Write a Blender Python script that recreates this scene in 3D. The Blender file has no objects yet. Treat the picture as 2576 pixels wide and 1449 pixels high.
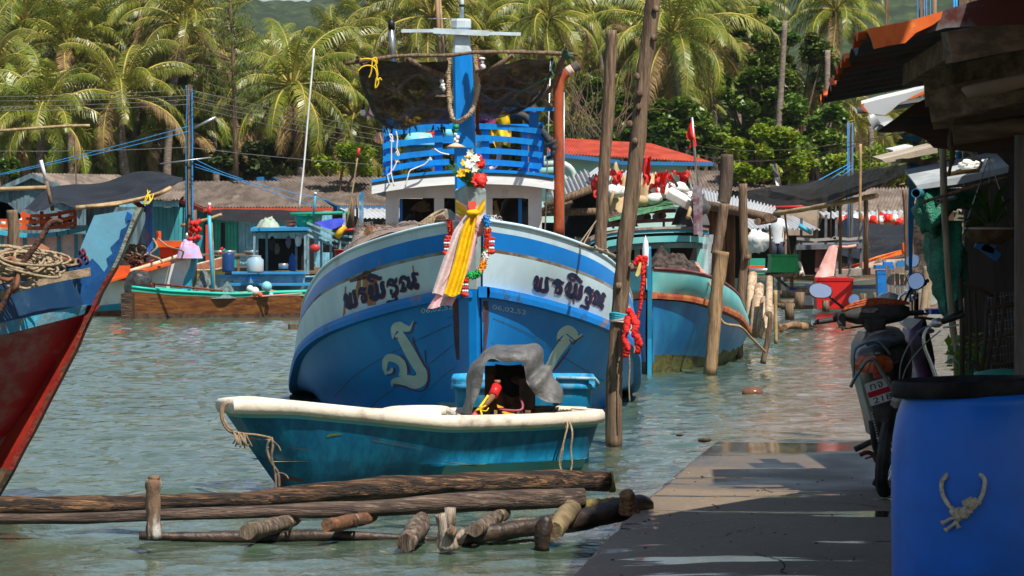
import bpy, math, random
import numpy as np
from mathutils import Vector, Matrix, noise
from mathutils.bvhtree import BVHTree
R=math.radians; sc=bpy.context.scene; COL=sc.collection
# ---------------------------------------------------------------- camera, sky, sun, exposure
F=8000.0; HOR=590.0; H=1.6           # focal length in pixels of a 2576 px wide picture, horizon row, eye height above the water
cam=bpy.data.cameras.new('camera'); camo=bpy.data.objects.new('camera',cam); COL.objects.link(camo)
camo.location=(0,0,H); camo.rotation_euler=(R(90),0,0)
cam.sensor_width=36; cam.lens=F/2576*36; cam.shift_y=-(724.5-HOR)/2576
cam.clip_start=0.1; cam.clip_end=6000
cam.dof.use_dof=True; cam.dof.focus_distance=27; cam.dof.aperture_fstop=16
sc.camera=camo
SX,SY,SZ=.43,-.66,1.22                # direction towards the sun
sun_el=math.atan2(SZ,math.hypot(SX,SY)); sun_az=math.atan2(SX,SY)
w=bpy.data.worlds.new("World"); sc.world=w; w.use_nodes=True
nt=w.node_tree; nt.nodes.clear()
sky=nt.nodes.new('ShaderNodeTexSky'); sky.sky_type='NISHITA'; sky.sun_disc=False
sky.sun_elevation=sun_el; sky.sun_rotation=sun_az; sky.altitude=0; sky.air_density=1.2; sky.dust_density=.8; sky.ozone_density=1.5
tc=nt.nodes.new('ShaderNodeTexCoord'); mp=nt.nodes.new('ShaderNodeMapping'); mp.inputs['Scale'].default_value=(1,1,2.6)
cn=nt.nodes.new('ShaderNodeTexNoise'); cn.inputs['Scale'].default_value=3.2; cn.inputs['Detail'].default_value=8; cn.inputs['Roughness'].default_value=.58
cr=nt.nodes.new('ShaderNodeValToRGB'); cr.color_ramp.elements[0].position=.54; cr.color_ramp.elements[1].position=.74
mx=nt.nodes.new('ShaderNodeMix'); mx.data_type='RGBA'; mx.inputs['B'].default_value=(8.5,8.9,9.6,1)
bg=nt.nodes.new('ShaderNodeBackground'); bg.inputs['Strength'].default_value=.068
wo=nt.nodes.new('ShaderNodeOutputWorld')
L=nt.links.new
L(tc.outputs['Generated'],mp.inputs['Vector']); L(mp.outputs[0],cn.inputs['Vector']); L(cn.outputs['Fac'],cr.inputs['Fac'])
L(cr.outputs['Color'],mx.inputs['Factor']); L(sky.outputs[0],mx.inputs['A']); L(mx.outputs['Result'],bg.inputs['Color']); L(bg.outputs[0],wo.inputs[0])
sl=bpy.data.lights.new('sun','SUN'); sl.energy=5.0; sl.angle=R(.5); sl.color=(1,.94,.84)
so=bpy.data.objects.new('sun',sl); COL.objects.link(so)
so.rotation_euler=Vector((SX,SY,SZ)).to_track_quat('Z','Y').to_euler(); so.location=(5,-5,30)
sc.view_settings.view_transform='Standard'; sc.view_settings.look='None'; sc.view_settings.exposure=0.5; sc.view_settings.gamma=1
sc.cycles.max_bounces=8; sc.cycles.transparent_max_bounces=24; sc.cycles.caustics_reflective=False; sc.cycles.caustics_refractive=False
# ---------------------------------------------------------------- helpers
def P(u,v,Y): return Vector(((u-1288)/F*Y, Y, H+(HOR-v)/F*Y))       # picture point at a chosen distance
def G(u,v,z=0.):                                                      # picture point on a level plane
    Y=(H-z)*F/(v-HOR); return P(u,v,Y)
def PX(px,Y): return px/F*Y                                           # size of so many picture pixels at that distance
V=Vector
class MB:
    def __init__(s): s.v=[]; s.f=[]; s.m=[]; s.sm=[]
    def add(s,vs,fs,m=0,smooth=False):
        o=len(s.v); s.v.extend([tuple(p) for p in vs]); 
        for f in fs: s.f.append(tuple(i+o for i in f)); s.m.append(m); s.sm.append(smooth)
        return s
    def box(s,c,d,rot=None,m=0,bev=0):
        c=V(c); hx,hy,hz=d[0]/2,d[1]/2,d[2]/2
        vs=[V((x,y,z)) for x in(-hx,hx) for y in(-hy,hy) for z in(-hz,hz)]
        if rot is not None: vs=[rot@p for p in vs]
        s.add([p+c for p in vs],[(0,1,3,2),(4,6,7,5),(0,4,5,1),(2,3,7,6),(0,2,6,4),(1,5,7,3)],m); return s
    def bar(s,a,b,wd,ht=None,m=0,up=(0,0,1)):                          # straight squared bar from a to b
        a=V(a); b=V(b); ht=ht or wd; d=(b-a).normalized(); x=d.cross(V(up))
        if x.length<1e-4: x=d.cross(V((0,1,0)))
        x.normalize(); y=x.cross(d)
        vs=[p+x*i*wd/2+y*j*ht/2 for p in(a,b) for (i,j) in((-1,-1),(1,-1),(1,1),(-1,1))]
        s.add(vs,[(3,2,1,0),(4,5,6,7),(0,1,5,4),(1,2,6,5),(2,3,7,6),(3,0,4,7)],m); return s
    def tube(s,pts,r,seg=8,m=0,cap=True,smooth=True,wob=0,seed=0,closed=False):
        pts=[V(p) for p in pts]; n=len(pts); rs=r if hasattr(r,'__len__') else [r]*n
        rnd=random.Random(seed); ph=rnd.random()*9; vs=[]; fs=[]; x=None
        for i,p in enumerate(pts):
            if closed: d=pts[(i+1)%n]-pts[i-1]
            else: d=(pts[min(i+1,n-1)]-pts[max(i-1,0)])
            d.normalize()
            if x is None:
                x=d.cross(V((0,0,1)) if abs(d.z)<.9 else V((0,1,0))).normalized()
            else: x=(x-d*x.dot(d)).normalized()
            y=d.cross(x)
            for k in range(seg):
                a=2*math.pi*k/seg; rr=rs[i]*(1+wob*(noise.noise(V((math.cos(a)*1.3+ph,math.sin(a)*1.3,i*.45+ph)))))
                vs.append(p+x*math.cos(a)*rr+y*math.sin(a)*rr)
        for i in range(n if closed else n-1):
            for k in range(seg):
                a=i*seg+k; b=i*seg+(k+1)%seg; j=((i+1)%n)*seg
                fs.append((a,b,j+(k+1)%seg,j+k))
        o=len(s.v); s.add(vs,fs,m,smooth)
        if cap and not closed:
            s.f.append(tuple(o+k for k in reversed(range(seg)))); s.m.append(m); s.sm.append(False)
            s.f.append(tuple(o+(n-1)*seg+k for k in range(seg))); s.m.append(m); s.sm.append(False)
        return s
    def grid(s,fn,nu,nv,m=0,smooth=True,mf=None,flip=False):          # fn(i/nu, j/nv)
        vs=[fn(i/nu,j/nv) for i in range(nu+1) for j in range(nv+1)]; o=len(s.v); s.v.extend([tuple(p) for p in vs])
        for i in range(nu):
            for j in range(nv):
                a=o+i*(nv+1)+j; q=(a,a+nv+1,a+nv+2,a+1)
                s.f.append(q[::-1] if flip else q); s.m.append(mf(i,j) if mf else m); s.sm.append(smooth)
        return s
    def rings(s,rg,m=0,smooth=True,mf=None,close=False,cap=False):     # loft through rings of equal length
        k=len(rg[0]); o=len(s.v)
        for r in rg: s.v.extend([tuple(p) for p in r])
        for i in range(len(rg)-1):
            for j in range(k if close else k-1):
                a=o+i*k+j; b=o+i*k+(j+1)%k
                s.f.append((a,b,b+k,a+k)); s.m.append(mf(i,j) if mf else m); s.sm.append(smooth)
        if cap:
            for i,rev in((0,1),(len(rg)-1,0)):
                q=[o+i*k+j for j in range(k)]; s.f.append(tuple(q[::-1] if rev else q)); s.m.append(m); s.sm.append(False)
        return s
    def lathe(s,c,prof,seg=24,m=0,smooth=True,axis=None,sq=1):         # prof: (radius, height)
        c=V(c); q=axis if axis is not None else Matrix.Identity(3)
        rg=[[c+q@V((r*math.cos(2*math.pi*k/seg),r*sq*math.sin(2*math.pi*k/seg),z)) for k in range(seg)] for r,z in prof]
        return s.rings(rg,m,smooth,close=True)
    def prism(s,poly,off,m=0):                                         # planar polygon given thickness
        n=len(poly); off=V(off); a=[V(p) for p in poly]; b=[p+off for p in a]
        fs=[tuple(range(n))[::-1],tuple(range(n,2*n))]+[(i,(i+1)%n,n+(i+1)%n,n+i) for i in range(n)]
        return s.add(a+b,fs,m)
    def ball(s,c,r,m=0,seg=10,wob=0,seed=0,sc3=(1,1,1)):
        c=V(c); ph=seed*3.7; rg=[]
        for i in range(seg//2+1):
            t=math.pi*i/(seg//2); rw=[]
            for k in range(seg):
                a=2*math.pi*k/seg; d=V((math.sin(t)*math.cos(a),math.sin(t)*math.sin(a),math.cos(t)))
                rr=r*(1+wob*noise.noise(d*1.9+V((ph,ph,0)))); rw.append(c+V((d.x*sc3[0],d.y*sc3[1],d.z*sc3[2]))*rr)
            rg.append(rw)
        return s.rings(rg,m,True,close=True)
    def build(s,name,mats,parent=None,loc=None,fixn=True):
        o0=V((0,0,0))
        if parent is not None: o0=V(parent['_o'])
        elif loc is not None: o0=V(loc)
        elif s.v:
            a=np.array(s.v); o0=V(((a[:,0].min()+a[:,0].max())/2,(a[:,1].min()+a[:,1].max())/2,a[:,2].min()))
        me=bpy.data.meshes.new(name); a=np.array(s.v,dtype=float)-np.array(o0)
        me.from_pydata(a.tolist(),[],s.f)
        mats=mats if isinstance(mats,(list,tuple)) else [mats]
        for m in mats: me.materials.append(m)
        me.polygons.foreach_set('material_index',s.m); me.polygons.foreach_set('use_smooth',s.sm); me.update()
        ob=bpy.data.objects.new(name,me); COL.objects.link(ob)
        if parent is not None: ob.parent=parent
        else: ob.location=o0
        ob['_o']=list(o0)
        return ob
def tag(o,label=None,cat=None,group=None,kind=None):
    if label: o['label']=label
    if cat: o['category']=cat
    if group: o['group']=group
    if kind: o['kind']=kind
    return o
def thing(name,loc,label,cat,group=None):
    o=bpy.data.objects.new(name,None); COL.objects.link(o); o.location=loc; o['_o']=list(V(loc)); o.empty_display_size=.1
    return tag(o,label,cat,group)
def copy_thing(root,loc,rotz=0,scale=1,label=None,group=None,skip=()):
    def cp(o,par):
        c=o.copy(); COL.objects.link(c)
        if par is not None: c.parent=par
        for ch in [k for k in kids.get(o.name,[])]: cp(ch,c)
        return c
    kids={}
    for k in root.children:
        kids.setdefault(root.name,[]).append(k)
        for g in k.children: kids.setdefault(k.name,[]).append(g)
    r=cp(root,None); r.location=loc; r.rotation_euler=(0,0,rotz); r.scale=(scale,)*3; r['_o']=list(V(loc))
    if label: r['label']=label
    if group: r['group']=group
    return r
# ---------------------------------------------------------------- materials
def M(name,c1,c2=None,c3=None,sc_=6,st=(1,1,1),thr=.5,soft=.08,rough=.6,bump=0,bs=None,metal=0,alpha=1,transl=0,spec=.3,var=.18,objvar=0,thr3=.62,coat=0,em=0):
    m=bpy.data.materials.new(name); m.use_nodes=True; n=m.node_tree; N=n.nodes; K=n.links.new
    b=N['Principled BSDF']; b.inputs['Roughness'].default_value=rough; b.inputs['Metallic'].default_value=metal
    b.inputs['Specular IOR Level'].default_value=spec; b.inputs['Coat Weight'].default_value=coat
    t=N.new('ShaderNodeTexCoord'); mpn=N.new('ShaderNodeMapping'); mpn.inputs['Scale'].default_value=st; K(t.outputs['Object'],mpn.inputs[0])
    def nz(scale,det=5,ro=.6,vec=mpn.outputs[0]):
        q=N.new('ShaderNodeTexNoise'); q.inputs['Scale'].default_value=scale; q.inputs['Detail'].default_value=det; q.inputs['Roughness'].default_value=ro; K(vec,q.inputs['Vector']); return q
    def ramp(src,a,bb):
        q=N.new('ShaderNodeMapRange'); q.inputs['From Min'].default_value=a; q.inputs['From Max'].default_value=bb; K(src,q.inputs['Value']); return q.outputs[0]
    def mix(f,A,B,mode='MIX'):
        q=N.new('ShaderNodeMix'); q.data_type='RGBA'; q.blend_type=mode
        if isinstance(f,(int,float)): q.inputs['Factor'].default_value=f
        else: K(f,q.inputs['Factor'])
        for nm,x in(('A',A),('B',B)):
            if isinstance(x,tuple): q.inputs[nm].default_value=x if len(x)==4 else x+(1,)
            else: K(x,q.inputs[nm])
        return q.outputs['Result']
    f0=nz(sc_*.45); col=mix(ramp(f0.outputs['Fac'],.3,.7),tuple(x*(1-var) for x in c1),tuple(min(1,x*(1+var)) for x in c1))
    f1=nz(sc_,8,.65)
    if c2: col=mix(ramp(f1.outputs['Fac'],thr-soft,thr+soft),col,c2)
    if c3:
        mo=N.new('ShaderNodeMapping'); mo.inputs['Location'].default_value=(7.3,2.1,4.7); mo.inputs['Scale'].default_value=st; K(t.outputs['Object'],mo.inputs[0])
        f2=nz(sc_*1.3,8,.7,mo.outputs[0]); col=mix(ramp(f2.outputs['Fac'],thr3-soft,thr3+soft),col,c3)
    if objvar:
        oi=N.new('ShaderNodeObjectInfo'); hs=N.new('ShaderNodeHueSaturation'); K(col,hs.inputs['Color'])
        K(rmap(N,K,oi.outputs['Random'],1-objvar,1+objvar),hs.inputs['Value']); K(rmap(N,K,oi.outputs['Random'],.5-objvar*.09,.5+objvar*.09),hs.inputs['Hue']); col=hs.outputs[0]
    K(col,b.inputs['Base Color'])
    if bump:
        f3=nz(bs or sc_*4,4,.6); bp=N.new('ShaderNodeBump'); bp.inputs['Strength'].default_value=bump; bp.inputs['Distance'].default_value=.02; K(f3.outputs['Fac'],bp.inputs['Height']); K(bp.outputs[0],b.inputs['Normal'])
    if em: b.inputs['Emission Color'].default_value=c1+(1,); b.inputs['Emission Strength'].default_value=em
    out=N['Material Output']; sh=b.outputs[0]
    if transl:
        tr=N.new('ShaderNodeBsdfTranslucent'); K(col,tr.inputs[0]); ms=N.new('ShaderNodeMixShader'); ms.inputs[0].default_value=transl; K(sh,ms.inputs[1]); K(tr.outputs[0],ms.inputs[2]); sh=ms.outputs[0]
    if alpha<1:
        tp=N.new('ShaderNodeBsdfTransparent'); ms=N.new('ShaderNodeMixShader'); K(tp.outputs[0],ms.inputs[1]); K(sh,ms.inputs[2]); sh=ms.outputs[0]
        f4=nz(26,3,.7); K(rmap(N,K,f4.outputs['Fac'],alpha-.25,alpha+.25),ms.inputs[0])
    K(sh,out.inputs['Surface'])
    return m
def rmap(N,K,src,a,b):
    q=N.new('ShaderNodeMapRange'); q.inputs['To Min'].default_value=a; q.inputs['To Max'].default_value=b; K(src,q.inputs['Value']); return q.outputs[0]
BLUE=(.006,.115,.36); TEAL=(.03,.26,.36); LIGHTB=(.30,.48,.56); WHITE=(.62,.68,.70)
wood_grey=M('weathered_wood',(.20,.135,.085),(.09,.055,.035),(.30,.22,.15),sc_=7,st=(5,5,.35),rough=.85,bump=.5,bs=30)
wood_log=M('wet_log_wood',(.105,.055,.03),(.018,.012,.009),(.30,.16,.07),sc_=5,st=(.5,7,7),thr=.47,soft=.06,rough=.6,bump=.9,bs=18,thr3=.60)
wood_h=M('plank_wood',(.24,.16,.10),(.12,.075,.045),sc_=5,st=(.4,5,6),rough=.85,bump=.4,bs=20)
bamboo=M('bamboo',(.42,.30,.15),(.25,.16,.08),sc_=4,rough=.55)
rope_m=M('rope',(.40,.31,.20),(.22,.16,.10),sc_=60,rough=.95,bump=.5,bs=150)
rope_dark=M('dark_rope',(.10,.075,.06),(.2,.15,.1),sc_=30,rough=.95)
rope_yel=M('yellow_rope',(.70,.46,.02),sc_=30,rough=.8); rope_blue=M('blue_rope',(.03,.22,.50),sc_=30,rough=.8)
blackm=M('black_plastic',(.012,.012,.013),rough=.45); rubber=M('rubber',(.02,.02,.022),(.05,.05,.05),sc_=8,rough=.7)
net_black=M('black_shade_net',(.013,.008,.006),(.085,.06,.048),sc_=14,rough=.55,bump=.9,bs=60,alpha=.93)
tarp_black=M('black_tarpaulin',(.009,.009,.010),(.16,.145,.13),sc_=30,thr=.64,soft=.04,rough=.5,bump=.6,bs=26,spec=.4)  # pale specks put the sparkle of light into the cloth colour
rust=M('rusty_iron',(.20,.042,.014),(.09,.022,.012),(.36,.10,.03),sc_=9,rough=.85,bump=.3)
steel=M('bare_metal',(.45,.45,.45),rough=.35,metal=.8); chrome=M('chrome',(.8,.8,.8),rough=.06,metal=1,var=0)
zinc=M('galvanised_sheet',(.36,.37,.38),(.22,.16,.12),sc_=3,thr=.62,rough=.5,metal=.2)
red=M('red_cloth',(.62,.02,.015),sc_=8,rough=.8); redp=M('red_plastic',(.55,.02,.02),(.4,.03,.03),sc_=4,rough=.4)
white_p=M('white_paint',(.66,.68,.69),(.42,.40,.36),sc_=9,thr=.64,rough=.5)
blue_p=M('blue_paint',(.002,.20,.60),(.02,.16,.42),sc_=5,rough=.42,spec=.45)
orange_p=M('orange_paint',(.62,.085,.012),(.35,.07,.03),sc_=8,thr=.64,rough=.5)
cyan_p=M('cyan_paint',(.05,.36,.52),(.28,.24,.18),sc_=9,thr=.68,rough=.5)
green_p=M('green_paint',(.02,.26,.16),sc_=7,rough=.6)
def curve(pts,n=16):                                                   # Catmull-Rom through points
    pts=[V(p) for p in pts]; out=[]; k=len(pts)
    for i in range(k-1):
        p0,p1,p2,p3=pts[max(i-1,0)],pts[i],pts[i+1],pts[min(i+2,k-1)]
        for j in range(n):
            t=j/n; out.append(.5*((2*p1)+(p2-p0)*t+(2*p0-5*p1+4*p2-p3)*t*t+(3*p1-p0-3*p2+p3)*t**3))
    out.append(pts[-1]); return out
def sag(a,b,d,n=10): 
    a=V(a);b=V(b); return [a.lerp(b,i/n)-V((0,0,d*4*(i/n)*(1-i/n))) for i in range(n+1)]
def interp(x,xs,ys): return float(np.interp(x,xs,ys))
def resamp(pts,m):
    return [pts[min(len(pts)-1,round(i*(len(pts)-1)/m))] for i in range(m+1)]
# ---------------------------------------------------------------- water, pier
def water():
    m=bpy.data.materials.new('harbour_water'); m.use_nodes=True; N=m.node_tree.nodes; K=m.node_tree.links.new
    b=N['Principled BSDF']; b.inputs['Roughness'].default_value=.03; b.inputs['IOR'].default_value=1.5
    t=N.new('ShaderNodeTexCoord'); nn=N.new('ShaderNodeTexNoise'); nn.inputs['Scale'].default_value=.25; nn.inputs['Detail'].default_value=3; K(t.outputs['Object'],nn.inputs['Vector'])
    cr=N.new('ShaderNodeValToRGB'); cr.color_ramp.elements[0].position=.35; cr.color_ramp.elements[1].position=.65
    cr.color_ramp.elements[0].color=(.040,.072,.050,1); cr.color_ramp.elements[1].color=(.075,.108,.072,1); K(nn.outputs['Fac'],cr.inputs[0])
    sx=N.new('ShaderNodeSeparateXYZ'); K(t.outputs['Object'],sx.inputs[0])     # shallow water over the drowned end of the quay
    m1=N.new('ShaderNodeMath'); m1.operation='MULTIPLY_ADD'; K(sx.outputs[1],m1.inputs[0]); m1.inputs[1].default_value=-(2262-1288)/F; K(sx.outputs[0],m1.inputs[2])
    n0=N.new('ShaderNodeTexNoise'); n0.inputs['Scale'].default_value=.7; K(t.outputs['Object'],n0.inputs['Vector']); m2=N.new('ShaderNodeMath'); m2.operation='MULTIPLY_ADD'; K(n0.outputs['Fac'],m2.inputs[0]); m2.inputs[1].default_value=.8; K(m1.outputs[0],m2.inputs[2])
    mr=N.new('ShaderNodeMapRange'); e0=(1433-1288)/F*14-14*(2262-1288)/F+.4; mr.inputs['From Min'].default_value=e0-.1; mr.inputs['From Max'].default_value=e0+.35; K(m2.outputs[0],mr.inputs[0])
    mc=N.new('ShaderNodeMix'); mc.data_type='RGBA'; K(mr.outputs[0],mc.inputs['Factor']); K(cr.outputs[0],mc.inputs['A']); mc.inputs['B'].default_value=(.20,.125,.07,1); K(mc.outputs['Result'],b.inputs['Base Color'])
    mp=N.new('ShaderNodeMapping'); mp.inputs['Scale'].default_value=(1,.8,1); K(t.outputs['Object'],mp.inputs[0])
    n1=N.new('ShaderNodeTexNoise'); n1.inputs['Scale'].default_value=7; n1.inputs['Detail'].default_value=5; n1.inputs['Roughness'].default_value=.55; n1.inputs['Distortion'].default_value=.5; K(mp.outputs[0],n1.inputs['Vector'])
    bp=N.new('ShaderNodeBump'); bp.inputs['Strength'].default_value=.3; bp.inputs['Distance'].default_value=.05; K(n1.outputs['Fac'],bp.inputs['Height']); K(bp.outputs[0],b.inputs['Normal'])
    # fan of rows that get coarser with distance, so the waves near the camera are real relief
    ys=[6.0]
    while ys[-1]<140: ys.append(ys[-1]+max(.045,ys[-1]*.0032))
    ys=np.array(ys+[160,200,260]); nx=330
    t_=np.linspace(-1,1,nx); X=t_[None,:]*(ys[:,None]*.2+1.5); Yg=np.repeat(ys[:,None],nx,1); Z=np.zeros_like(X)
    rng=np.random.RandomState(4)
    for k in range(46):
        wl=rng.uniform(.16,1.5); a=rng.normal(math.pi*.62,.62); kx,ky=math.cos(a)*2*math.pi/wl,math.sin(a)*2*math.pi/wl
        ph=rng.uniform(0,6.28); am=.0025*wl**1.0
        s=np.sin(kx*X+ky*Yg+ph+.8*np.sin(X*.9+k)+.6*np.sin(Yg*.7+k*2)); Z+=am*(1-np.abs(s))*2-am
    calm=np.clip((X-(-.2+.122*(Yg-17)))/1.2,0,1)                       # sheltered water beside the quay
    Z*=1-.6*calm; Z*=.55+.45*np.clip((Yg-16)/4,0,1)
    Z*=np.clip((170-Yg)/100,0,1)
    ny=len(ys); vs=np.stack([X,Yg,Z],-1).reshape(-1,3)
    i=np.arange(ny-1)[:,None]*nx+np.arange(nx-1)[None,:]; fs=np.stack([i,i+1,i+nx+1,i+nx],-1).reshape(-1,4)
    me=bpy.data.meshes.new('water'); me.from_pydata(vs.tolist(),[],fs.tolist()); me.materials.append(m); me.polygons.foreach_set('use_smooth',[True]*len(fs)); me.update()
    o=bpy.data.objects.new('water',me); COL.objects.link(o); tag(o,kind='structure')
water()
VPu=2262                                                               # the quay runs towards this column of the horizon
pdx=(VPu-1288)/F
pe0=(1433-1288)/F*14.0                                                # quay edge x at y=14
def edge_x(y): return pe0+(y-14.0)*pdx
def pier_z(y,x=0): 
    z=.10 if y<18 else .10-(y-18)*.016
    return max(z,-.16)
conc=bpy.data.materials.new('wet_concrete'); conc.use_nodes=True
def _c():
    N=conc.node_tree.nodes; K=conc.node_tree.links.new; b=N['Principled BSDF']
    t=N.new('ShaderNodeTexCoord'); 
    def nz(s,st,d=6,off=0):
        mp=N.new('ShaderNodeMapping'); mp.inputs['Scale'].default_value=st; mp.inputs['Location'].default_value=(off,off,0); K(t.outputs['Object'],mp.inputs[0])
        q=N.new('ShaderNodeTexNoise'); q.inputs['Scale'].default_value=s; q.inputs['Detail'].default_value=d; K(mp.outputs[0],q.inputs['Vector']); return q.outputs['Fac']
    def mr(src,a,bb,c,d):
        q=N.new('ShaderNodeMapRange'); q.inputs['From Min'].default_value=a; q.inputs['From Max'].default_value=bb; q.inputs['To Min'].default_value=c; q.inputs['To Max'].default_value=d; K(src,q.inputs[0]); return q.outputs[0]
    def mix(f,A,B):
        q=N.new('ShaderNodeMix'); q.data_type='RGBA'; K(f,q.inputs['Factor'])
        for nm,x in(('A',A),('B',B)):
            if isinstance(x,tuple): q.inputs[nm].default_value=x
            else: K(x,q.inputs[nm])
        return q.outputs['Result']
    n1=nz(1.1,(1,.5,1)); n2=nz(22,(1,1,1),8); wet=nz(1.6,(.35,1.5,1),6,3.3)
    col=mix(mr(n1,.35,.65,0,1),(.15,.108,.070,1),(.20,.148,.098,1)); col=mix(mr(n2,.5,.75,0,.5),col,(.25,.21,.17,1)); 
    spk=nz(60,(1,.5,1),2,9); col=mix(mr(spk,.70,.74,0,.7),col,(.55,.53,.5,1))
    sx=N.new('ShaderNodeSeparateXYZ'); K(t.outputs['Object'],sx.inputs[0]); mz=N.new('ShaderNodeMath'); mz.operation='MULTIPLY_ADD'; K(n1,mz.inputs[0]); mz.inputs[1].default_value=.11; K(sx.outputs[2],mz.inputs[2]); w2=mr(mz.outputs[0],.085,.130,1,0); ma=N.new('ShaderNodeMath'); ma.operation='MAXIMUM'; K(mr(wet,.59,.62,0,1),ma.inputs[0]); K(w2,ma.inputs[1]); wf=ma.outputs[0]; col=mix(wf,col,(.075,.052,.034,1)); K(col,b.inputs['Base Color'])
    rg=N.new('ShaderNodeMix'); rg.data_type='FLOAT'; K(wf,rg.inputs['Factor']); rg.inputs['A'].default_value=.8; rg.inputs['B'].default_value=.1; K(rg.outputs['Result'],b.inputs['Roughness'])
    bp=N.new('ShaderNodeBump'); bp.inputs['Distance'].default_value=.006; K(mr(wf,0,1,.5,.04),bp.inputs['Strength']); K(n2,bp.inputs['Height']); K(bp.outputs[0],b.inputs['Normal'])
_c()
def pier():
    mb=MB(); ys=[5+.25*i for i in range(230)]; xs=[0,.04,.3,.6,1,1.4,1.9,2.6,3.5,5,8,14]
    rows=[]
    for y in ys:
        row=[(edge_x(y)+.015*noise.noise(V((y*1.7,0,0)))-.01,y,-1.2),(edge_x(y)+.02*noise.noise(V((y*2.3,3,0)))+.03*max(0,noise.noise(V((y*5,7,0)))-.2),y,pier_z(y)-.02)]
        for x in xs[1:]:
            row.append((edge_x(y)+x,y,pier_z(y)+.024*noise.noise(V((x*.9,y*.33,0)))+.004*noise.noise(V((x*5,y*3,0)))))
        rows.append([V(p) for p in row])
    mb.rings(rows,smooth=True); mb.f=[f[::-1] for f in mb.f]
    p=tag(mb.build('pier',conc,loc=(0,0,0)),kind='structure')
    bv=BVHTree.FromPolygons([V(q) for q in mb.v],mb.f); rnd=random.Random(6); ck=MB(); lt=MB()
    def up(x,y): h=bv.ray_cast(V((x,y,2)),V((0,0,-1)))[0]; return (h or V((x,y,.1)))+V((0,0,.003))
    for k in range(9):
        x,y=edge_x(14+k*.75)+rnd.uniform(.02,1.2),14+k*.75; a=rnd.uniform(-.5,.5)+(0 if k%3 else 1.5); c=[]
        for i in range(16): c.append((x,y)); a+=rnd.uniform(-.35,.35); x+=math.cos(a)*.06; y+=math.sin(a)*.06
        ck.rings([[up(x-.003*(1+i%2),y),up(x+.003,y+.004*(1+i%3))] for i,(x,y) in enumerate(c)],0,False)
    ck.build('crack',M('crack_dark',(.02,.016,.013),rough=1),p)
    for k in range(150):
        y=rnd.uniform(13.8,21); q=up(edge_x(y)+rnd.random()**1.3*2.2,y); lt.ball(q,rnd.uniform(.003,.010),k%3,5,.8,k,(1,1,.5))
    tag(lt.build('grit',[M('pale_grit',(.42,.38,.33),rough=.9),M('dark_grit',(.05,.035,.025),rough=.9),M('dry_leaf_bits',(.22,.10,.04),rough=.8)],p),kind='stuff')
pier()
# land at the far side, rising hill
def terrain():
    earth=M('shore_earth',(.09,.07,.04),(.05,.06,.02),sc_=.3,rough=.95)
    nx,ny=60,40; mb=MB()
    def fn(a,b):
        y=146+b*260; x=(a-.5)*2*(y*.22+8); return V((x,y,-.4+min(1.2,b*14)+b*6+.2*noise.noise(V((x*.1,y*.1,0)))))
    mb.grid(fn,nx,ny,flip=False); tag(mb.build('ground',earth,loc=(0,0,0)),kind='structure')
    forest=M('forest_canopy',(.030,.050,.014),(.015,.028,.010),(.07,.085,.03),sc_=.09,rough=.95,var=.3,bump=.0)
    nx,ny=420,170; rng=np.random.RandomState(2)
    a=np.linspace(-1,1,nx); b=np.linspace(0,1,ny)
    Yg=380+b[None,:]*700+0*a[:,None]; X=a[:,None]*(Yg*.19+10); u=1288+X/Yg*F
    ridge=np.interp(u,[-200,0,300,480,600,700,850,950,1100,1400,1700,2100,2576,2900],[40,34,34,26,30,40,30,10,-30,-70,-110,-150,-170,-170])
    top=H+(HOR-ridge)/F*1080
    Z=2+(top-2)*b[None,:]**1.15
    def vor(X,Yg,cell,seed):
        ix=np.floor(X/cell); iy=np.floor(Yg/cell); best=np.full(X.shape,9.)
        for dx in(-1,0,1):
            for dy in(-1,0,1):
                cx=ix+dx; cy=iy+dy; h=np.sin(cx*127.1+cy*311.7+seed)*43758.5453; h2=np.sin(cx*269.5+cy*183.3+seed)*43758.5453
                px=(cx+(h-np.floor(h)))*cell; py=(cy+(h2-np.floor(h2)))*cell
                best=np.minimum(best,np.hypot(X-px,Yg-py)/cell)
        return best
    Z=Z+(1-vor(X,Yg,9,1)**2)*4.2+(1-vor(X,Yg,4.3,2)**2)*1.6
    und=np.sin(X*.03+Yg*.011)*6+np.sin(X*.07-Yg*.02+2)*3; Z=Z+und*b[None,:]*(1-b[None,:])*3
    vs=np.stack([X,Yg+0*X,Z],-1).reshape(-1,3); i=np.arange(nx-1)[:,None]*ny+np.arange(ny-1)[None,:]; fs=np.stack([i,i+ny,i+ny+1,i+1],-1).reshape(-1,4)
    me=bpy.data.meshes.new('hill'); me.from_pydata(vs.tolist(),[],fs.tolist()); me.materials.append(forest); me.polygons.foreach_set('use_smooth',[True]*len(fs)); me.update()
    o=bpy.data.objects.new('hill',me); COL.objects.link(o); tag(o,kind='structure')
terrain()
hz=bpy.data.materials.new('haze_air'); hz.use_nodes=True; hz.node_tree.nodes.clear()
pv=hz.node_tree.nodes.new('ShaderNodeVolumePrincipled'); pv.inputs['Color'].default_value=(.72,.84,1,1); pv.inputs['Density'].default_value=.00008; pv.inputs['Anisotropy'].default_value=.2
ho=hz.node_tree.nodes.new('ShaderNodeOutputMaterial'); hz.node_tree.links.new(pv.outputs[0],ho.inputs['Volume'])
USE_HAZE=True
if USE_HAZE:
    mb=MB(); mb.box((0,560,85),(620,1220,175)); o=mb.build('haze',hz,loc=(0,0,0)); tag(o,kind='stuff',label='thin pale blue air between the palms and the hill')
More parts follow.
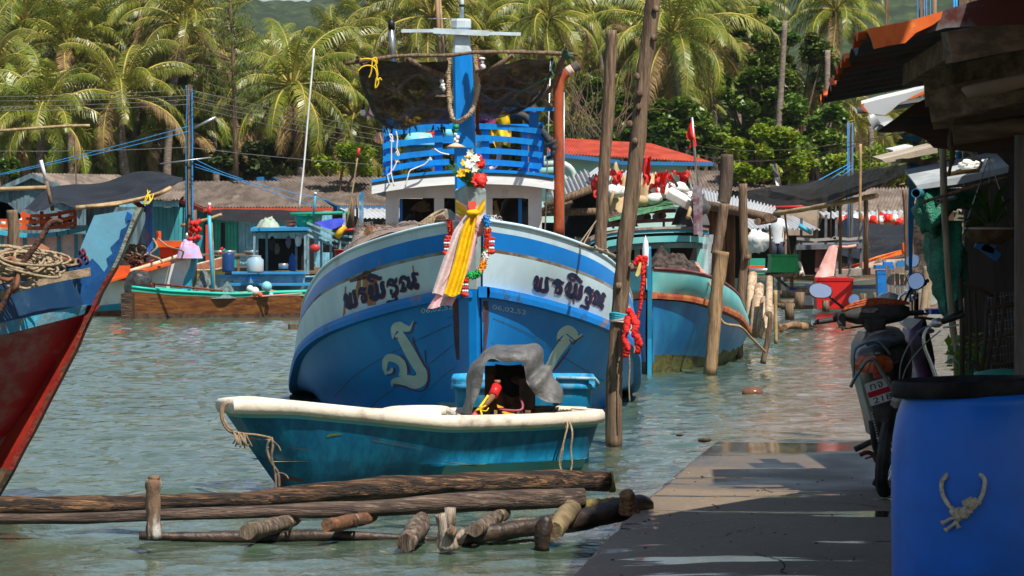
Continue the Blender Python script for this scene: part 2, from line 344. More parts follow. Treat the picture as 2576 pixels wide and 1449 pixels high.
# ---------------------------------------------------------------- vegetation
leaf_palm=M('palm_leaf',(.225,.26,.022),(.07,.115,.014),(.58,.42,.13),sc_=.9,rough=.38,spec=.5,transl=.28,thr=.52,soft=.16,thr3=.66,objvar=.22)
leaf_dry=M('dry_palm_leaf',(.36,.24,.11),(.2,.12,.05),sc_=2,rough=.8,transl=.2)
rachis=M('palm_rib',(.42,.32,.06),(.26,.24,.05),sc_=1,rough=.5)
bark=M('palm_trunk',(.24,.19,.15),(.13,.10,.08),sc_=5,st=(1,1,4),rough=.9,bump=.5)
coco=M('coconut',(.38,.27,.03),(.12,.15,.02),sc_=3,rough=.5)
leaf_bush=M('broad_leaf',(.11,.19,.018),(.045,.09,.012),(.26,.30,.04),sc_=1.2,rough=.4,spec=.5,transl=.25,thr=.5,soft=.14,thr3=.62,objvar=.2)
leaf_lime=M('lime_leaf',(.24,.34,.02),(.10,.17,.012),(.42,.42,.05),sc_=1.2,rough=.4,transl=.3,thr=.5,soft=.14,thr3=.62)
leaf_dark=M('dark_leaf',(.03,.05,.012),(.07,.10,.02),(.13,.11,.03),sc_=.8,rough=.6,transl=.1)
def frond(mb,base,az,el,Lr,rnd,droop,mi=0,wind=0):
    n=13; pts=[]; p=V(base); e=el; a=az
    for i in range(n):
        pts.append(p.copy()); p=p+V((math.cos(a)*math.cos(e),math.sin(a)*math.cos(e),math.sin(e)))*(Lr/(n-1)); e-=droop*(.5+1.4*i/n)/n; a+=wind*math.sin(a)*-.03
    mb.tube(pts,[.045*(1-i/n)+.010 for i in range(n)],4,m=1,cap=False)
    nl=46
    side=V((-math.sin(az),math.cos(az),0)); vs=[];fs=[]
    tw=rnd.uniform(-.5,.5)
    for k in range(nl):
        t=.14+.86*k/nl; q=t*(n-1); i=min(int(q),n-2); b=pts[i].lerp(pts[i+1],q-i); d=(pts[i+1]-pts[i]).normalized()
        ll=Lr*.235*math.sin(math.pi*min(1,.12+t*.86))**.55*rnd.uniform(.85,1.12)
        for s in(-1,1):
            dr=(side*s*(.85+s*tw*.3)+d*.62+V((0,0,-.15+rnd.uniform(-.25,.1)+s*tw*.5))).normalized()
            m1=b+dr*ll*.45; dr2=(dr+V((0,0,-.95-rnd.random()*.8))).normalized(); m2=m1+dr2*ll*.55
            wv=d*(.040); o=len(vs)
            vs+= [b-wv*.5,b+wv*.5,m1+wv*.62,m1-wv*.62,m2]; fs+=[(o,o+1,o+2,o+3),(o+3,o+2,o+4)]
    mb.add(vs,fs,mi,False)
def crown_mesh(seed,nf,Lr,hang=1.0):
    rnd=random.Random(seed); mb=MB()
    for k in range(nf):
        az=k*2.399963+rnd.uniform(-.3,.3); f=k/nf; el=R(84-118*f**.85*hang)+rnd.uniform(-.12,.12)
        frond(mb,V((math.cos(az)*.12,math.sin(az)*.12,.15-f*.35)),az,el,Lr*rnd.uniform(.85,1.1),rnd,R(108)*rnd.uniform(.7,1.35),mi=2 if (f>.84 and rnd.random()<.75) else 0,wind=1)
    return mb
CR=[]
def _protos():
    for i,(nf,Lr,hg) in enumerate([(34,3.7,1),(28,3.4,.9),(36,3.8,1.08),(26,3.5,.8),(32,3.6,1.15)]):
        mb=crown_mesh(11+i,nf,Lr,hg); rnd=random.Random(i)
        me_o=mb.build('crown',[leaf_palm,rachis,leaf_dry],loc=(0,0,0)); me=me_o.data; bpy.data.objects.remove(me_o)
        cb=MB()
        for k in range(9):
            a=rnd.uniform(0,6.28); cb.ball((math.cos(a)*.32,math.sin(a)*.32,-.25-rnd.random()*.5),.13,seg=6)
        co=cb.build('coconuts',coco,loc=(0,0,0)); cm=co.data; bpy.data.objects.remove(co); CR.append((me,cm))
_protos()
def palm(u,v,Y,k,sz=1.,label='',lean=0,tr=.15,base_z=.6,coc=True,base_u=None):
    c=P(u,v,Y); bx=(base_u-1288)/F*Y if base_u is not None else c.x+lean; loc=V((bx,Y,base_z))
    t=thing('palm_tree',loc,label,'palm tree','coconut palms behind the harbour')
    mb=MB(); n=12; pts=[]
    for i in range(n+1):
        f=i/n; pts.append(V((bx,Y,base_z)).lerp(c,f)+V((math.sin(f*math.pi)*(.35*((k*7)%3-1)),0,0)))
    mb.tube(pts,[tr*(1.35-.5*(i/n))*sz for i in range(n+1)],8,cap=False,wob=.12,seed=int(u))
    mb.build('trunk',bark,t)
    me,cm=CR[k%5]; o=bpy.data.objects.new('crown',me); COL.objects.link(o); o.parent=t; o.location=c-loc; o.rotation_euler=(R(((k*37+int(u))%31)-15),R(((k*53+int(v))%27)-15),k*1.37+u*.01); o.scale=(sz,)*3
    if coc:
        q=bpy.data.objects.new('coconut_bunch',cm); COL.objects.link(q); q.parent=t; q.location=c-loc; q.rotation_euler=(0,0,k); q.scale=(sz,)*3; q['kind']='stuff'
    return t
# crown centre u, v, distance, variant, size, label
PALMS=[
(60,55,150,0,1.1,'tall palm with its crown in the top left corner'),
(-20,190,146,1,1.1,'palm at the left picture edge, its crown halfway up the tree belt'),
(165,30,155,2,1.1,'palm at the top of the picture, second crown from the left corner'),
(178,118,148,3,1.0,'palm crown hanging just below the second crown at the top left'),
(108,282,138,0,1.1,'low palm with yellow ribs directly over the gabled blue house'),
(305,238,140,2,1.15,'low palm with broad arching fronds left of the utility pole'),
(240,210,160,1,1,'palm crown between the two low palms left of the utility pole'),
(368,5,150,3,1,'palm with a bare slender trunk under its crown at the top edge'),
(300,110,158,0,1,'palm crown left of the bare slender palm trunk'),
(462,62,145,1,1.05,'palm with an orange nut cluster above the utility pole'),
(520,130,150,2,.95,'palm crown just right of the top of the utility pole'),
(425,190,152,3,1,'palm crown behind the top of the utility pole'),
(20,330,142,3,1,'lowest palm at the left edge above the gabled house'),
(205,330,150,1,.95,'dark low palm behind the first low palm with yellow ribs'),
(420,320,150,0,1,'low palm directly left of the utility pole, above the brown roofs'),
(555,255,152,2,1,'palm crown between the utility pole and the thin bare tree'),
(560,370,155,1,.9,'small low palm above the middle brown roof'),
(735,215,140,0,1.15,'large palm with yellow nut stalks left of the white rod aerial'),
(640,165,165,3,.8,'palm crown below the patch of sky'),
(680,170,158,1,.75,'palm below the forest skyline, over the large yellow stalked palm'),
(850,120,150,2,.85,'wind blown palm directly above the end of the wooden cross pole'),
(800,180,155,3,1,'palm crown behind the left end of the wooden cross pole'),
(930,90,158,1,.85,'palm crown left of the short metal post behind the mast'),
(890,290,148,0,1.05,'low palm left of the black net on the blue boat'),
(1085,40,145,3,1.1,'palm crown directly left of the white mast head'),
(990,20,162,0,1,'palm at the top edge above the short metal post'),
(1160,90,165,2,1.1,'palm hidden behind the white mast head'),
(1270,60,160,1,1,'palm crown above the right arm of the mast'),
(1380,42,145,2,.95,'palm with yellow nuts between the mast and the shorter pole'),
(1345,180,155,0,.9,'palm crown behind the rusty exhaust pipe bend'),
(1440,235,150,3,.85,'small palm right of the rusty exhaust pipe'),
(1493,35,150,1,.85,'palm with a brown husk and thin trunk left of the shorter pole'),
(1600,60,155,0,1.05,'palm crown behind the two tall wooden poles'),
(1690,85,138,2,1.15,'big palm with drooping fronds right of the tall leaning pole'),
(1778,110,142,0,1.1,'big palm with a pale trunk standing over the red flag'),
(1640,250,155,3,.95,'low palm behind the tall leaning pole'),
(1850,30,160,1,1,'palm at the top edge left of the leafy green trees'),
(2102,22,148,1,.95,'palm with a crown hanging over the corner of the rusty roof'),
(2040,250,150,3,.75,'young palm in front of the leafy trees below the rusty roof'),
(2150,300,152,0,.75,'young palm with yellow ribs under the torn roof sheet'),
(2230,330,160,2,.85,'palm crown right of the young palms under the torn roof sheet')]
for i,(u,v,Y,k,s,lb) in enumerate(PALMS):
    palm(u,v,Y,k+i//4,s,lb,lean=((i*53)%7-3)*.35,tr=.14 if u>1300 else .16)
rq=random.Random(77)
for i in range(64):
    u=rq.uniform(-40,960) if i<46 else rq.uniform(960,1800); v=rq.uniform(230 if 560<u<1000 else 120,450) if i<46 else rq.uniform(60,330)
    palm(u,v,rq.uniform(152,164),i,rq.uniform(.85,1.15),'palm crown lost in the dense belt of fronds behind the front palms',tr=.13)['group']='palms deep in the tree belt'
# bare trunks whose crowns are gone
def bare(pts,Y,r,label,name='dead_palm_trunk',cat='tree trunk'):
    mb=MB(); q=[P(u,v,Y) for u,v in pts]; q=curve(q,4); n=len(q); mb.tube(q,[r*(.85+.4*i/n) for i in range(n)],8,wob=.12,seed=int(pts[0][0]))
    return tag(mb.build(name,bark),label,cat,'bare trunks among the trees')
bare([(1975,52),(1966,200),(1957,352)],135,.13,'bare grey trunk with a cut top standing before the leafy trees')
bare([(2082,126),(2080,300),(2083,470)],137,.14,'bare trunk rising below the tip of the rusty roof')
bare([(2190,318),(2192,400),(2192,480)],137,.13,'bare trunk under the white torn roof sheet')
bare([(2050,400),(2068,470)],134,.13,'short leaning trunk left of the bare trunk below the rusty roof')
bare([(2140,310),(2138,480)],140,.09,'thin dark trunk between the two bare trunks at the right')
# trunk row low in the tree belt
def leafclump(mb,c,r,n,rnd,ls,m=0,flat=.75):
    c=V(c)
    for k in range(n):
        d=V((rnd.gauss(0,1),rnd.gauss(0,1),rnd.gauss(0,1))).normalized(); rr=r*rnd.random()**.42
        p=c+V((d.x*rr,d.y*rr,d.z*rr*flat)); x=V((rnd.gauss(0,1),rnd.gauss(0,1),rnd.gauss(0,.5))).normalized(); y=x.cross(V((rnd.gauss(0,.5),rnd.gauss(0,.5),1))).normalized()
        s=ls*rnd.uniform(.6,1.3); mb.add([p-x*s*.5,p+y*s*.32,p+x*s*.6,p-y*s*.32],[(0,1,2,3)],m)
def broad(u,v,Y,wd,ht,label,seed,n=26,ls=.26,lm=leaf_bush,name='leafy_tree',cat='tree',group='trees behind the harbour',base_v=None,per=240):
    rnd=random.Random(seed); c=P(u,v,Y); bz=.6; loc=V((c.x,Y,bz)); t=thing(name,loc,label,cat,group)
    w_=PX(wd,Y)/2; h_=PX(ht,Y)/2; mb=MB(); tb=MB()
    top=[]
    for k in range(n):
        a=rnd.uniform(0,6.28); q=rnd.random()**.5; zz=rnd.uniform(-1,1)
        top.append(c+V((math.cos(a)*q*w_,math.sin(a)*q*w_*.7,zz*h_*math.sqrt(max(.05,1-q*q*.6)))))
    for p in top: leafclump(mb,p,w_*rnd.uniform(.2,.34),per,rnd,ls)
    root=V((c.x,Y,bz)); fork=V((c.x+rnd.uniform(-.3,.3),Y,bz+max(.5,(c.z-bz)*.45)))
    tb.tube([root,root.lerp(fork,.5)+V((.1,0,0)),fork],[.2,.17,.13],7,wob=.15,seed=seed)
    for p in top[::3]: tb.tube(curve([fork,fork.lerp(p,.5)+V((0,0,.25)),p],3),[.09,.08,.07,.06,.05,.04,.02],5)
    tb.build('trunk',wood_grey,t); mb.build('crown',lm,t); return t
broad(1925,90,142,150,150,'leafy green tree at the top behind the bare grey trunk',1,n=24)
broad(2000,170,140,190,190,'leafy green tree filling the gap left of the rusty roof tip',2,n=30)
broad(1900,260,138,190,200,'leafy green tree behind the red flag',3,n=30)
broad(2030,330,136,200,170,'leafy green tree low under the rusty roof tip',4,n=30)
broad(1905,395,130,210,140,'bright green rounded bush right of the red roof',5,n=34,ls=.2,name='bush',cat='bush',group='bushes',per=320,lm=leaf_lime)
broad(1985,430,132,130,100,'bright green bush at the end of the brown roof',6,n=22,ls=.2,name='bush',cat='bush',group='bushes',per=300,lm=leaf_lime)
broad(1720,320,134,200,130,'dark green bush behind the red roof ridge',7,n=24,group='bushes',name='bush',cat='bush')
broad(1580,300,137,190,120,'dark leafy bush behind the two tall poles',8,n=22,group='bushes',name='bush',cat='bush')
broad(1440,330,136,120,90,'yellow green bush right of the rusty exhaust pipe',9,n=18,ls=.2,group='bushes',name='bush',cat='bush',lm=leaf_lime,per=260)
broad(1490,250,142,120,120,'leafy tree left of the shorter pole',10,n=18)
broad(2180,420,134,220,110,'green bush behind the black sunshade on the right',12,n=26,ls=.2,lm=leaf_lime,per=260,group='bushes',name='bush',cat='bush')
broad(2300,360,140,160,190,'leafy tree behind the hanging planks',13,n=20)
broad(20,425,134,60,50,'small green bush left of the gabled blue house',14,n=10,ls=.28,group='bushes',name='bush',cat='bush')
broad(860,405,136,200,70,'low bush above the rear brown roof',15,n=8,ls=.2,group='bushes',name='bush',cat='bush',lm=leaf_lime)
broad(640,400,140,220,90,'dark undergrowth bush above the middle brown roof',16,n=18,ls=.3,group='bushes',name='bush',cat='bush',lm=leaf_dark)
# wispy casuarina
def wispy():
    Y=134; t=thing('casuarina_tree',P(594,450,Y),'thin dark tree with wispy needles left of the large yellow stalked palm','tree'); rnd=random.Random(5)
    tb=MB(); q=[P(a,b,Y) for a,b in((594,455),(592,320),(588,180),(583,60),(578,-10))]; tb.tube(q,[.13,.11,.09,.07,.05],7,wob=.1); mb=MB()
    for k in range(90):
        f=rnd.random(); v=-10+f*300; b=P(585+rnd.uniform(-2,2),v,Y); a=rnd.uniform(0,6.28); l=rnd.uniform(.6,2.2)*(.6+f*.5); e=b+V((math.cos(a)*l,math.sin(a)*l,rnd.uniform(.1,.7)))
        tb.tube([b,e],[.02,.008],4)
        for j in range(34):
            p=b.lerp(e,rnd.uniform(.2,1)); d=V((rnd.gauss(0,.5),rnd.gauss(0,.5),-rnd.uniform(.1,1)))*.42; w_=V((.012,.0,0)); mb.add([p-w_,p+w_,p+d],[(0,1,2)])
    tb.build('trunk',wood_grey,t); mb.build('foliage',leaf_bush,t)
wispy()
# dead twiggy shrub
def twigs(u,v,Y,label,seed):
    rnd=random.Random(seed); mb=MB(); b=P(u,v,Y)
    for k in range(46):
        a=rnd.uniform(-.9,.9); p=b+V((rnd.uniform(-1.2,1.2),rnd.uniform(-.5,.5),0)); pts=[p]; 
        for i in range(6): p=p+V((math.sin(a)*.42,rnd.uniform(-.1,.1),.5*math.cos(a))); a+=rnd.uniform(-.45,.45); pts.append(p)
        mb.tube(pts,[.03,.026,.022,.018,.014,.01,.006],4)
    tag(mb.build('dead_shrub',wood_grey),label,'shrub')
twigs(1490,345,133,'tangle of bare grey twigs right of the rusty exhaust pipe',3)
# shade under and behind the palms, put into the dark leaf colour
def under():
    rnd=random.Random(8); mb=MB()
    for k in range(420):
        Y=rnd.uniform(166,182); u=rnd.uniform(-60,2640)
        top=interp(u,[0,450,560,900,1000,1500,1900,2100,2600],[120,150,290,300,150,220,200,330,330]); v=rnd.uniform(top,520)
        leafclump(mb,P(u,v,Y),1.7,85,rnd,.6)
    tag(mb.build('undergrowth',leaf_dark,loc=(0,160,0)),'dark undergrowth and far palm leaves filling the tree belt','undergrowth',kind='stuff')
under()
# ================================================================ generic builders
def rs(pts,n):                                                         # n+1 evenly spaced points on a smooth curve
    c=curve(pts,12); d=[0]
    for i in range(1,len(c)): d.append(d[-1]+(c[i]-c[i-1]).length)
    out=[]
    for k in range(n+1):
        t=d[-1]*k/n; i=min(int(np.searchsorted(d,t)),len(c)-1)
        if i==0: out.append(c[0].copy()); continue
        f=(t-d[i-1])/max(1e-9,d[i]-d[i-1]); out.append(c[i-1].lerp(c[i],f))
    return out
def sheet(mb,eA,eB,nu=24,nv=12,wr=.03,fq=3,seed=0,sagd=0,m=0):
    A=rs(eA,nu); B=rs(eB,nu); nrm=((A[-1]-A[0]).cross(B[nu//2]-A[nu//2])).normalized()
    def fn(a,b):
        i=round(a*nu); p=A[i].lerp(B[i],b); e=math.sin(math.pi*b)
        return p+nrm*wr*noise.noise(p*fq+V((seed*5.1,0,0)))*(.3+.7*e)-V((0,0,sagd*e*math.sin(math.pi*a)**.5))
    mb.grid(fn,nu,nv,m); return mb
def corr(mb,A,B,C,D,waves,amp,m=0,nv=1,th=.006):                        # corrugated sheet, waves run from A-B side to D-C side
    A,B,C,D=map(V,(A,B,C,D)); n=(B-A).cross(D-A).normalized(); N=waves*6
    for s in(0,-th):
        mb.grid(lambda a,b:(A.lerp(B,a)).lerp(D.lerp(C,a),b)+n*(s+amp*math.sin(a*waves*2*math.pi)),N,nv,m,flip=s<0)
def hull(mb,bow,stern,beam,zb,zm,zs,bands,rake=.35,wl=.5,n=18,transom=.65,full=.42,zlow=-.15,flare=.6,rows=None,thick=.05,deckf=.75,deckm=None,railm=None,railr=.04,bowh=.05):
    """bow/stern: (x,y) at the waterline; zb,zm,zs sheer heights; bands [(fraction,material index)...] from the bottom up"""
    bow=V((bow[0],bow[1],0)); stern=V((stern[0],stern[1],0)); ax=(stern-bow); Ln=ax.length; ax.normalize(); sd=V((-ax.y,ax.x,0))
    rows=rows or [0]+[b[0] for b in bands[1:]]+[1.0]; rr=[]
    for i in range(len(rows)-1): rr+= [rows[i]+(rows[i+1]-rows[i])*k/3 for k in range(3)]
    rr.append(1.0)
    def half(t): 
        b=(1-(1-min(t/full,1))**2.0); tt=max(0,(t-.6)/.4); return max(bowh/beam*2,b*(1-(1-transom)*tt**2))*beam/2
    def sheer(t): return (zm+(zb-zm)*(1-t/.5)**2) if t<.5 else (zm+(zs-zm)*((t-.5)/.5)**2)
    def pt(t,f,s):
        z=zlow+(sheer(t)-zlow)*f; wlt=wl+(1-wl)*min(1,t/.8)*.5; b=half(t)*(wlt+(1-wlt)*f**flare); 
        if t==0: b=bowh/2
        off=-rake*max(0,1-t*2.2)**1.2*f
        return bow+ax*(t*Ln+off)+sd*s*b+V((0,0,z))
    def mi(f):
        r=bands[0][1]
        for a,b in bands:
            if f>=a-1e-6: r=b
        return r
    ts=[(i/n)**1.35 for i in range(n+1)]
    for s in(-1,1):
        rg=[[pt(t,f,s) for f in rr] for t in ts]; mb.rings(rg,0,True,mf=lambda i,j:mi(rr[j]))
        if s<0: pass
    st=[pt(1,f,-1) for f in rr]; st2=[pt(1,f,1) for f in rr]; mb.rings([st,st2],0,False,mf=lambda i,j:mi(rr[j]))
    b0=[pt(0,f,-1) for f in rr]; b1=[pt(0,f,1) for f in rr]; mb.rings([b0,b1],0,False,mf=lambda i,j:mi(rr[j]))
    # inside and deck
    for s in(-1,1):
        mb.rings([[pt(t,1,s),pt(t,1,s)-sd*s*min(thick,half(t)*.8),pt(t,deckf,s)-sd*s*min(thick,half(t)*.8)] for t in ts],deckm if deckm is not None else mi(1),False)
    mb.rings([[pt(t,deckf,-1)+sd*min(thick,half(t)*.8),pt(t,deckf,0),pt(t,deckf,1)-sd*min(thick,half(t)*.8)] for t in ts],deckm if deckm is not None else mi(1),False)
    return pt
def rail(mb,pt,f,r,m=0,n=26,out=.0,t1=1.,t0=0.,sides=(-1,1)):
    for s in sides:
        mb.tube([pt(t0+(t1-t0)*(i/n),f,s)+V((0,0,out)) for i in range(n+1)],r,6,m)
def slab(mb,A,B,C,D,th,m=0):                                            # quad with thickness downwards
    A,B,C,D=map(V,(A,B,C,D)); o=V((0,0,-th)); mb.prism([A,B,C,D],o,m)
def obox(mb,uL,uR,vT,vB,Y,dep,m=0):                                     # upright box whose front face has this picture outline
    a=P(uL,vT,Y); b=P(uR,vB,Y); mb.box(((a.x+b.x)/2,Y+dep/2,(a.z+b.z)/2),(b.x-a.x,dep,a.z-b.z),m=m)
def basket(name,u,v0,v1,w0,w1,Y,mat,label,parent=None,cat='basket'):     # open round tub between rows v0 (rim) and v1 (base)
    mb=MB(); a=P(u,v1,Y); h=PX(v1-v0,Y); r0=PX(w0,Y)/2; r1=PX(w1,Y)/2
    mb.lathe(a,[(0,.01),(r1,0),(r1+(r0-r1)*.5,h*.5),(r0,h*.95),(r0*1.07,h*.95),(r0*1.07,h),(r0*.95,h),(r1*.9,.04),(0,.03)],20)
    return tag(mb.build(name,mat),label,cat)
def pole(name,pts,Y,r,mat,label,cat='pole',group=None,seg=8,wob=.1,Ys=None,taper=1,parent=None,n=4):
    q=[P(u,v,(Ys[i] if Ys else Y)) for i,(u,v) in enumerate(pts)]; q=curve(q,n) if len(q)>2 else [q[0].lerp(q[1],i/6) for i in range(7)]; k=len(q)
    mb=MB(); mb.tube(q,[r*(1+(taper-1)*i/k) for i in range(k)],seg,wob=wob,seed=int(abs(pts[0][0]))); o=mb.build(name,mat,parent)
    return tag(o,label,cat,group)
def lump(mb,c,r,m=0,seed=0,wob=.6,sc3=(1,1,.7),seg=14): mb.ball(c,r,m,seg,wob,seed,sc3)
def heap(mb,c,w,d,h,seed,m=0,n=20,rough_=.35,fq=2.2):                    # draped heap, flat underneath
    c=V(c)
    def fn(a,b):
        th=a*2*math.pi; r=b; x=math.cos(th)*r; y=math.sin(th)*r; e=max(0,1-r**2.6)
        z=h*e*(1-rough_*.5+rough_*noise.noise(V((x*fq+seed,y*fq,seed*2)))*1.6)
        k=1+.18*noise.noise(V((math.cos(th)*1.5,math.sin(th)*1.5,seed)))
        return c+V((x*w/2*k,y*d/2*k,max(0,z)+.03*e*noise.noise(V((x*9,y*9,seed)))*h*4))
    mb.grid(fn,n*2,n,m,True,flip=True); return mb
def rope(name,pts,r,mat,label,cat='rope',group=None,parent=None,n=8):
    mb=MB(); mb.tube(curve(pts,n),r,6); return tag(mb.build(name,mat,parent),label,cat if label else None,group)
# ================================================================ houses on the far shore
roof_fc=M('fibre_cement_roof',(.20,.155,.125),(.11,.085,.07),(.28,.23,.19),sc_=1.6,st=(1,.4,1),rough=.9,bump=.2)
roof_red=M('red_roof_sheet',(.50,.085,.045),(.36,.05,.03),sc_=1.4,rough=.7); roof_zn=M('zinc_roof',(.42,.44,.46),(.30,.22,.17),sc_=.9,st=(1,.3,1),thr=.6,rough=.45)
w_blue=M('blue_grey_wall',(.13,.22,.27),(.07,.10,.12),sc_=1.5,st=(3,3,.5),rough=.8); w_teal=M('teal_wall',(.05,.30,.36),(.03,.2,.24),sc_=1.5,st=(3,3,.5),rough=.8)
w_green=M('green_door_paint',(.02,.36,.26),(.02,.25,.2),sc_=2,rough=.7); w_pale=M('pale_blue_wall',(.20,.48,.62),(.12,.3,.4),sc_=2,rough=.7); w_mint=M('mint_wall',(.42,.66,.62),(.36,.55,.5),sc_=.8,rough=.85)
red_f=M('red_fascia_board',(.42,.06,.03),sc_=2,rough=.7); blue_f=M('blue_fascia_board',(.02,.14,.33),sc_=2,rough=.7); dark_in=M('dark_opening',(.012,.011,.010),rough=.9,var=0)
tan_w=M('bare_cement_wall',(.36,.27,.20),(.26,.19,.14),sc_=2,rough=.95)
def planks_wall(mb,uL,uR,vT,vB,Y,dep,m,wd=9):
    u=uL; k=0
    while u<uR-.5:
        e=min(uR,u+wd); obox(mb,u,e-.7,vT,vB,Y+(.012 if k%2 else 0),dep,m); u=e; k+=1
def house_a():
    Y=128; t=thing('gabled_house',P(80,690,Y),'blue grey wooden house with a front gable at the left edge','house','houses on the far shore')
    ap=P(80,436,Y); l=P(-45,492,Y); r=P(215,497,Y); bk=P(300,440,136); rb=P(430,495,134)
    mb=MB(); corr(mb,r,rb,bk,ap,26,.035); mb.build('roof',roof_fc,t)
    mb=MB(); corr(mb,l,ap,bk+V((-.1,0,-.02)),l+V((2.9,8,0)),14,.03); mb.build('roof',roof_fc,t)
    mb=MB(); off=V((0,.25,-.12)); mb.bar(ap+V((0,-.03,-.08)),l+V((0,-.03,-.08)),.05,.2); mb.bar(ap+V((0,-.033,-.08)),r+V((0,-.033,-.08)),.05,.2); mb.build('barge_board',w_blue,t)
    mb=MB(); u=-44
    while u<212:
        top=interp(u+2,[-45,80,215],[496,442,500]); obox(mb,u,u+4.6,top,695,Y+.3+(.02 if int(u/5)%2 else 0),.1); u+=5
    mb.build('wall',w_blue,t)
house_a()
def house_b():
    Y=129; t=thing('brown_roof_house',P(600,690,Y),'long teal house with a brown roof and red eaves behind the utility pole','house','houses on the far shore')
    eL=P(515,522,Y); eR=P(838,521,Y); rR=P(650,455,134.5); rL=P(352,457,134.5)
    mb=MB(); corr(mb,eL,eR,rR+V((1.6,0,0)),rL,40,.035); mb.build('roof',roof_fc,t)
    mb=MB(); mb.bar(eL+V((0,-.04,-.09)),eR+V((0,-.04,-.09)),.05,.13); mb.bar(rL+V((-.03,-.05,-.12)),eL+V((-.03,-.05,-.12)),.05,.16); mb.build('fascia',red_f,t)
    mb=MB(); planks_wall(mb,522,600,527,690,Y+1.2,.1,0); mb.build('wall',w_teal,t)
    mb=MB(); planks_wall(mb,600,836,527,690,Y+1.2,.1,0); mb.build('wall',w_pale,t)
    mb=MB(); planks_wall(mb,540,596,555,690,Y+1.0,.08,0,8); mb.build('door',w_green,t)
    mb=MB(); obox(mb,556,566,560,690,Y+.96,.05); mb.build('doorway',dark_in,t)
    mb=MB(); mb.bar(P(522,565,Y),P(522,690,Y),.14); mb.build('post',red_f,t)
    mb=MB(); corr(mb,P(376,502,Y),P(452,502,Y),P(470,480,131),P(392,480,131),9,.03); mb.build('porch_roof',roof_fc,t)
    mb=MB(); planks_wall(mb,300,450,505,520,Y+.4,.1,0,10); mb.build('valance',w_pale,t)
    mb=MB(); planks_wall(mb,380,521,522,690,Y+1.6,.1,0,10); mb.build('wall',w_teal,t)
    mb=MB(); planks_wall(mb,185,378,520,690,Y+1.5,.1,0,5); mb.build('wall',w_blue,t)
    mb=MB(); obox(mb,470,512,560,690,Y+1.45,.05); mb.build('door',w_green,t)
house_b()
def house_c():
    Y=133; t=thing('rear_brown_roof_house',P(800,690,Y),'brown roofed house with a dark blue barge board just left of the blue boat','house','houses on the far shore')
    eL=P(853,518,Y); eR=P(1060,518,Y); rL=P(680,442,139); rR=P(1075,447,139)
    mb=MB(); corr(mb,eL,eR,rR,rL,36,.035); mb.build('roof',roof_fc,t)
    mb=MB(); mb.bar(rL+V((-.05,-.05,-.12)),eL+V((-.05,-.05,-.12)),.05,.22); mb.bar(rL+V((-.05,-.05,-.12)),P(646,451,138),.05,.18); mb.bar(eL+V((0,-.04,-.12)),eR+V((0,-.04,-.12)),.05,.2); mb.build('barge_board',blue_f,t)
    mb=MB(); corr(mb,P(905,549,Y-2.4),P(1060,549,Y-2.4),P(1060,524,Y),P(853,524,Y),14,.03); mb.build('awning',roof_zn,t)
    mb=MB(); planks_wall(mb,800,1060,523,690,Y+1.6,.1,0,10); mb.build('wall',w_blue,t)
house_c()
def house_red():
    Y=128; t=thing('red_roof_house',P(1600,600,Y),'mint green building with a red roof behind the two tall poles','house','houses on the far shore')
    eL=P(1350,372,Y-2); eM=P(1560,405,Y); eR=P(1796,409,Y); rL=P(1380,345,Y+3); rM=P(1640,362,Y+4)
    mb=MB(); corr(mb,P(1380,385,Y),eR,rM,rL,54,.03); mb.build('roof',roof_red,t)
    mb=MB(); mb.bar(P(1380,387,Y-.04),P(1560,408,Y-.04),.05,.16); mb.bar(P(1560,410,Y-.04),P(1794,413,Y-.04),.05,.15)
    for i in range(46): 
        u=1562+i*5; mb.prism([P(u,415,Y-.05),P(u+4,415,Y-.05),P(u+2,419,Y-.05)],(0,.03,0))
    mb.build('fascia',blue_f,t)
    mb=MB(); obox(mb,1340,1560,392,690,Y+.9,6); obox(mb,1560,1726,415,690,Y+.95,6); mb.build('wall',w_mint,t)
house_red()
def house_r():
    Y=130; t=thing('low_brown_roof_house',P(1850,600,Y),'low grey brown roof right of the red roof','house','houses on the far shore')
    mb=MB(); corr(mb,P(1735,478,Y-2),P(1990,482,Y-2),P(1885,432,Y+3),P(1728,428,Y+3),26,.03); mb.build('roof',roof_fc,t)
    mb=MB(); obox(mb,1740,1975,484,690,Y+1,.2); mb.build('wall',w_blue,t)
    Y=118; t=thing('tiled_roof_house',P(2200,600,Y),'brown roofed house behind the black sunshade on the right','house','houses on the far shore')
    mb=MB(); corr(mb,P(2110,531,Y),P(2420,531,Y),P(2420,470,Y+5),P(2150,474,Y+5),34,.035); mb.build('roof',roof_fc,t)
    mb=MB(); obox(mb,2120,2400,533,690,Y+1,.2); mb.build('wall',tan_w,t)
    Y=104; t=thing('zinc_roof_shed',P(2120,600,Y),'shed with a flat grey zinc roof under the tiled roof house','shed','tin sheds on the right')
    mb=MB(); corr(mb,P(2075,548,Y),P(2280,549,Y),P(2290,529,Y+3),P(2060,533,Y+3),16,.03); mb.build('roof',roof_zn,t)
    mb=MB(); obox(mb,2060,2190,549,690,Y+.8,.15); mb.build('wall',dark_in,t)
    mb=MB(); obox(mb,1955,2056,528,640,Y+1.5,.4); mb.build('wall',tan_w,t)
    Y=88; t=thing('zinc_roof_stall',P(1960,600,Y),'open stall with a sloping zinc roof right of the thick grey post','shed','tin sheds on the right')
    mb=MB(); corr(mb,P(1880,575,Y),P(2064,577,Y),P(2000,545,Y+3.5),P(1850,540,Y+3.5),15,.03); mb.build('roof',roof_zn,t)
    mb=MB()
    for u in(1886,1975,2050): mb.tube([P(u,578,Y+.2),P(u,720,Y+.2)],.05,6)
    mb.build('post',wood_grey,t)
    mb=MB(); obox(mb,1880,2050,592,690,Y+2.5,.1); mb.build('back_wall',dark_in,t)
house_r()
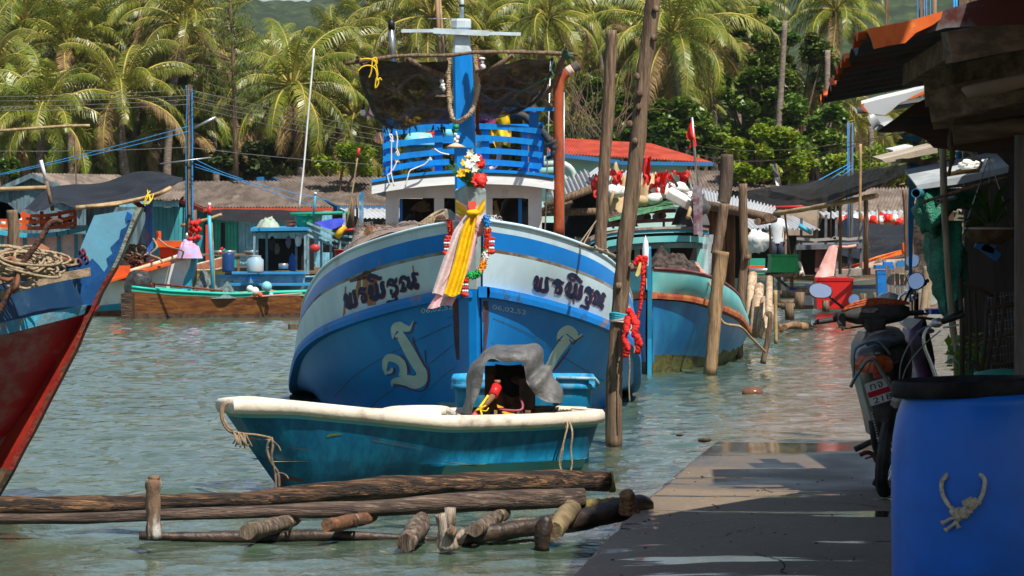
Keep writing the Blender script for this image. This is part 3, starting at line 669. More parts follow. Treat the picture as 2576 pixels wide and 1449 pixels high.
# shore platform under the far houses
mb=MB(); 
for k,(a,b) in enumerate(((-200,560),(562,1250),(1700,2700))): mb.box(((a+b)/2/F*127-1288/F*127,129.5+k*.0,.16),((b-a)/F*127,5,.25))
tag(mb.build('boardwalk',wood_h),kind='structure')
# ================================================================ utility poles and wires
def util():
    Y=98; t=thing('utility_pole',G(484,721),'tall dark utility pole with cables standing in the water at the left','utility pole')
    mb=MB(); mb.tube([P(484,722,Y),P(484,620,Y),P(483,528,Y)],[.15,.14,.14],10,wob=.1); mb.build('lower_post',wood_grey,t)
    mb=MB(); mb.bar(P(479,540,Y-.1),P(478,213,Y-.1),.14,.14); mb.build('pole',wood_grey,t)
    mb=MB(); mb.bar(P(470,700,Y-.02),P(470,216,Y-.02),.09,.09); mb.build('side_pole',dark_in,t)
    for k,du in enumerate((-10,5,6.5)): 
        mb=MB(); mb.tube(curve([P(478+du,215+k*9,Y-.22),P(477+du+3*(k==0),260,Y-.24),P(478+du,330,Y-.22),P(478+du,450,Y-.22),P(479+du,560,Y-.22)],5),.016,5); mb.build('cable',rope_blue,t)
    mb=MB(); mb.tube([P(487,323,Y-.2),P(516,308,Y-.2),P(543,295,Y-.2)],[.03,.045,.05],8); mb.build('lamp_arm',steel,t)
    mb=MB(); mb.tube([P(403,412,Y-.3),P(532,396,Y-.3)],.025,6); mb.build('cross_arm',steel,t)
    mb=MB(); mb.lathe(P(470,595,Y-.2),[(0,-.12),(.05,-.1),(.05,.1),(0,.12)],8); mb.lathe(P(470,690,Y-.2),[(0,-.12),(.05,-.1),(.05,.1),(0,.12)],8); mb.build('insulator',steel,t)
util()
Yw=97.5
for i,(a,b,c,mt) in enumerate([((478,225),(-20,243),None,0),((478,240),(-20,254),None,0),((478,250),(-20,268),None,0),((478,262),(-20,279),None,0),((485,228),(970,328),None,0),((485,243),(970,344),None,0),((485,256),(970,356),None,0),((485,270),(970,372),None,0),((478,370),(-20,380),None,0),((485,372),(970,416),None,0),((476,317),(-20,442),None,1),((476,330),(-20,444),None,1),((490,400),(610,450),None,1),((490,412),(800,520),None,1),((490,420),(830,505),None,1)]):
    YY=Yw; mb=MB(); pa=P(a[0],a[1],YY); pb=P(b[0],b[1],YY+(30 if a[0]>480 and mt==0 else 0)); 
    if a[0]>480 and mt==0: pb=P(b[0],b[1],YY+10)
    mb.tube(sag(pa,pb,.05),.011 if mt else .009,4)
    side='left' if b[0]<0 else 'right'
    if mt==0 and i<8: lb=f"{['uppermost','second','third','lowest'][i%4]} of the four thin wires running {side} from the utility pole head"
    else: lb=['','','','','','','','','single dark wire crossing low in front of the palms left of the pole','single dark wire crossing low in front of the palms right of the pole','upper of the twin blue lines slanting left from the pole','lower of the twin blue lines slanting left from the pole','short blue line slanting right from the pole to the brown roof','lower blue line lying over the middle brown roof','upper blue line lying over the middle brown roof'][i]
    tag(mb.build('wire' if mt==0 else 'blue_line',rope_blue if mt else M('grey_wire'+str(i),(.16,.15,.14))),lb,'wire','wires on the utility pole')
pole('bamboo_rod',[(-10,330),(150,318),(226,316)],95,.045,bamboo,'thin brown rod reaching in from the left edge before the palms','rod')
pole('aerial_rod',[(187,340),(189,395),(193,475)],90,.02,wood_grey,'thin grey aerial standing behind the black awning','aerial',wob=0)
pole('aerial_rod',[(790,122),(776,280),(765,410),(752,530)],80,.022,M('white_rod',(.7,.7,.7),rough=.4),'tall thin white rod aerial rising from the green basket roof','aerial',wob=0)
# ================================================================ left: orange railed boat with its black awning
def boat_white():
    Y=64; bow=G(452,792); t=thing('fishing_boat',bow,'white fishing boat with orange deck and flower wrapped cyan stem at the left','boat','moored fishing boats')
    mb=MB(); w=M('white_hull_paint',(.82,.83,.82),(.5,.48,.44),sc_=5,thr=.66,rough=.5); bt=M('rust_red_bottom',(.16,.05,.03),(.25,.10,.05),sc_=6,rough=.8)
    bx=(bow.x,bow.y-.2); st=P(-260,700,66.5); pt=hull(mb,bx,(st.x,st.y),2.0,1.25,.45,.6,[(0,1),(.26,2),(.40,0),(.93,3)],rake=.35,wl=.45,deckf=.93,deckm=4,n=22,full=.5)
    cream=M('cream_rail',(.66,.58,.42),(.5,.4,.25),sc_=6,rough=.6)
    mb.build('hull',[w,bt,cyan_p,cream,orange_p],t)
    mb=MB(); rail(mb,pt,1.0,.05,n=30,out=.02); mb.build('gunwale',cream,t)
    mb=MB(); b0=pt(0,0,0); b1=pt(0,1,0); mb.bar(b0+V((.02,-.02,0)),b1+V((.10,0,.34)),.10,.16); mb.build('stem',cyan_p,t)
    mb=MB(); top=b1+V((.06,-.1,.2)); rnd=random.Random(3)
    for k in range(26): mb.ball(top+V((rnd.uniform(-.12,.08),rnd.uniform(-.1,.05),rnd.uniform(.05,.42))),.05,0,6,.4,k)
    mb.build('red_flowers',red,t)
    mb=MB(); heap(mb,b1+V((-.08,-.12,-.12)),.5,.3,.42,4); mb.build('ribbon_bundle',M('pink_ribbon',(.7,.3,.4),(.35,.4,.7),sc_=9,thr=.5,rough=.8),t)
    # bow deck block, foredeck seat
    mb=MB(); obox(mb,393,404,581,612,63.6,.1); obox(mb,392,470,606,622,63.3,.9); obox(mb,402,445,622,650,63.6,.5); obox(mb,283,326,668,706,62.8,.1); mb.build('deck_block',orange_p,t)
    mb=MB(); 
    a=P(265,718,62.6); slab(mb,P(262,708,62.6),P(430,660,62.8),P(380,635,66),P(262,652,67),.05); mb.build('foredeck',orange_p,t)
    mb=MB(); obox(mb,366,376,512,642,63.9,.12); obox(mb,376.5,384,505,644,63.9,.12); mb.build('samson_post',M('blue_post',(.02,.13,.42),(.25,.12,.08),sc_=6,thr=.6,rough=.5),t)
    mb=MB(); mb.bar(P(340,508,64.2),P(370,530,64.0),.08); mb.build('brace',rust,t)
    # deck house with panels
    mb=MB(); obox(mb,-40,212,588,670,66,1.3); mb.build('cabin_wall',white_p,t)
    for u in(0,17,57,100,143,187,208):
        mb=MB(); obox(mb,u,u+(9 if u!=187 else 8),590,655,65.96,.05); mb.build('cabin_post',cyan_p,t)
    mb=MB(); obox(mb,-40,215,650,664,65.93,.05); 
    mb.build('cabin_sill',cyan_p,t)
    mb=MB(); A=[P(-40,578,65.5),P(60,592,65.4),P(150,588,65.4),P(220,572,65.6)]; 
    for p,q in zip(rs(A,10)[:-1],rs(A,10)[1:]): mb.bar(p,q,.25,.09)
    mb.build('cabin_roof_edge',cyan_p,t)
    mb=MB(); slab(mb,P(-40,574,65.5),P(218,570,65.6),P(218,566,67.5),P(-40,570,67.5),.04); mb.build('cabin_roof',M('peeling_cream_edge',(.5,.45,.36),(.3,.2,.12),sc_=8,rough=.8),t)
    for k,(v0,v1) in enumerate(((537,532),(553,548),(569,563))):
        mb=MB(); q=rs([P(-20,v0-4,65.7),P(60,v0+5,65.5),P(130,v0+4,65.5),P(192,v1-4,65.7)],12)
        for a,b in zip(q[:-1],q[1:]): mb.bar(a,b,.03,.07)
        mb.build('rail_board',orange_p,t)
    for u in(14,55,100,145,184):
        mb=MB(); obox(mb,u,u+9,531,572,65.74,.05); mb.build('rail_post',orange_p,t)
    mb=MB()
    for k in range(16): mb.ball(P(10+k*11,560-(k*7)%12,66.3),.07,k%4,8,.3,k)
    for u,c in((65,0),(118,1),(136,2)): mb.box(P(u,560,66.4),(.2,.2,.16),m=c)
    mb.build('stored_floats',[white_p,M('float_teal',(.2,.5,.5),rough=.5),orange_p,blackm],t)
    # rope coils on deck
    mb=MB(); rnd=random.Random(2)
    for k in range(34):
        c=P(335+rnd.uniform(-22,22),650-rnd.uniform(-14,24),64+rnd.uniform(-.4,.4)); r=rnd.uniform(.1,.2); n=V((rnd.gauss(0,.6),rnd.gauss(0,.6)-.4,1)).normalized(); x=n.cross(V((1,0,0))).normalized(); y=n.cross(x)
        mb.tube([c+x*math.cos(a)*r+y*math.sin(a)*r for a in[i*.7 for i in range(9)]],.016,5,closed=True,m=0 if k<24 else 1)
    mb.build('rope_coil',[rope_dark,rope_m],t)
    mb=MB(); q=curve([P(398,600,63.2),P(420,618,63),P(440,625,62.9),P(460,632,62.4),P(474,650,70),P(482,665,97.6)],6); mb.tube(q,.02,5); mb.tube(curve([P(385,600,63),P(395,622,62.8),P(378,640,62.8),P(400,650,62.7),P(410,662,62.7)],5),.02,5); mb.build('mooring_rope',rope_m,t)
    return t
boat_white()
def awning():
    t=thing('awning',P(270,520,64),'sagging black sunshade over the orange railed boat','awning')
    mb=MB(); sheet(mb,[P(60,527,67),P(130,471,67),P(260,459,67.3),P(335,433,67.5),P(400,433,67.3),P(461,447,66.6)],[P(112,527,62.6),P(150,508,62.6),P(190,522,62.6),P(280,511,62.8),P(370,496,63),P(458,452,63.6)],44,14,.10,2.2,1,sagd=.10); mb.build('cloth',tarp_black,t)
    mb=MB(); mb.tube(rs([P(190,523,62.5),P(290,512,62.7),P(380,495,62.9),P(430,472,63.1)],12),.045,8,wob=.15); mb.tube(rs([P(215,520,62.45),P(300,513,62.6),P(410,482,62.9)],8),.03,6,wob=.15); mb.build('bamboo_pole',bamboo,t)
    mb=MB(); mb.tube(rs([P(-20,477,63),P(60,474,63),P(117,472,63)],6),.045,8); mb.build('bamboo_pole',bamboo,t)
    mb=MB(); mb.tube([P(103,403,63.2),P(116,455,63.2)],.035,8); mb.tube([P(116,455,63.2),P(133,530,63.3)],.04,8,m=1); mb.build('prop_post',[white_p,wood_grey],t)
    mb=MB(); rnd=random.Random(4)
    for k in range(5): mb.tube(curve([P(380+rnd.uniform(-14,8),480+rnd.uniform(-3,10),62.7),P(374+rnd.uniform(-10,8),500+rnd.uniform(-6,10),62.6),P(364+rnd.uniform(-4,6),515,62.6)],4),.012,5)
    mb.build('lashing',rope_yel,t)
awning()
pole('mooring_post',[(31,528),(34,580),(35,645)],55,.10,wood_grey,'short pale post with a bent top in front of the orange railed boat','post',wob=.15)
# stub with folded thatch at the left edge
mb=MB(); slab(mb,P(-20,500,60),P(20,512,60),P(52,540,60),P(-20,540,60),.08); tag(mb.build('board_stack',wood_h),'slanting brown boards at the left edge behind the pale post','panel')
# ---------------------------------------------------------------- yellow edged skiff
def skiff():
    b=G(560,712); t=thing('wooden_skiff',b,'small cream and yellow wooden skiff behind the utility pole','boat','moored fishing boats')
    mb=MB(); s=P(380,700,97); cream=M('cream_wood_hull',(.55,.47,.32),(.3,.22,.12),sc_=5,rough=.7); yl=M('yellow_stripe',(.62,.42,.03),sc_=5,rough=.6); br=M('brown_inside',(.32,.13,.08),(.2,.08,.05),sc_=5,rough=.8); gr=M('dark_green_bottom',(.04,.08,.05),rough=.8)
    pt=hull(mb,(b.x,b.y),(s.x,s.y),1.5,.86,.48,.5,[(0,3),(.22,0),(.72,1),(.84,0)],rake=.3,deckf=.6,deckm=2,n=16); mb.build('hull',[cream,yl,br,gr],t)
    mb=MB(); rail(mb,pt,1,.03); mb.build('gunwale',cream,t); mb=MB(); mb.bar(pt(.35,.9,-1),pt(.35,.9,1),.2,.04); mb.bar(pt(.65,.9,-1),pt(.65,.9,1),.2,.04); mb.build('thwart',br,t)
    mb=MB(); rnd=random.Random(1)
    for k in range(12): mb.ball(pt(0,1,0)+V((rnd.uniform(-.15,.05),0,rnd.uniform(-.05,.3))),.05,k%2,6,.3,k)
    mb.build('bow_flowers',[red,green_p],t)
skiff()
# ---------------------------------------------------------------- brown longtail
def longtail():
    Y=61; p=G(306,801); t=thing('longtail_boat',p,'long low brown wooden boat with a green edge and covered engine','boat','moored fishing boats')
    br=M('varnished_brown_hull',(.17,.066,.018),(.09,.03,.012),(.28,.13,.04),sc_=4,st=(.4,1,3),rough=.45,bump=.2); gg=M('turquoise_edge',(.02,.42,.32),sc_=6,rough=.5); low=M('dark_waterline',(.05,.028,.02),(.1,.06,.04),sc_=8,rough=.6)
    mb=MB(); a=G(330,800); e=P(1010,760,64); Ls=[]
    def pt(f,h,s):      # f along, h 0..1 up, s side
        u=329+(960-329)*f; Yc=61+2.6*f; sh=interp(f,[0,.15,.4,.7,1],[.585,.50,.43,.46,.7]); bm=interp(f,[0,.25,.6,1],[.85,1.15,1.1,.1])*.5
        z=-.12+(sh+.12)*h; x=(u-1288)/F*(Yc)+(-.14*(1-h) if f==0 else 0)*0; return V((x,Yc+.55+s*bm*(.82+.18*h),z))
    rr=[0,.3,.5,.75,.9,1]; fs_=[i/24 for i in range(25)]
    for s in(-1,1): mb.rings([[pt(f,h,s) for h in rr] for f in fs_],0,True,mf=lambda i,j:(2 if j==0 else (1 if j==4 else 0)))
    mb.rings([[pt(0,h,s) for h in rr] for s in(-1,1)],0,False,mf=lambda i,j:(2 if j==0 else 0))
    for s in(-1,1): mb.rings([[pt(f,1,s),pt(f,1,s)-V((0,s*.05,0)),pt(f,.55,s)-V((0,s*.05,0))] for f in fs_],3,False)
    mb.rings([[pt(f,.55,-1),pt(f,.55,1)] for f in fs_],3,False); mb.build('hull',[br,gg,low,orange_p],t)
    mb=MB(); mb.box(G(316,801)+V((0,.55,.22)),(.22,.75,.5)); mb.build('transom_block',wood_log,t)
    mb=MB(); 
    for s in(-1,1): mb.tube([pt(f,1,s)+V((0,0,.01)) for f in fs_],.028,6)
    mb.build('gunwale',gg,t)
    mb=MB(); c=P(349,748,61.6); rg=[]
    for i,(w,h) in enumerate(((.26,0),(.27,.2),(.25,.38),(.20,.46),(.10,.50),(.01,.505))):
        rg.append([c+V((math.cos(a)*w*(1+.14*noise.noise(V((math.cos(a)*2,i*.6,1)))),math.sin(a)*w*.9*(1+.14*noise.noise(V((i*.7,math.sin(a)*2,5)))),h+.03*math.sin(a*3))) for a in[k*math.pi/10 for k in range(20)]])
    mb.rings(rg,0,True,close=True); mb.build('engine_cover',M('wrinkled_black_rubber',(.02,.02,.022),(.06,.06,.06),sc_=6,rough=.35,bump=.9,bs=14),t)
    mb=MB(); mb.tube([P(384,713,61.3),P(560,732,60.9)],.022,6); mb.tube([P(384,713,61.3),P(390,750,61.5)],.04,6); mb.build('propeller_shaft',rust,t)
    mb=MB(); heap(mb,P(528,750,62.2),1.15,.7,.38,3,rough_=.6); mb.build('net_heap',M('pale_green_net',(.13,.22,.21),(.07,.06,.07),(.3,.22,.16),sc_=9,rough=.9,bump=.8,bs=80),t)
    mb=MB(); heap(mb,P(452,750,62.3),.4,.4,.12,7,rough_=.8); heap(mb,P(690,747,62.9),.9,.4,.12,9,rough_=.9); mb.build('rope_heap',rope_m,t)
    for k,(u,v,r,c) in enumerate(((629,727,.075,0),(641,733,.09,0),(640,742,.06,1),(671,721,.105,2),(655,742,.06,1),(682,742,.05,2),(625,742,.06,3))):
        mb=MB(); mb.ball(P(u,v,62.3),r,0,12); mb.build('buoy',[[M('white_buoy',(.6,.6,.58),rough=.5),orange_p,M('pale_teal_buoy',(.2,.5,.55),rough=.4),redp][c]],t)
    mb=MB(); mb.tube([P(568,742,62.1),P(650,746,62.3),P(760,738,62)],.02,6); mb.tube([P(600,735,62.4),P(770,744,62.9)],.015,6); mb.build('spar',M('pink_spar',(.5,.22,.18),rough=.6),t)
    mb=MB(); mb.tube([P(526,535,61.9),P(531,640,61.9),P(537,750,61.9)],.035,8); mb.tube([P(527,518,61.9),P(527,540,61.9)],.045,8,m=1); mb.tube([P(527,510,61.9),P(527,519,61.9)],.03,8,m=2); mb.build('marker_pole',[cyan_p,redp,white_p],t)
    mb=MB(); mb.tube(rs([P(533,560,62.2),P(537,640,62.2),P(541,752,62.2)],6),.014,6); mb.build('bamboo_stick',bamboo,t)
    mb=MB(); mb.box(P(402,742,62.1),(.2,.2,.1)); mb.build('orange_box',orange_p,t)
longtail()
pole('mooring_stub',[(738,814),(738,836)],55,.09,wood_grey,'tiny wooden stub sticking out of open water left of the blue boat','post')
# ---------------------------------------------------------------- grey blue cabin boat
def cabinboat():
    Y=83; t=thing('cabin_boat',G(700,745),'low grey blue boat with a green ceilinged cabin and baskets on its roof','boat','moored fishing boats')
    gb=M('grey_blue_paint',(.20,.33,.38),(.12,.2,.25),sc_=4,rough=.6); bl=M('bright_blue_trim',(.03,.22,.45),sc_=5,rough=.5); gc=M('green_ceiling',(.06,.26,.18),rough=.6)
    mb=MB(); s=P(583,740,83); b=P(1000,740,86); pt=hull(mb,(b.x,b.y),(s.x,s.y),2.0,.9,.48,.55,[(0,0),(.86,1)],rake=.3,deckf=.7,deckm=0,n=16,transom=.95); mb.build('hull',[gb,bl],t)
    mb=MB(); slab(mb,P(583,685,82.2),P(768,685,82.2),P(768,683,83),P(583,683,83),.05); obox(mb,590,765,690,712,82.4,.5); slab(mb,P(577,713,81.8),P(790,713,81.8),P(790,711,82.6),P(577,711,82.6),.06); mb.build('stern_deck',[bl],t)
    mb=MB(); obox(mb,588,766,691,711,82.36,.03); mb.build('deck_panel',gb,t)
    mb=MB(); slab(mb,P(630,574,82.4),P(775,572,82.4),P(782,568,84.6),P(640,570,84.6),.08); mb.build('cabin_roof',bl,t)
    mb=MB(); slab(mb,P(634,584,82.6),P(772,582,82.6),P(778,579,84.4),P(644,580,84.4),.03); mb.build('ceiling',gc,t)
    for u,v0,v1,dY in((640,580,686,0),(671,586,686,1.5),(768,585,690,0),(775,582,690,1.7),(745,590,690,1.8)):
        mb=MB(); mb.bar(P(u,v0,82.5+dY),P(u,v1,82.5+dY),.06,.06); mb.build('cabin_post',gb,t)
    mb=MB(); obox(mb,650,790,600,680,84.6,.05); mb.build('back_wall',dark_in,t)
    mb=MB(); q=[P(772,560,82.6),P(800,572,82.7),P(850,592,83),P(900,596,83.2)]; 
    for v0 in(0,16,30):
        r_=rs([p-V((0,0,PX(v0,83))) for p in q],8)
        for a,b2 in zip(r_[:-1],r_[1:]): mb.bar(a,b2,.05,.06)
    mb.build('side_rail',gb,t)
    for u,v0,v1 in((808,600,690),(832,604,690),(855,606,690)):
        mb=MB(); mb.bar(P(u,v0,82.9),P(u,v1,82.9),.06,.06); mb.build('cabin_post',gb,t)
    mb=MB(); obox(mb,812,852,607,635,83.0,.03); mb.build('window',M('dark_glass',(.03,.03,.035),rough=.1),t)
    # stuff in the cabin
    mb=MB(); mb.ball(P(792,624,82.3),.14,0,12,0,0,(1,.5,.75)); mb.build('red_float',redp,t)
    mb=MB(); lump(mb,P(750,605,82.7),.11,0,2,.3,(.8,.5,1.3)); mb.build('plastic_bag',M('white_bag',(.6,.6,.6),rough=.6),t)
    mb=MB(); mb.lathe(P(713,676,82.9),[(0,0),(.12,0),(.13,.12),(.11,.14),(0,.14)],14); mb.build('cooking_pot',steel,t)
    mb=MB()
    for u,v,r,m in((685,612,.12,0),(697,625,.1,1),(735,665,.14,2),(726,610,.1,3)): mb.ball(P(u,v,83.6),r,m,8,.5,int(u),(.7,.5,1.6))
    mb.build('hanging_clothes',[blackm,rope_dark,M('blue_cloth',(.03,.12,.45),rough=.8),M('violet_cloth',(.2,.15,.25),rough=.8)],t)
    # marker flags leaning
    mb=MB(); mb.tube(rs([P(870,570,82.5),P(885,490,82.5),P(900,392,82.5)],6),.022,6); mb.tube([P(899,395,82.5),P(904,372,82.5)],.04,6,m=1); mb.tube([P(846,597,82.4),P(866,568,82.4)],.09,8,m=2); mb.tube([P(870,579,82.3),P(900,576,82.4)],.04,6,m=1); mb.build('marker_float_pole',[bamboo,redp,M('yellow_float',(.75,.42,.02),(.7,.15,.02),sc_=3,thr=.6,rough=.5)],t)
    mb=MB(); mb.tube([P(793,488,82.6),P(788,545,82.7)],.028,8); mb.tube([P(794,484,82.6),P(793,489,82.6)],.04,8,m=1); mb.build('roof_rod',[cyan_p,white_p],t)
    mb=MB(); mb.bar(P(909,484,82.4),P(909,568,82.4),.11,.11); mb.bar(P(866,535,82.5),P(866,575,82.5),.08,.08); mb.build('blue_post',M('blue_post_paint',(.03,.16,.35),(.3,.4,.4),sc_=4,thr=.55,rough=.6),t)
    mb=MB(); mb.tube([P(886,500,82.6),P(886,570,82.6)],.06,8); mb.tube([P(899,495,82.7),P(898,570,82.7)],.03,6); mb.build('grey_stick',wood_grey,t)
    mb=MB(); sheet(mb,[P(790,560,82.5),P(830,552,82.5),P(868,548,82.5)],[P(822,575,82.3),P(835,577,82.3),P(862,566,82.3)],10,5,.05,4,2); mb.build('blue_tarp',M('blue_tarp',(.03,.05,.42),rough=.6),t)
    mb=MB(); mb.tube([P(730,539,83),P(880,535,83)],.05,8); mb.build('green_pole',green_p,t)
    mb=MB(); heap(mb,P(676,572,83.3),.65,.5,.28,6); mb.build('net_bundle',M('wrapped_green_net',(.22,.36,.28),(.4,.4,.33),sc_=8,rough=.6),t)
cabinboat()
gbk=M('green_basket_plastic',(.01,.32,.17),(.01,.2,.11),sc_=30,rough=.5)
basket('green_basket',768,541,572,56,40,83.2,gbk,'round green plastic basket on the cabin boat roof')
basket('orange_basket',731,556,572,26,20,83.6,M('orange_basket_plastic',(.45,.13,.07),sc_=20,rough=.6),'small orange basket beside the round green basket')
mb=MB(); mb.lathe(G(642,0+745)*0+P(642,686,81.6),[(0,0),(.2,0),(.215,.05),(.215,.33),(.15,.39),(.15,.43),(.16,.44),(0,.45)],18); tag(mb.build('milk_can',M('pale_blue_can',(.25,.42,.55),(.4,.4,.4),sc_=4,rough=.4)),'pale blue metal milk can on the stern of the cabin boat','can')
mb=MB(); mb.lathe(P(574,684,92),[(0,0),(.17,0),(.18,.05),(.18,.5),(.16,.55),(0,.56)],16); tag(mb.build('plastic_drum',M('dark_blue_drum',(.01,.05,.17),rough=.4)),'dark blue drum before the green doors of the far house','drum')
mb=MB(); sheet(mb,[P(530,528,126),P(600,526,126),P(740,530,126)],[P(535,552,124.6),P(640,560,124.6),P(742,554,124.6)],24,6,.12,1.5,3,sagd=.1); tag(mb.build('shade_net',tarp_black),'strip of black shade net under the red eaves','shade net')
pole('bamboo_rail',[(455,568),(520,552),(558,539)],101,.05,bamboo,'bamboo rail sloping up right behind the utility pole','pole')
basket('red_tub',868,627,700,52,46,44,redp,'red plastic tub beside the bulwark of the blue boat',cat='tub')
def fence_frame():
    t=thing('fish_drying_table',P(510,640,110),'dark shelves and pans under the house with the red eaves','table')
    mb=MB(); slab(mb,P(460,640,110),P(640,640,110),P(640,638,111),P(460,638,111),.06)
    for u in(465,540,600,636): mb.bar(P(u,640,110.1),P(u,690,110.1),.08)
    mb.build('frame',wood_grey,t); mb=MB()
    for u in(552,575,633): mb.lathe(P(u,639,110.2),[(0,0),(.2,0),(.28,.12),(.26,.12),(0,.02)],12)
    mb.build('pan',steel,t)
fence_frame()
# ================================================================ bluff bowed hulls seen from ahead
def bow_hull(x0,y0,slope,bs,zg,zr,A,bg,br,bm,bw,bot,bands,nst=44,railw=.05,rail_h=.085,rakef=.35,post_w=.06):
    """returns mesh data for both sides; bands: list of (t from gunwale to rail, material)"""
    ax=V((slope,1,0)).normalized(); sd=V((ax.y,-ax.x,0))
    def line(b,z): return rs_param([V((A[i],b[i]*bs,z[i])) for i in range(len(A))],nst)
    G_=line(bg,zg); RT=line(br,zr); RB=[V((p.x,p.y-.012,p.z-rail_h)) for p in RT]
    M1=line(bm,[zr[i]*.48-.02 for i in range(len(A))]); W1=line([ (bm[i]*.35+bw[i]*.65) for i in range(len(A))],[zr[i]*.20 for i in range(len(A))]); W0=line(bw,[0]*len(A)); B0=line([b*.8 for b in bw],[-.3]*len(A))
    def pos(q,s):
        y=q.x-rakef*max(0,q.z)/1.7*math.exp(-q.x*1.2)
        return V((x0,y0,0))+ax*y+sd*s*max(q.y,post_w*.5)+V((0,0,q.z))
    return ax,sd,G_,RT,RB,M1,W1,W0,B0,pos
def rs_param(pts,n):
    c=curve(pts,12); return [c[min(len(c)-1,round(((i/n)**1.3)*(len(c)-1)))] for i in range(n+1)]
AA=[0,.25,.6,1.1,1.8,2.6,3.6,5,7,10,12]
BG=[.06,.42,.78,1.08,1.32,1.48,1.55,1.6,1.6,1.5,1.3]; BR=[.06,.30,.62,1.0,1.3,1.5,1.6,1.68,1.65,1.5,1.3]
BM=[.06,.19,.41,.74,1.08,1.34,1.5,1.57,1.55,1.4,1.2]; BW=[.05,.10,.24,.50,.85,1.15,1.35,1.45,1.45,1.3,1.1]
def make_bow_boat(t,x0,y0,slope,bs,zg,zr,mats,bands,stripe=None,rakef=.35,railr=1.,names=('hull',),deckz=.35):
    """mats: hull colour below rail, stripe, rail; then bulwark band colours"""
    ax,sd,G_,RT,RB,M1,W1,W0,B0,pos=bow_hull(x0,y0,slope,bs,zg,zr,AA,BG,BR,BM,BW,None,None)
    n=len(G_)
    # bulwark
    mb=MB(); ts=sorted(set([0]+[b[0] for b in bands]+[1]+[.3,.6,.8]))
    def bmat(tt):
        r=bands[0][1]
        for a,b in bands:
            if tt>=a-1e-6: r=b
        return r
    for s in(-1,1):
        rg=[]
        for i in range(n):
            g,r=G_[i],RT[i]; rg.append([pos(g.lerp(r,q)+V((0,.035*math.sin(math.pi*q)*min(1,g.x*2),0)),s) for q in ts])
        mb.rings(rg,0,True,mf=lambda i,j:bmat(ts[j]))
    bul=mb; ob=mb.build('bulwark',mats,t)
    mb=MB()                                                             # inner face and cap
    for s in(-1,1):
        rg=[[pos(G_[i]+V((0,.012,.012)),s),pos(G_[i]+V((0,-.05,.012)),s),pos(G_[i]+V((0,-.20,-deckz)),s)] for i in range(n)]
        mb.rings(rg,0,False)
    mb.rings([[pos(V((G_[i].x,max(.01,G_[i].y-.20),G_[i].z-deckz)),-1),pos(V((G_[i].x,max(.01,G_[i].y-.20),G_[i].z-deckz)),1)] for i in range(1,n)],1,False)
    for s in(-1,1): mb.tube([pos(G_[i]+V((0,.005,.0)),s) for i in range(1,n)],.016,6,m=2)
    mb.build('gunwale',[mats[bands[0][1]],wood_h,mats[bands[0][1]]],t)
    # rub rail
    mb=MB(); 
    for s in(-1,1):
        rg=[]
        for i in range(n):
            r=RT[i]; o=.055*railr; h=.09*railr; rg.append([pos(r+V((0,-.03,.0)),s),pos(r+V((0,o,-.004)),s),pos(r+V((0,o+.006,-h*.5)),s),pos(r+V((0,o,-h)),s),pos(r+V((0,-.03,-h)),s)])
        mb.rings(rg,0,False)
    for s in(-1,1): mb.box(pos(V((0,.06,RT[0].z-.045*railr)),s)+V((0,-.01,0)),(.07,.10,.092*railr))
    mb.build('rub_rail',mats[2],t)
    mb=MB()
    for s in(-1,1):
        rg=[[pos(q[i]+V((0,0,0)),s) for q in(RB,M1,W1,W0,B0)] for i in range(n)]
        # smooth section with extra rows
        rg=[rs(r,14) for r in rg]
        def mfn(i,j,rg=rg):
            return 1 if stripe and stripe(rg[i][j]) else 0
        mb.rings(rg,0,True,mf=mfn)
    tr=[pos(q[n-1],-1) for q in(G_,RT,M1,W0,B0)]; tr2=[pos(q[n-1],1) for q in(G_,RT,M1,W0,B0)]; mb.rings([tr,tr2],0,False)
    hullmb=mb; mb.build('hull',mats,t)
    vs=[V(p) for p in bul.v]; fs=list(bul.f); o=len(vs); vs+=[V(p) for p in hullmb.v]; fs+=[tuple(i+o for i in f) for f in hullmb.f]
    bvh=BVHTree.FromPolygons(vs,fs)
    return pos,G_,RT,bvh,ax,sd
EYE=V((0,0,H))
def onto(bvh,u,v,off):
    d=(P(u,v,10)-EYE).normalized(); h,nr,_,_=bvh.ray_cast(EYE,d)
    if h is None: return None
    if nr.dot(d)>0: nr=-nr
    return h+nr*off
def strokes(name,lst,bvh,mat,parent,off=.004,step=3.0):                  # painted strokes (u,v,width) laid on a curved hull
    mb=MB()
    for st in lst:
        c=curve([V(p) for p in st],6 if step>1 else 3); rowL=[];rowR=[]
        for i,p in enumerate(c):
            d=(c[min(i+1,len(c)-1)]-c[max(i-1,0)]); d=V((d.x,d.y,0)); 
            if d.length<1e-6: continue
            d.normalize(); nx,ny=-d.y,d.x; w_=abs(p.z)/2
            row=[onto(bvh,p.x+nx*w_*k,p.y+ny*w_*k,off) for k in(-1,-.5,0,.5,1)]
            if any(q is None for q in row): continue
            rowL.append(row)
        if len(rowL)>1: mb.rings(rowL,0,False)
    if mb.v: return mb.build(name,mat,parent)
def text_mesh(s,font=None):
    cu=bpy.data.curves.new('t','FONT'); cu.body=s; cu.size=1; cu.fill_mode='BOTH' if hasattr(cu,'fill_mode') else cu.fill_mode; o=bpy.data.objects.new('t',cu); COL.objects.link(o)
    dg=bpy.context.evaluated_depsgraph_get(); me=bpy.data.meshes.new_from_object(o.evaluated_get(dg)); vs=[v.co.copy() for v in me.vertices]; fs=[tuple(p.vertices) for p in me.polygons]
    bpy.data.objects.remove(o); bpy.data.meshes.remove(me); return vs,fs
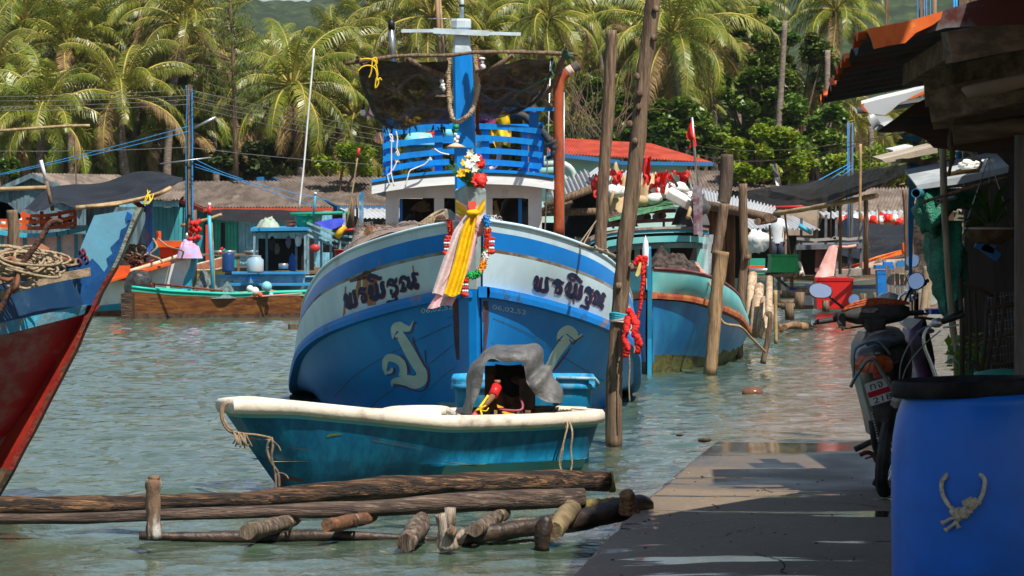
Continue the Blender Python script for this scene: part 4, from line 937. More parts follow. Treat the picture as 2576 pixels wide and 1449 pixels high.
def text_on(name,s,fn,mat,parent):                                      # fn(a,b): a,b in 0..1 of the text box -> 3D
    vs,fs=text_mesh(s); xs=[v.x for v in vs]; ys=[v.y for v in vs]; x0,x1,y0,y1=min(xs),max(xs),min(ys),max(ys)
    mb=MB(); mb.add([fn((v.x-x0)/(x1-x0),(v.y-y0)/(y1-y0)) for v in vs],fs); return mb.build(name,mat,parent)
# ================================================================ the big blue boat
big=thing('fishing_boat',V((-.31,26.6,0)),'large blue and white fishing boat seen bow on in the centre, hung with garlands','boat','moored fishing boats')
hb=M('hull_blue',(.0,.20,.60),(.001,.15,.46),(.005,.27,.66),sc_=1.6,st=(1,1,.5),thr=.56,soft=.2,thr3=.64,rough=.4,spec=.25,bump=.12,bs=5)
hstripe=M('pale_boot_stripe',(.22,.36,.34),(.12,.26,.28),sc_=3,rough=.6)
railm_=M('blue_rub_rail',(.002,.20,.62),(.05,.045,.04),(.26,.17,.09),sc_=2.4,thr=.62,soft=.05,thr3=.60,rough=.55,bump=.2)
bwhite=M('bulwark_white',(.55,.72,.80),(.42,.56,.62),(.30,.20,.11),sc_=2.6,st=(1,1,.5),thr=.60,soft=.12,thr3=.72,rough=.5,bump=.1)
bblue=M('bulwark_blue',(.002,.21,.66),(.004,.16,.48),sc_=2.2,thr=.6,soft=.1,rough=.42)
ledge=M('worn_ledge',(.27,.29,.27),(.16,.10,.06),sc_=4,thr=.54,rough=.8)
ZG=[1.72,1.664,1.566,1.45,1.29,1.06,.90,.75,.62,.6,.65]; ZR=[1.17,1.123,1.04,.915,.773,.60,.41,.14,.02,0,0]
pos,GL,RT_,bvh,bax,bsd=make_bow_boat(big,-.31,26.6,-.033,1.0,ZG,ZR,[hb,hstripe,railm_,bwhite,bblue,ledge],[(0,3),(.16,4),(.42,5),(.47,3)],stripe=lambda p:(p.z<.235-.12*max(0,(p.y-26.6)) and p.z>.0))
# lettering
def m1(l,f): return [[(f(x,y)[0],f(x,y)[1],w_*.094) for x,y,w_ in s] for s in l]
NAME=[
[(235,1070,50),(240,960,60),(270,880,70),(310,960,85),(310,1080,85),(290,1180,110)],[(250,1190,40),(340,1220,110),(400,1190,110),(400,1000,72),(385,830,70)],[(400,1200,60),(480,1190,110),(540,1120,95),(520,1000,85),(500,900,80),(480,790,70),(540,770,12)],
[(600,900,20),(640,800,60),(680,730,90),(760,750,100),(820,690,10)],[(640,840,70),(760,870,90),(800,950,85),(780,1060,90),(690,1100,20)],[(700,1060,40),(700,940,50),(760,930,10)],
[(880,880,50),(890,760,50),(940,660,110),(970,760,110),(960,880,110),(920,930,80)],[(900,940,60),(1020,990,140),(1110,930,130),(1110,800,90),(1080,620,90),(1060,580,40)],[(1110,940,80),(1230,930,130),(1280,820,110),(1250,700,110),(1240,580,100),(1300,530,20)],
[(860,520,20),(880,450,80),(960,380,110),(1080,420,110),(1180,450,90),(1220,390,10)],[(880,500,50),(960,530,70),(1030,500,40)],
[(1370,690,14),(1400,560,60),(1470,490,90),(1580,530,105),(1640,420,10)],[(1390,600,70),(1500,620,75),(1610,650,90),(1640,760,80),(1600,860,100),(1470,880,30)],[(1480,860,50),(1480,760,50),(1530,780,10)],
[(1500,960,40),(1560,920,60),(1620,960,60),(1600,1050,75),(1500,1070,70),(1400,1080,60),(1355,1150,10)],
[(1700,620,14),(1730,500,70),(1800,410,90),(1900,450,105),(1970,400,20)],[(1930,470,90),(1960,560,95),(1930,640,80)],[(1740,560,40),(1810,570,60),(1800,680,80),(1780,760,90),(1710,800,20)],[(1760,790,50),(1850,760,80),(1870,680,40)],[(1900,640,70),(2010,700,100),(2060,600,85),(2110,500,105),(2080,400,95),(2080,320,80),(2180,330,60),(2185,280,8)],[(2060,640,80),(2140,640,90),(2200,600,60),(2180,700,75),(2110,710,50)]]
def fl(x,y): return 845.2+x*.09374,657.4+y*.09374
def fr(x,y):
    h=1200-.2538*(x-230)-y-150; X=interp(x,[200,400,720,1090,1520,1950,2200],[260,470,930,1380,1745,2020,2150])+h*.24; Y=interp(x,[200,400,720,1090,1520,1950,2200],[520,580,690,820,930,1060,1120])-h*.86
    return 1314.8+X*.09374,657.4+Y*.09374
navy=M('navy_lettering',(.010,.022,.075),rough=.5,var=.1); redl=M('red_lettering_edge',(.32,.05,.06),rough=.5,var=.05); pale=M('pale_green_emblem',(.44,.58,.56),(.36,.50,.48),sc_=4,rough=.5); dred=M('dark_red_emblem_line',(.16,.012,.02),rough=.5,var=.05)
for f in(fl,fr):
    strokes('name_lettering_edge',m1(NAME,lambda x,y,f=f:(f(x,y)[0]+1.7,f(x,y)[1]+2.2)),bvh,redl,big,.0035,2)
    strokes('name_lettering',m1(NAME,f),bvh,navy,big,.0055,2)
EM=[[(360,430,20),(365,330,80),(400,230,140),(480,215,185),(560,235,140),(640,245,105),(690,200,40),(735,100,8)],[(450,330,160),(530,430,165),(610,570,185),(710,750,190),(800,900,190),(870,1010,190),(880,1100,190)],[(930,1010,90),(880,1160,220),(760,1220,240),(620,1190,200),(460,1190,130),(360,1210,75),(345,1300,10)],[(235,1090,20),(215,950,85),(230,830,110),(300,775,140),(420,800,140),(520,880,140),(550,1000,130),(540,1110,160)],[(240,1050,40),(320,1030,60),(350,960,30)]]
ER=[[(385,450,14),(420,415,16),(465,440,14)],[(580,325,12),(660,335,16),(715,290,18),(725,190,20),(760,140,26),(800,150,10)],[(725,400,20),(745,520,20),(820,700,20),(920,900,20),(980,970,16),(1020,940,18)],[(1015,985,22),(1010,1150,24),(970,1300,24),(880,1375,24),(760,1370,18),(560,1300,18),(440,1275,18),(385,1310,16)],[(500,715,14),(600,850,18),(650,980,24),(655,1060,20)],[(250,1095,14),(330,1080,20),(385,1040,22),(385,960,18)]]
fe=lambda l,k=.1389:[[(939.1+x*k,791.6+y*k,w_*k) for x,y,w_ in s] for s in l]
strokes('bow_emblem',fe(EM),bvh,pale,big,.004); strokes('bow_emblem_red_line',fe(ER),bvh,dred,big,.006)  # dark red lines belong to the painted emblem
fe2=lambda l:[[(1288+x/4,724.5+y/4,w_/4) for x,y,w_ in s] for s in l]
strokes('bow_emblem',fe2([[(450,530,14),(485,455,60),(560,415,85),(615,455,85),(650,500,45),(705,455,8)],[(570,490,100),(500,580,100),(430,680,95),(390,760,90),(300,900,90)]]),bvh,pale,big,.004)
strokes('bow_emblem_red_line',fe2([[(448,522,8),(468,518,10),(484,534,8)],[(572,510,8),(610,562,14),(660,512,14),(712,480,10)],[(588,600,8),(520,700,12),(420,822,14)]]),bvh,dred,big,.006)
text_on('date_lettering','06,02,52',lambda a,b:onto(bvh,1061+a*79,790-a*11-b*14,.005),pale,big)
text_on('date_lettering','06,02,52',lambda a,b:onto(bvh,1238+a*84,779+a*14-b*13,.005),pale,big)
rs1=M('rust_streak',(.15,.045,.015),(.05,.03,.02),(.10,.07,.03),sc_=18,st=(1,1,.3),rough=.9,alpha=.72); rs2=M('rust_bleed',(.44,.15,.035),(.50,.30,.14),sc_=9,st=(1,1,.2),thr=.56,rough=.9,alpha=.72)
strokes('rust_stain',[[(1147,754,14),(1149,800,17),(1151,860,15),(1153,905,8)],[(1222,757,12),(1221,800,17),(1219,850,13),(1217,890,6)]],bvh,rs1,big,.003)
strokes('rust_stain',[[(932,684,8),(925,690,22),(910,697,14),(880,708,6)],[(1070,880,3),(1071,895,4),(1073,915,2)],[(1376,700,5),(1390,704,7),(1400,708,3)],[(1442,735,2),(1443,765,5)]],bvh,rs1,big,.003)
strokes('rust_stain',[[(925,693,26),(930,715,36),(932,740,34),(936,768,20)],[(945,690,8),(944,712,12),(946,740,8)],[(905,700,8),(900,735,14),(895,760,8)],[(866,800,6),(870,720,4)],[(1441,735,4),(1442,762,5)],[(955,655,3),(956,668,3)],[(1039,668,4),(1041,690,4)]],bvh,rs2,big,.0025)
strokes('plank_seam',[[(1138,815,1.8),(1000,880,1.8),(900,940,1.8),(840,1000,1.8)],[(1150,860,1),(1060,930,1.6),(960,1000,1.6),(930,1030,1.6)],[(1150,920,1),(1100,960,1),(1050,1010,1)],[(1240,800,1.6),(1330,840,1.6),(1420,900,1.8),(1520,960,1.6)],[(1236,930,1.4),(1300,965,1.6),(1400,1010,1.6)],[(1235,860,1),(1300,900,1)],[(1124,803,1),(1140,796,1)]],bvh,M('dark_seam',(.01,.04,.08),(.10,.12,.10),sc_=20,rough=.8),big,.003)
# stem post
def stem():
    zt=2.0; mb=MB(); rg=[]
    for z,m in((-.3,0),(.3,0),(.8,0),(1.15,0),(1.45,0),(1.75,0),(1.93,0),(2.02,0)):
        y=26.6-.35*max(0,z)/1.7-.06; cx=-.322-.006*z; w1=.030; w2=.098+.022*max(0,min(1,(z-1.)/.8)); d=.16
        topd=1 if z<1.99 else 0
        zz=lambda dz: z-(dz if z>1.99 else 0)
        rg.append([V((cx-w1,y,zz(.0))),V((cx+w1+.004,y,zz(.0))),V((cx+w2,y+d,zz(.06))),V((cx+w2*.9,y+d+.12,zz(.04))),V((cx-w2*1.05,y+d+.12,zz(.04))),V((cx-w2*1.15,y+d,zz(.06)))])
    mb.rings(rg,0,False,mf=lambda i,j:(1 if i<3 else 0),close=True,cap=True); mb.build('stem_post',[M('stem_pale',(.40,.50,.50),(.30,.36,.36),sc_=5,rough=.55,bump=.1),hb],big)
stem()
# mast
def mast():
    Y=30.4; pts=[(1166,72,1138,1186,Y)]; mb=MB()
    prof=[(600,1146,1202),(400,1143,1197),(250,1140,1192),(132,1138,1187),(105,1140,1183),(74,1143,1180)]; rg=[]
    for v,a,b in prof:
        xa=P(a,v,Y).x; xb=P(b,v,Y).x; z=P(a,v,Y).z; w_=xb-xa; c=.024
        rg.append([V((xa,Y+c,z)),V((xa+c,Y,z)),V((xb-c*.7,Y,z)),V((xb,Y+c,z)),V((xb,Y+w_,z)),V((xa,Y+w_,z))])
    mb.rings(rg,0,False,mf=lambda i,j:0 if i<3 else 1,close=True,cap=True)
    mb.build('mast',[M('mast_blue',(.002,.22,.68),(.004,.17,.52),sc_=3,st=(2,2,.4),rough=.4,bump=.15),M('mast_white',(.55,.64,.68),(.42,.5,.52),sc_=4,rough=.5,bump=.15)],big)
    w=bpy.data.materials['mast_white']
    mb=MB(); a=P(1159,61,Y); mb.lathe(P(1159.5,74,Y)+V((0,.09,0)),[(0,-.01),(.085,-.01),(.104,.02),(.104,.085),(.095,.105),(0,.11)],8,smooth=False,axis=Matrix.Rotation(R(22.5),3,'Z')); mb.build('mast_cap',w,big)
    mb=MB(); q=[P(1010,78,Y-.02),P(1090,77.5,Y-.03),P(1160,81,Y-.03),P(1230,84,Y-.03),P(1310,86,Y-.02)]
    for i,(x,y_) in enumerate(zip(q[:-1],q[1:])): mb.bar(x,y_,.045,.032+.02*(i in(1,2)))
    mb.build('crossbar',w,big)
    mb=MB(); mb.tube([P(1161.5,45,Y+.09),P(1161.5,-30,Y+.09)],.022,8); mb.tube([P(1161.5,17,Y+.09),P(1161.5,11,Y+.09)],.0255,8,m=1); mb.tube([P(1161.5,-6,Y+.09),P(1161.5,-3,Y+.09)],.024,8,m=1); mb.build('mast_spike',[w,blackm],big)
mast()
# wheelhouse
def wheelhouse():
    Y=32.5; ww=M('wheelhouse_white',(.62,.60,.61),(.50,.45,.44),sc_=5,st=(1,1,.6),thr=.66,rough=.5); 
    mb=MB(); D=2.3
    tb=[(935,452),(1000,441),(1080,432),(1165,427),(1250,427.5),(1330,432),(1394,441)]
    T=rs([P(u,v,Y-.35) for u,v in tb],18)
    def lay(y0,y1,d0,d1,m,nm,mat_):
        mb=MB()
        for a,b in zip(T[:-1],T[1:]):
            p=[a-V((0,0,d0)),b-V((0,0,d0)),b-V((0,0,d1)),a-V((0,0,d1))]; p=[q+V((0,y0,0)) for q in p]; mb.prism(p,(0,y1-y0,0))
        mb.build(nm,mat_,big)
    lay(-.02,2.9,0,.03,0,'roof_edge',bblue); lay(.02,2.86,.03,.06,0,'roof_batten',ledge); lay(0,.05,.06,.145,0,'roof_fascia',M('fascia_white',(.72,.74,.76),(.4,.38,.35),sc_=8,st=(.4,1,2),thr=.68,rough=.5)); lay(.05,2.8,.06,.10,0,'roof_underside',ww)
    mb=MB()
    for a,b in((0,1),(17,18)):
        p,q=T[a],T[b]; e=T[0] if a==0 else T[18]; mb.box(e+V((.03 if a==0 else -.03,1.4,-.10)),(.03,2.75,.09))
    mb.build('side_fascia',white_p,big)
    def fr_(uL,uR,vT,vB,dy,dep,m=0): obox(mbw,uL,uR,vT,vB,Y+dy,dep,m)
    mbw=MB()
    nst=12
    for i in range(nst):                                                # arched header over the windows
        uL=972+i*(1363-972)/nst; uR=uL+(1363-972)/nst; um=(uL+uR)/2; vt=interp(um,[972,1080,1165,1250,1363],[466,452,448,448,458]); fr_(uL,uR,vt,498,0,.06)
    mbw.build('window_header',ww,big)
    for a,b in((970,1003),(1092,1117),(1216,1239),(1329,1363)):
        mbw=MB(); fr_(a,b,498.5,604,.003,.07); mbw.build('wall_post',ww,big)
    mbw=MB(); fr_(970,1363,592,640,.01,.05); mbw.build('front_wall',ww,big)
    for a in(971,1357):
        mbw=MB(); fr_(a,a+6,470,497,.07,2.1); fr_(a,a+6,580,640,.08,2.1); fr_(a,a+6,497.5,579.5,1.0,.2); fr_(a,a+6,497.5,579.5,1.95,.2); mbw.build('side_wall',ww,big)
    mbw=MB(); fr_(1006,1160,500,640,2.0,.05); fr_(1180,1330,500,640,2.0,.05); mbw.build('back_wall',dark_in,big)
    mbw=MB(); obox(mbw,1005,1012,500,600,Y+.1,.05); obox(mbw,1304,1313,500,600,Y+.12,.08); mbw.build('window_frame',bblue,big)
    mb=MB(); sheet(mb,[P(1048,510,33.2),P(1065,505,33.4),P(1080,512,33.6)],[P(1030,528,33),P(1060,534,33.0),P(1088,530,33.0)],8,4,.05,3,1); mb.build('hanging_cloth',rope_dark,big)
    mb=MB(); mb.tube([P(1065+i*1.4,498+i*2.2+3*math.sin(i*1.6),32.7) for i in range(16)],.008,5); mb.tube([P(1117+i,520-i*1.5+3*math.sin(i*1.6),32.75) for i in range(12)],.008,5); mb.build('coiled_cord',blackm,big)
    mb=MB(); lump(mb,P(1040,590,33),.16,0,4,.5,(1,1,1.4)); lump(mb,P(1300,560,33.3),.2,0,5,.5,(1,1,1.5)); mb.tube([P(1244,505,33),P(1258,560,33)],.02,6,m=1); mb.tube([P(1245,528,32.8),P(1246,570,32.8)],.03,6,m=1); mb.build('wheelhouse_gear',[blackm,bamboo],big)
wheelhouse()
# railing on the wheelhouse roof
def railing():
    rb=M('railing_blue',(.003,.23,.66),(.005,.17,.5),sc_=4,rough=.45); Y=32.3
    for k,(pl,pr) in enumerate((([(963,337),(1050,325),(1140,317)],[(1196,317),(1280,321),(1362,331)]),([(963,368),(1050,356),(1140,348)],[(1196,347),(1280,351),(1362,361)]),([(964,400),(1050,388),(1144,380)],[(1196,379),(1280,382),(1364,390)]),([(982,424),(1050,413),(1130,407)],[(1200,407),(1280,411),(1362,419)]))):
        for pts in(pl,pr):
            q=rs([P(u,v,Y) for u,v in pts],8); mb=MB()
            for a,b in zip(q[:-1],q[1:]): mb.bar(a,b+(b-a)*.02,.022,.058)
            mb.build('rail_slat',rb,big)
    for a,b,v0 in((971,993,300),(1093,1113,322),(1211,1231,318),(1311,1328,330),(1331,1355,282)):
        mb=MB(); obox(mb,a,b,v0,432,Y+.02,.06); mb.build('rail_post',rb,big)
    for u in(966,1356):
        for k in range(4):
            mb=MB(); a=P(u,340+k*31,Y+.05); mb.bar(a,a+V((0,1.9,0)),.022,.058); mb.build('side_slat',rb,big)
        for dy in(.9,1.85):
            mb=MB(); a=P(u,320,Y+dy); mb.bar(a+V((.02,0,.05)),a-V((-.02,0,.42)),.06,.06,up=(0,1,0)); mb.build('rail_post',rb,big)
    mb=MB(); obox(mb,970,1360,312,322,Y+1.9,.06); obox(mb,970,1360,352,360,Y+1.9,.06); mb.build('rear_rail',rb,big)
    mb=MB(); obox(mb,1264,1394,270,279,Y-.1,.1); obox(mb,1340,1349,279,331,Y+.08,.05,1); mb.build('stay_bracket',[rb,redp],big)
    # gear inside the railing
    Yg=32.9
    fl_=[M('pale_teal_plastic',(.20,.55,.55),rough=.4),white_p,M('yellow_oilskin',(.75,.50,.01),(.55,.34,.01),sc_=4,rough=.5,bump=.3),M('purple_cloth',(.14,.03,.09),rough=.8),rope_m,green_p,redp,M('pale_blue_plastic',(.25,.5,.62),rough=.4)]
    mb=MB(); mb.lathe(P(1055,352,Yg),[(.0,.08),(.12,.07),(.19,-.05),(.18,-.06),(.1,.04),(0,.05)],18); mb.build('funnel',fl_[0],big)
    mb=MB(); mb.tube([P(1112,338,Yg),P(1137,330,Yg)],.07,12); mb.tube([P(1208,362,Yg+.1),P(1200,360,Yg+.1)],.06,10); mb.build('plastic_jug',fl_[0],big)
    mb=MB(); mb.tube([P(1062,375,Yg),P(1094,362,Yg)],.035,8); mb.tube([P(1020,385,Yg),P(1034,372,Yg),P(1070,370,Yg)],.04,8); mb.tube([P(1008,400,Yg+.2),P(1052,385,Yg+.2)],.03,6); mb.build('driftwood',bamboo,big)
    rnd=random.Random(6)
    for nm,mt,u0,u1,v0,v1,n_,r in(('red_string_bundle',redp,1060,1085,330,345,14,.012),('float_line',rope_m,1000,1090,390,418,26,.02),('yellow_bundle',fl_[2],1026,1046,302,318,10,.018),('purple_bundle',fl_[3],1205,1240,296,318,26,.02)):
        mb=MB()
        for k in range(n_):
            a=P(rnd.uniform(u0,u1),rnd.uniform(v0,v1),Yg+rnd.uniform(-.1,.1)); mb.tube(curve([a,a+V((rnd.uniform(-.08,.08),.02,rnd.uniform(-.05,.05))),a+V((rnd.uniform(-.1,.1),.02,rnd.uniform(-.06,.06)))],3),r,5)
        mb.build(nm,mt,big)
    mb=MB()
    for k in range(14): mb.ball(P(1015+k*7.5,416-(k*5)%14,Yg+.15),.055,k%3,8,.2,k,(1,1,.8))
    mb.build('floats',[white_p,green_p,rope_dark],big)
    mb=MB(); mb.tube([P(1028,402,Yg),P(1046,398,Yg)],.05,10); mb.tube([P(1056,414,Yg),P(1088,408,Yg)],.05,10); mb.build('plastic_bottles',fl_[7],big)
    mb=MB(); mb.grid(lambda a,b:P(1233+a*50+(18*b if a<.5 else 4*b)*0+interp(b,[0,.2,.6,1],[24,6,-2,14])*(1-a)+interp(b,[0,.2,.6,1],[-4,0,4,0])*a,286+b*86-8*math.sin(a*math.pi),Yg+.05*math.sin(a*9)+.06*noise.noise(V((a*3,b*3,1)))),10,14); mb.build('yellow_raincoat',fl_[2],big)
    mb=MB(); c=P(1232,384,Yg+.1); mb.tube([c+V((math.cos(a)*.10,.02*math.sin(a),math.sin(a)*.17)) for a in[i*math.pi/9 for i in range(18)]],.025,8,closed=True); mb.build('life_ring',M('pinkish_ring',(.55,.42,.38),rough=.7),big)
    mb=MB(); mb.tube(curve([P(1262,300,33.1),P(1290,286,33.1),P(1318,292,33.1),P(1341,312,33.1),P(1365,332,33.1),P(1384,356,33.1)],6),[.03]+[.041]*30,10); mb.tube(curve([P(1384,356,33.1),P(1392,372,33.1),P(1389,392,33.1),P(1378,398,33.15)],5),[.05,.07,.07,.06,.04,.05,.03,.03,.03,.02,.02,.02,.02,.02,.02,.02],8); mb.build('hose',rubber,big)
railing()
# poles and net above
def rig():
    gp=wood_grey; Y=29.9
    mb=MB(); mb.tube(rs([P(868,160,Y),P(922,152,Y),P(968,145,Y),P(1016,140,Y),P(1132,139,Y),P(1202,131.5,Y),P(1329,131.5,Y),P(1453,137,Y)],26),[.019+.003*math.sin(i*1.7) for i in range(27)],8,wob=.3); mb.build('cross_pole',gp,big)
    for u,v,ve in((899,145,330),(1424,122,320)):
        mb=MB(); a=P(u,v,Y-.15); b=V((a.x*1.0,33.8,a.z-.05)); mb.tube([a,b],.021,10); mb.tube([a+V((0,-.002,0)),a+V((0,.03,0))],.013,8,m=1); mb.build('fore_and_aft_pole',[gp,dark_in],big)
    for pts,r in((((1021,147),(1122,194)),.026),(((1291,140),(1207,192)),.024)):
        mb=MB(); mb.tube([P(*pts[0],Y+.05),P(*pts[1],Y+.25)],r,8,wob=.2); mb.build('brace',gp,big)
    mb=MB(); mb.tube(rs([P(1205,142,30.9),P(1204,230,30.9),P(1201,300,30.9),P(1202,338,30.9)],8),.019,8,wob=.2); mb.build('vertical_stick',rust,big)
    mb=MB(); mb.tube(rs([P(1412,140,30.1),P(1406,169,30.2),P(1399,193,30.4),P(1385,222,30.8),P(1368,243,31.3),P(1371,256,31.8),P(1386,267,32.2)],16),[.020+.005*math.sin(i*2.1) for i in range(17)],8,wob=.3); mb.build('crooked_prop',gp,big)
    nb=net_black
    mb=MB(); sheet(mb,[P(903,170,30.0),P(944,155,30.0),P(1040,155,30.05),P(1128,152,30.1)],[P(930,250,31.0),P(960,308,31.4),P(1000,322,31.6),P(1060,318,31.7),P(1130,314,31.8)],44,28,.17,4.2,3); mb.build('shade_net',nb,big)
    mb=MB(); sheet(mb,[P(1196,176,30.1),P(1290,160,30.0),P(1388,142,29.95)],[P(1198,308,31.8),P(1286,284,31.5),P(1330,264,31.2),P(1382,190,30.6)],40,28,.15,4.2,7); mb.build('shade_net',nb,big)
    mb=MB(); sheet(mb,[P(903,170,29.95),P(990,158,29.97),P(1128,156,30.0)],[P(910,196,30.1),P(1000,190,30.15),P(1126,178,30.15)],30,8,.05,5,9); mb.tube(rs([P(906,175,30),P(915,217,30.4),P(930,254,30.8),P(950,298,31.2),P(985,323,31.5)],14),[.02]*15,6,wob=.5); mb.tube(rs([P(1388,142,29.95),P(1391,168,30.2),P(1382,192,30.5),P(1358,242,31),P(1330,266,31.2),P(1286,286,31.5)],16),.018,6,wob=.5); mb.build('rolled_net_edge',M('rolled_black_net',(.02,.016,.014),(.06,.05,.045),sc_=20,rough=.6,bump=1,bs=60),big)
    rnd=random.Random(4); mb=MB()
    for k in range(26):
        u=rnd.uniform(960,1130); a=P(u,316+rnd.uniform(-4,4),31.7); mb.tube([a,a+V((rnd.uniform(-.03,.03),0,-rnd.uniform(.03,.10)))],.006,4)
    mb.build('frayed_strands',blackm,big)
    mb=MB()
    for pts in([(905,150),(930,148),(950,160),(938,150),(934,180),(928,196)],[(934,152),(942,150),(950,185),(946,200),(944,222),(952,210),(950,198)],[(900,180),(912,168),(930,165),(945,175),(950,205),(955,196),(960,202)],[(934,150),(945,145),(948,158),(940,168)]): mb.tube(curve([P(u,v,29.75) for u,v in pts],4),.007,5)
    mb.build('yellow_lashing',rope_yel,big)
    mb=MB()
    for k in range(10):
        a=1418+(k%5)*3; mb.tube(curve([P(a-3,126,29.8),P(a,140,29.82),P(a+2+k,150-k,29.85)],3),.008,5)
    mb.tube(curve([P(1395,150,29.9),P(1386,170,29.9),P(1392,190,29.9)],4),.008,5); mb.build('green_lashing',M('dark_green_cord',(.03,.12,.08),rough=.8),big)
    mb=MB(); mb.tube(rs([P(1385,193,30.2),P(1340,215,30.4),P(1300,235,30.6)],6),.006,4); mb.build('green_cord',green_p,big)
    # exhaust
    mb=MB(); q=curve([P(1406,596,33.4),P(1405,420,33.4),P(1404,260,33.4),P(1405,222,33.4),P(1411,199,33.4),P(1424,184,33.4),P(1440,173,33.4),P(1456,163,33.4)],5); n=len(q); mb.tube(q[:n-9],.0535,14); mb.tube(q[n-10:n-5],.054,14,m=1); mb.tube(q[n-6:],.0535,14,m=2); mb.build('exhaust_pipe',[M('rusty_exhaust',(.36,.075,.025),(.20,.035,.015),(.45,.13,.04),sc_=4,st=(1,1,.4),rough=.85,bump=.2),M('heat_stained_pipe',(.60,.30,.10),(.5,.45,.4),sc_=5,rough=.7),M('sooty_pipe',(.04,.035,.035),(.12,.1,.09),sc_=6,rough=.8)],big)
    mb=MB(); mb.tube([P(1380,365,33.2),P(1392,365,33.3)],.006,6); mb.build('pipe_stay',rust,big)
    # post top aerials behind the mast
    mb=MB(); mb.tube([P(989,158,33),P(985,72,33)],.034,4); mb.tube([P(985,74,33),P(984,50,33)],.036,8,m=1); mb.build('short_metal_post',[steel,blackm],big)
    mb=MB(); mb.tube([P(1107,160,33),P(1099,-20,33)],.02,8); mb.tube([P(1118,155,33.1),P(1105,-20,33.1)],.015,8); mb.build('bamboo_aerial',bamboo,big)
    mb=MB(); c=P(1112,47,33); mb.tube([c+V((math.cos(a)*.142,math.sin(a)*.142,.012*math.sin(a))) for a in[i*math.pi/12 for i in range(24)]],.004,4,closed=True)
    for k in range(4): mb.tube([P(1101,82+k*2,33)+V((math.cos(a)*.045+.03,math.sin(a)*.05,0)) for a in[i*math.pi/5 for i in range(10)]],.006,4,closed=True)
    mb.build('wire_ring',steel,big)
    mb=MB(); mb.tube([P(1212,152,30.9),P(1212,160,30.9)],.02,8); mb.lathe(P(1212,150,30.9),[(0,0),(.032,0),(.034,.015),(.02,.022),(0,.023)],10); mb.build('anchor_light',white_p,big)
    for k,(u0,u1) in enumerate(((1390,1380),(1420,1418))): 
        mb=MB(); mb.tube([P(1371 if k==0 else 1419,600,34.2),P(1385 if k==0 else 1419,150 if k==0 else 232,34.2)],.008,5); mb.build('stay_wire',steel,big)
    mb=MB(); mb.lathe(P(913,292,30.5),[(0,0),(.022,.01),(.028,.03),(.02,.055),(.012,.06)],10); mb.tube([P(913,278,30.5),P(915,262,30.5)],.014,6,m=1); mb.tube(curve([P(915,262,30.5),P(920,235,30.5),P(911,215,30.3),P(916,190,30.2)],4),.004,4,m=1); mb.build('lamp_bulb',[M('clear_bulb',(.55,.6,.62),rough=.1,spec=.8),blackm],big)
    mb=MB()
    for pts in([(974,325),(982,345),(990,357),(985,362),(984,430),(975,442),(981,466)],[(999,405),(990,425),(984,434),(991,468)],[(1083,395),(1070,412),(1045,423),(1031,430),(1026,445),(1019,470)],[(1093,374),(1108,384),(1130,389)],[(996,330),(1000,350),(998,372),(1004,388),(1001,392),(997,380)],[(980,342),(984,338),(988,348),(985,356),(981,352)]): mb.tube(curve([P(u,v,32.05) for u,v in pts],5),.0075,5)
    mb.build('loose_white_cord',white_p,big)
    mb=MB(); sheet(mb,[P(946,338,31.6),P(958,332,31.8),P(966,338,32)],[P(944,356,31.6),P(955,362,31.8),P(966,360,32)],6,5,.06,5,3); mb.build('purple_cloth',M('purple_rag',(.16,.07,.11),(.55,.38,.03),sc_=7,thr=.56,rough=.8),big)
    mb=MB(); sheet(mb,[P(925,262,31),P(935,258,31.2),P(945,285,31.3)],[P(916,300,31),P(925,290,31.1),P(935,296,31.2)],6,5,.05,5,5); mb.build('lilac_rag',M('lilac_rag',(.3,.22,.28),rough=.8),big)
rig()
def beads(name,pts,r,Y,mats,mfun,parent,step=.012,fuzz=.35,label=None,cat=None,br=None,seed=0):
    q=rs([P(u,v,Y) if len((u,v))==2 else None for u,v in pts],max(8,int(sum((P(*a,Y)-P(*b,Y)).length for a,b in zip(pts[:-1],pts[1:]))/step))); mb=MB(); rnd=random.Random(seed); n=len(q)
    mb.tube(q,r*.8,8,m=mfun(.5)*0)
    mb.m=[mfun(min(1,(i//8)/max(1,n-1))) for i in range(len(mb.m))]
    for i,p in enumerate(q):
        for k in range(7):
            a=rnd.uniform(0,6.28); d=(q[min(i+1,n-1)]-q[max(0,i-1)]).normalized(); x=d.cross(V((0,1,0))); x=x.normalized() if x.length>.1 else V((1,0,0)); y=x.cross(d)
            mb.ball(p+(x*math.cos(a)+y*math.sin(a))*r*.85,(br or r*.34),mfun(i/(n-1)),4,fuzz,k)
    return mb.build(name,mats,parent)
beads('mast_garland',[(1131,137),(1128,165),(1128,215),(1131,260),(1137,293),(1147,308),(1165,300),(1185,282),(1197,250),(1203,215),(1201,190),(1196,160),(1192,128)],.024,30.27,[M('cream_beads',(.46,.36,.24),(.34,.24,.15),sc_=30,rough=.8)],lambda f:0,big,step=.022)
mb=MB(); rnd=random.Random(2)
for u,v,r in((1147,318,.03),(1148,328,.025),(1145,338,.02),(1150,345,.02),(1144,350,.02),(1149,356,.02)): mb.ball(P(u,v,30.2),r,1 if v<330 else 0,6,.7,int(v))
mb.lathe(P(1146,366,30.2),[(0,.03),(.05,.01),(.10,-.015),(.08,-.02),(0,0)],9,m=2)
for u,v in((1113,195),(1112,205),(1113,215),(1116,222)): mb.ball(P(u,v,30.15),.025,1 if v<200 else 0,6,.7,int(v))
mb.lathe(P(1113,241,30.15),[(0,.01),(.05,.006),(.075,-.008),(0,-.005)],9,m=2); mb.ball(P(1215,168,30.3),.03,0,6,.7,3); mb.lathe(P(1217,186,30.3),[(0,.02),(.03,.01),(.06,-.01),(0,0)],8,m=2)
mb.build('garland_tassel',[white_p,green_p,M('cream_star',(.6,.42,.28),rough=.7)],big)
